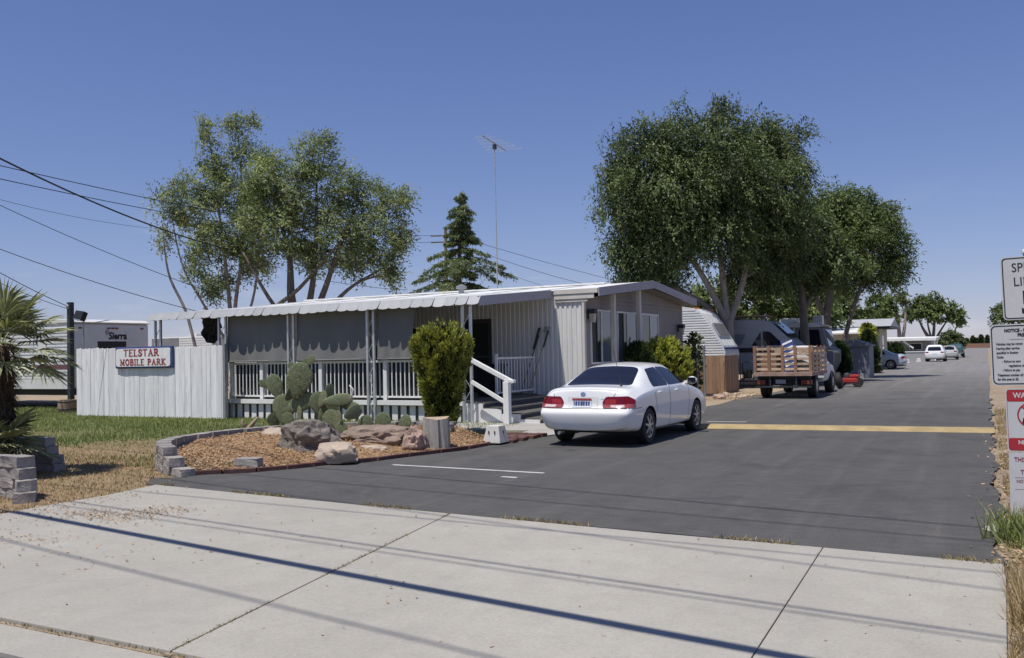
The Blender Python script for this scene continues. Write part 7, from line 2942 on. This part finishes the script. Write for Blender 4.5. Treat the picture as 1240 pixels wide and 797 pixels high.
# white carport home at the bend
h3 = thing('mobile_home', 'white roofed grey mobile home with carport behind the white hatchback', 'mobile home', (-6.5, 99, 0))
MB().box(-14, -4.9, 98, 104, -.02, 2.0).build('wall', M['grey_house'], h3)
b = MB()
b.add([(-14.4, 96.2, 2.28), (-4.35, 96.2, 2.22), (-4.35, 104.4, 2.42), (-14.4, 104.4, 2.46), (-14.4, 96.2, 2.06), (-4.35, 96.2, 1.98), (-4.35, 104.4, 2.2), (-14.4, 104.4, 2.24)],
      [(0, 1, 2, 3), (7, 6, 5, 4), (0, 4, 5, 1), (1, 5, 6, 2), (2, 6, 7, 3), (3, 7, 4, 0)])
b.build('roof', M['roof_white'], h3)
q = MB().box(-6.9, -5.7, 97.95, 97.995, 1.05, 1.75).build('window', M['white_paint'], h3)
MB().box(-6.82, -5.78, 97.94, 97.955, 1.12, 1.68).build('pane', M['glass_house'], q)
for x in (-8.6, -8.2, -7.7, -4.5):
    MB().box(x - .07, x + .07, 96.35, 96.5, -.02, 2.06).build('post', M['white_paint'], h3)
MB().box(-8.1, -4.6, 96.4, 96.44, .86, .94).build('rail', M['white_paint'], h3)
MB().box(-8.1, -4.6, 96.45, 96.5, -.02, .86).build('skirt', M['grey_house'], h3)
MB().bar((-7.3, 96.42, 1.95), (-6.4, 96.42, 1.25), .06, .16).build('stair_rail', M['white_paint'], h3)
for (x, y) in ((-6.25, 86), (-5.6, 90.5)):
    b = MB()
    b.add([(x - .22, y - .2, -.02), (x + .22, y - .2, -.02), (x + .22, y + .2, -.02), (x - .22, y + .2, -.02), (x - .15, y - .14, .34), (x + .15, y - .14, .34), (x + .15, y + .14, .34), (x - .15, y + .14, .34)],
          [(0, 3, 2, 1), (4, 5, 6, 7), (0, 1, 5, 4), (1, 2, 6, 5), (2, 3, 7, 6), (3, 0, 4, 7)])
    tag(b.build('white_marker_block', M['concrete_white'], bevel=.03), 'low white painted block at the far lane edge', 'marker block', 'white blocks along the far lane edge')
tag(MB().box(-120, 60, 330, 330.3, -.1, 1.45).build('boundary_wall', M['wall_brown']), 'long low brown wall closing the far end of the lane', 'wall')

# ------------------------------------------------------------------ left pole, flood light, barrel, visible service wires
p0 = thing('service_pole', 'slim black service pole at the left end of the board fence', 'pole', (-26.9, 19.3, -.05))
MB().box(-26.98, -26.82, 19.22, 19.38, -.08, 3.62).build('post', M['dark_metal'], p0, bevel=.01)
MB().lathe([(.05, 0), (.05, .10), (.02, .14)], 8, c=(-26.9, 19.2, 3.4)).build('insulator', M['galv'], p0)
f0 = thing('flood_light', 'black flood light on a thin pipe above the board fence', 'light', (-25.5, 18.75, 0))
MB().tube([(-25.5, 18.75, -.05), (-25.5, 18.75, 2.95)], .022, 8).build('pipe', M['galv'], f0)
m = Matrix.Rotation(R(-18), 3, 'X') @ Matrix.Rotation(R(8), 3, 'Y')
b = MB()
b.obox((-25.55, 18.68, 3.10), (.42, .18, .30), m)
hd = b.build('lamp_head', M['black'], f0, bevel=.03)
b = MB()
b.obox((-25.55, 18.585, 3.07), (.34, .01, .22), m)
b.build('lens', M['glass_curtain'], hd)
bl = thing('half_barrel', 'tan half barrel planter at the foot of the service pole', 'planter', (-26.6, 18.95, 0))
MB().lathe([(.26, -.03), (.29, .2), (.28, .40), (.25, .40), (.24, .34)], 20, c=(-26.6, 18.95, 0)).build('barrel', M['terracotta'], bl, smooth='auto')
b = MB()
for z in (.08, .32):
    b.lathe([(.285, z), (.296, z + .01), (.296, z + .03), (.285, z + .04)], 20, c=(-26.6, 18.95, 0))
b.build('hoop', M['dark_metal'], bl)

UP = thing('utility_pole', 'dark utility pole with crossarm beside the cedar', 'utility pole', (-44.0, 70, 0))
MB().tube([(-44, 70, -.1), (-44, 70, 13.2)], [.2, .14], 10).build('pole', M['bark'], UP, smooth='auto')
for z in (12.6, 12.0):
    MB().bar((-45.3, 69.5, z), (-42.7, 70.5, z), .1, .12).build('crossarm', M['bark'], UP)
WG = 'service wires crossing the sky at the left'
wl = 'thin dark service wire running to the utility pole by the cedar'
LP = (-31.0, 15.0)
EX_WIRES = 1
LPX, LPY = -26.57, 13.05
lp = thing('utility_pole', 'wooden utility pole at the lawn edge carrying the service wires', 'utility pole', (LPX, LPY, -.05))
MB().tube([(LPX, LPY, -.1), (LPX, LPY, 9.6)], [.17, .12], 10).build('pole', M['bark'], lp, smooth='auto')
for z in (7.6, 8.0):
    MB().box(LPX - .9, LPX + .9, LPY - .05, LPY + .05, z - .05, z + .05).build('crossarm', M['bark'], lp)
wire((LPX, LPY, 9.16), (-33.2, 33.3, 7.0), .55, .032, 'service_cable', 'thick black cable drooping from the pole into the thin tree')
wire((LPX - .5, LPY, 8.05), (-44.5, 69.8, 12.65), .9, .016, 'service_wire', 'upper of two parallel wires running to the utility pole by the cedar', WG)
wire((LPX - .5, LPY, 7.62), (-44.5, 69.8, 12.05), .9, .016, 'service_wire', 'lower of two parallel wires running to the utility pole by the cedar', WG)
wire((LPX, LPY, 7.17), (-37, 31.4, 8.3), .3, .008, 'service_wire', 'faint thin wire ending in the thin tree', WG)
wire((LPX, LPY, 7.75), (-22.6, 22.35, 3.62), .25, .010, 'service_wire', 'thin wire dropping to the mobile home roof corner')
wire((LPX, LPY, 6.25), (-21.4, 19.6, 3.12), .22, .011, 'service_wire', 'thin wire dropping to the left end of the awning')
wire((LPX, LPY, 6.42), (-26.9, 19.2, 3.48), .2, .012, 'service_wire', 'thin wire dropping to the slim black service pole')
wire((LPX, LPY, 5.85), (-26.9, 19.2, 3.40), .25, .009, 'service_wire', 'lowest thin wire to the slim black service pole')
rp_ = thing('utility_pole', 'short wooden pole hidden behind the shade tree', 'utility pole', (-27, 93, -.05))
MB().tube([(-27, 93, -.1), (-27, 93, 7.0)], [.15, .12], 8).build('pole', M['bark'], rp_, smooth='auto')
MB().box(-28.2, -25.8, 92.95, 93.05, 6.5, 6.6).build('crossarm', M['bark'], rp_)
wr = 'thin wire falling from the utility pole behind the roof'
wire((-43.4, 70.2, 12.65), (-26.2, 93, 6.62), .3, .02, 'service_wire', 'uppermost wire falling from the cedar pole behind the roof', 'wires behind the roof')
wire((-43.4, 70.2, 12.05), (-27.2, 93, 6.62), 1.0, .02, 'service_wire', 'middle wire falling from the cedar pole behind the roof', 'wires behind the roof')
wire((-43.6, 70.2, 11.4), (-27.8, 93, 6.62), 1.8, .016, 'service_wire', 'lowest sagging wire falling from the cedar pole behind the roof', 'wires behind the roof')
wire((-29.2, 34.2, 5.5), (-34.3, 49.7, 6.0), .1, .014, 'service_wire', 'dark wire running from the wide tree towards the cedar')

# ------------------------------------------------------------------ television aerial on the roof
AX, AY = -16.33, 29.6
an = thing('tv_antenna', 'tall thin mast with a many rodded television aerial above the roof', 'antenna', (AX, AY, roof_z(AY)))
b = MB()
b.tube([(AX, AY, roof_z(AY) - .02), (AX, AY, 6.6)], .026, 8)
b.tube([(AX, AY, 6.5), (AX, AY, 9.66)], .018, 8)
b.build('mast', M['rod_grey'], an)
bo, be = Vector((AX + .22, AY - 1.35, 9.62)), Vector((AX - .22, AY + 1.3, 9.62))
MB().bar(bo, be, .03, .035).build('boom', M['rod_grey'], an)
bd = (be - bo).normalized()
for k in range(11):
    t = .02 + .96 * k / 10
    c = bo.lerp(be, t)
    ln = .30 + .48 * t
    s2 = (Vector((.985, .17, 0)) + bd * (.10 if k % 2 else -.10)).normalized()
    b = MB()
    b.tube([c - s2 * ln, c + s2 * ln], .0055, 5)
    b.build('rod', M['rod_grey'], an)
MB().box(AX - .06, AX + .06, AY - .06, AY + .06, 9.40, 9.58).build('clamp', M['dark_metal'], an)

# ------------------------------------------------------------------ sign post at the right
sp = thing('sign_post', 'brown steel post carrying four notice plates at the lane edge', 'sign post', (.365, 9.9, -.05))
MB().box(.335, .395, 9.868, 9.93, -.12, 2.50).build('post', M['wood_post'], sp, bevel=.004)
MB().box(.325, .405, 9.86, 9.94, 2.50, 2.54).build('cap', M['white_paint'], sp, bevel=.01)


def plate(cx_, z0, z1, w_, label, cat='sign', face='sign_white', rim='ink_black', rim_w=.010, tilt=0.0, rad=.04, yaw=0.0):
    zc = (z0 + z1) / 2
    t = thing('notice_sign', label, cat, (cx_, 9.855, zc), yaw)
    mm = Matrix.Rotation(tilt, 3, 'Y') @ MX
    b = MB()
    b.prism(rrect(w_, z1 - z0, rad), .004, mm, (0, 0, 0))
    b.build('plate', M[face], t, world=False)
    if rim:
        # painted line just inside the edge
        o_ = rrect(w_ - .022, z1 - z0 - .022, rad * .85)
        i_ = rrect(w_ - .022 - rim_w * 2, z1 - z0 - .022 - rim_w * 2, rad * .7)
        b = MB()
        n = len(o_)
        vs = [mm @ Vector((p[0], p[1], .0055)) for p in o_] + [mm @ Vector((p[0], p[1], .0055)) for p in i_]
        b.add(vs, [(k, (k + 1) % n, n + (k + 1) % n, n + k) for k in range(n)])
        b.build('border', M[rim], t, world=False)
    b = MB()
    for z in (z0 - zc + .035, z1 - zc - .035):
        b.lathe([(.011, 0), (.009, .006)], 8, mm, mm @ Vector((0, z, .004)))
    b.build('bolt', M['dark_metal'], t, world=False)

    def put(txt, x, z, cap, mt='ink_black', xs=1.0, bold=0.0, shear=0.0, align='LEFT'):
        # x, z from the plate's top left corner
        p = mm @ Vector((-w_ / 2 + x, (z1 - z0) / 2 - z - cap, .006))
        ob = flat_text(txt, cap / .70, (0, 0, 0), mm @ Vector((1, 0, 0)), mm @ Vector((0, 1, 0)), M[mt], None, 'lettering', align, xs, bold, shear, .0004)
        ob.data.transform(Matrix.Translation(p))
        ob.parent = t
        return ob

    def rect(x0, x1, za, zb, mt, nm='panel', lift=.0055, rr_=None):
        b = MB()
        h = (z1 - z0) / 2
        pts = [(-w_ / 2 + x0, h - zb), (-w_ / 2 + x1, h - zb), (-w_ / 2 + x1, h - za), (-w_ / 2 + x0, h - za)]
        if rr_: pts = round_poly(pts, rr_)
        b.poly([mm @ Vector((p[0], p[1], lift)) for p in pts])
        return b.build(nm, M[mt], t, world=False, fix=False)
    return t, put, rect, mm


t, put, rect, mm = plate(.372, 1.865, 2.475, .457, 'white speed limit plate topmost on the brown sign post', tilt=R(-1.2))
put('SPEED', .2285, .062, .085, align='CENTER', xs=.84)
put('LIMIT', .2285, .198, .085, align='CENTER', xs=.9)
put('5', .2285, .335, .215, align='CENTER', xs=1.0, bold=.008)
t, put, rect, mm = plate(.335, 1.235, 1.825, .61, 'wide white notice plate of small black text below the speed limit', tilt=R(-.8), rad=.05)
put('NOTICE - N', .125, .045, .030, xs=.82, bold=.002)
put('PRES', .235, .090, .030, xs=.82, bold=.002)
rect(.17, .44, .146, .149, 'ink_black', 'rule')
for i, (x, s) in enumerate(((.05, 'Vehicles may be remov'), (.05, 'hearing after service'), (.05, 'specified in Section'), (.05, 'Code:'), (.095, '- Failure to com'), (.148, 'regulations of'), (.095, '- Failure to pay'))):
    put(s, x, .178 + i * .042, .021, xs=.80, bold=.0008)
put('Telephone number of t', .05, .478, .021, xs=.80, bold=.001)
put('for this area is: 22', .05, .518, .021, xs=.80, bold=.001)
t, put, rect, mm = plate(.362, .60, 1.205, .437, 'red and white warning plate with barred figure on the sign post', rim='sign_red', rim_w=.004, tilt=R(-.5), rad=.035)
rect(.014, .423, .014, .125, 'sign_red', 'red_band', rr_=.02)
rect(.014, .423, .475, .592, 'sign_red', 'red_band', rr_=.02)
put('WARNING', .2185, .040, .050, 'sign_white', align='CENTER', xs=.88, bold=.002)
put('NEIGHBOR', .2185, .497, .036, 'sign_white', align='CENTER', xs=.98, bold=.002)
put('WE LOOK OUT', .2185, .552, .016, 'sign_white', align='CENTER', xs=1.0)
for i, s in enumerate(('ALL SUSPICIOUS', 'ARE IMMED', 'OUR LAW')):
    put(s, .2185, .385 + i * .026, .014, align='CENTER', xs=.9)
# barred circle with a hooded shape behind it
ang = [2 * math.pi * k / 36 for k in range(36)]
b = MB()
cx_, cz_ = 0.0, (1.205 - .60) / 2 - .255
ro, ri = .125, .112
vs = [mm @ Vector((cx_ + ro * math.cos(a), cz_ + ro * math.sin(a), .0066)) for a in ang] + [mm @ Vector((cx_ + ri * math.cos(a), cz_ + ri * math.sin(a), .0066)) for a in ang]
b.add(vs, [(k, (k + 1) % 36, 36 + (k + 1) % 36, 36 + k) for k in range(36)])
d1, d2 = Vector((-.085, .085)), Vector((.085, -.085))
nn_ = Vector((.005, .005))
b.poly([mm @ Vector((cx_ + p[0], cz_ + p[1], .0069)) for p in (d1 - nn_, d2 - nn_, d2 + nn_, d1 + nn_)])
b.build('prohibition_ring', M['sign_red'], t, world=False, fix=False)
b = MB()
sil = [(-.085, -.075), (-.075, -.03), (-.05, .0), (-.07, .012), (-.065, .02), (-.04, .018), (-.03, .05), (0, .065), (.03, .05), (.035, .02), (.06, .015), (.045, -.0), (.075, -.035), (.085, -.075), (.05, -.098), (-.05, -.098)]
b.poly([mm @ Vector((cx_ + p[0], cz_ + p[1], .006)) for p in sil])
b.build('figure_silhouette', M['ink_black'], t, world=False, fix=False)
t, put, rect, mm = plate(.360, -.02, .590, .412, 'white plate with maroon lettering lowest on the sign post', rim=None, rad=.015)
put('THIS I', .045, .045, .042, 'ink_maroon', xs=.78, bold=.001)
put('CR', .145, .102, .042, 'ink_maroon', xs=1.0, bold=.003)
put('TO T', .095, .165, .042, 'ink_maroon', xs=.78, bold=.001)
rect(.045, .37, .238, .241, 'ink_maroon', 'rule')
put('NO EN', .055, .258, .030, 'ink_maroon', xs=.86, shear=.2)
put('PE', .165, .300, .030, 'ink_maroon', xs=.86, shear=.2)
rect(.045, .37, .350, .353, 'ink_maroon', 'rule')
put('60', .165, .385, .038, 'ink_maroon', xs=.85)
put('64', .165, .440, .038, 'ink_maroon', xs=.85)
put('SHER', .075, .530, .036, 'ink_maroon', xs=.80)
# broken concrete at the post foot
rock('concrete_chunk', (.12, 9.0, -.04), (.20, .16, .07), M['concrete'], 60, 'flat broken concrete chunk at the foot of the sign post', .2, 1.4, 3, .4)
rock('concrete_chunk', (.28, 8.9, -.04), (.16, .14, .10), M['concrete'], 61, 'pale concrete lump beside the green weed clump', .2, 1.4, 3, .4)
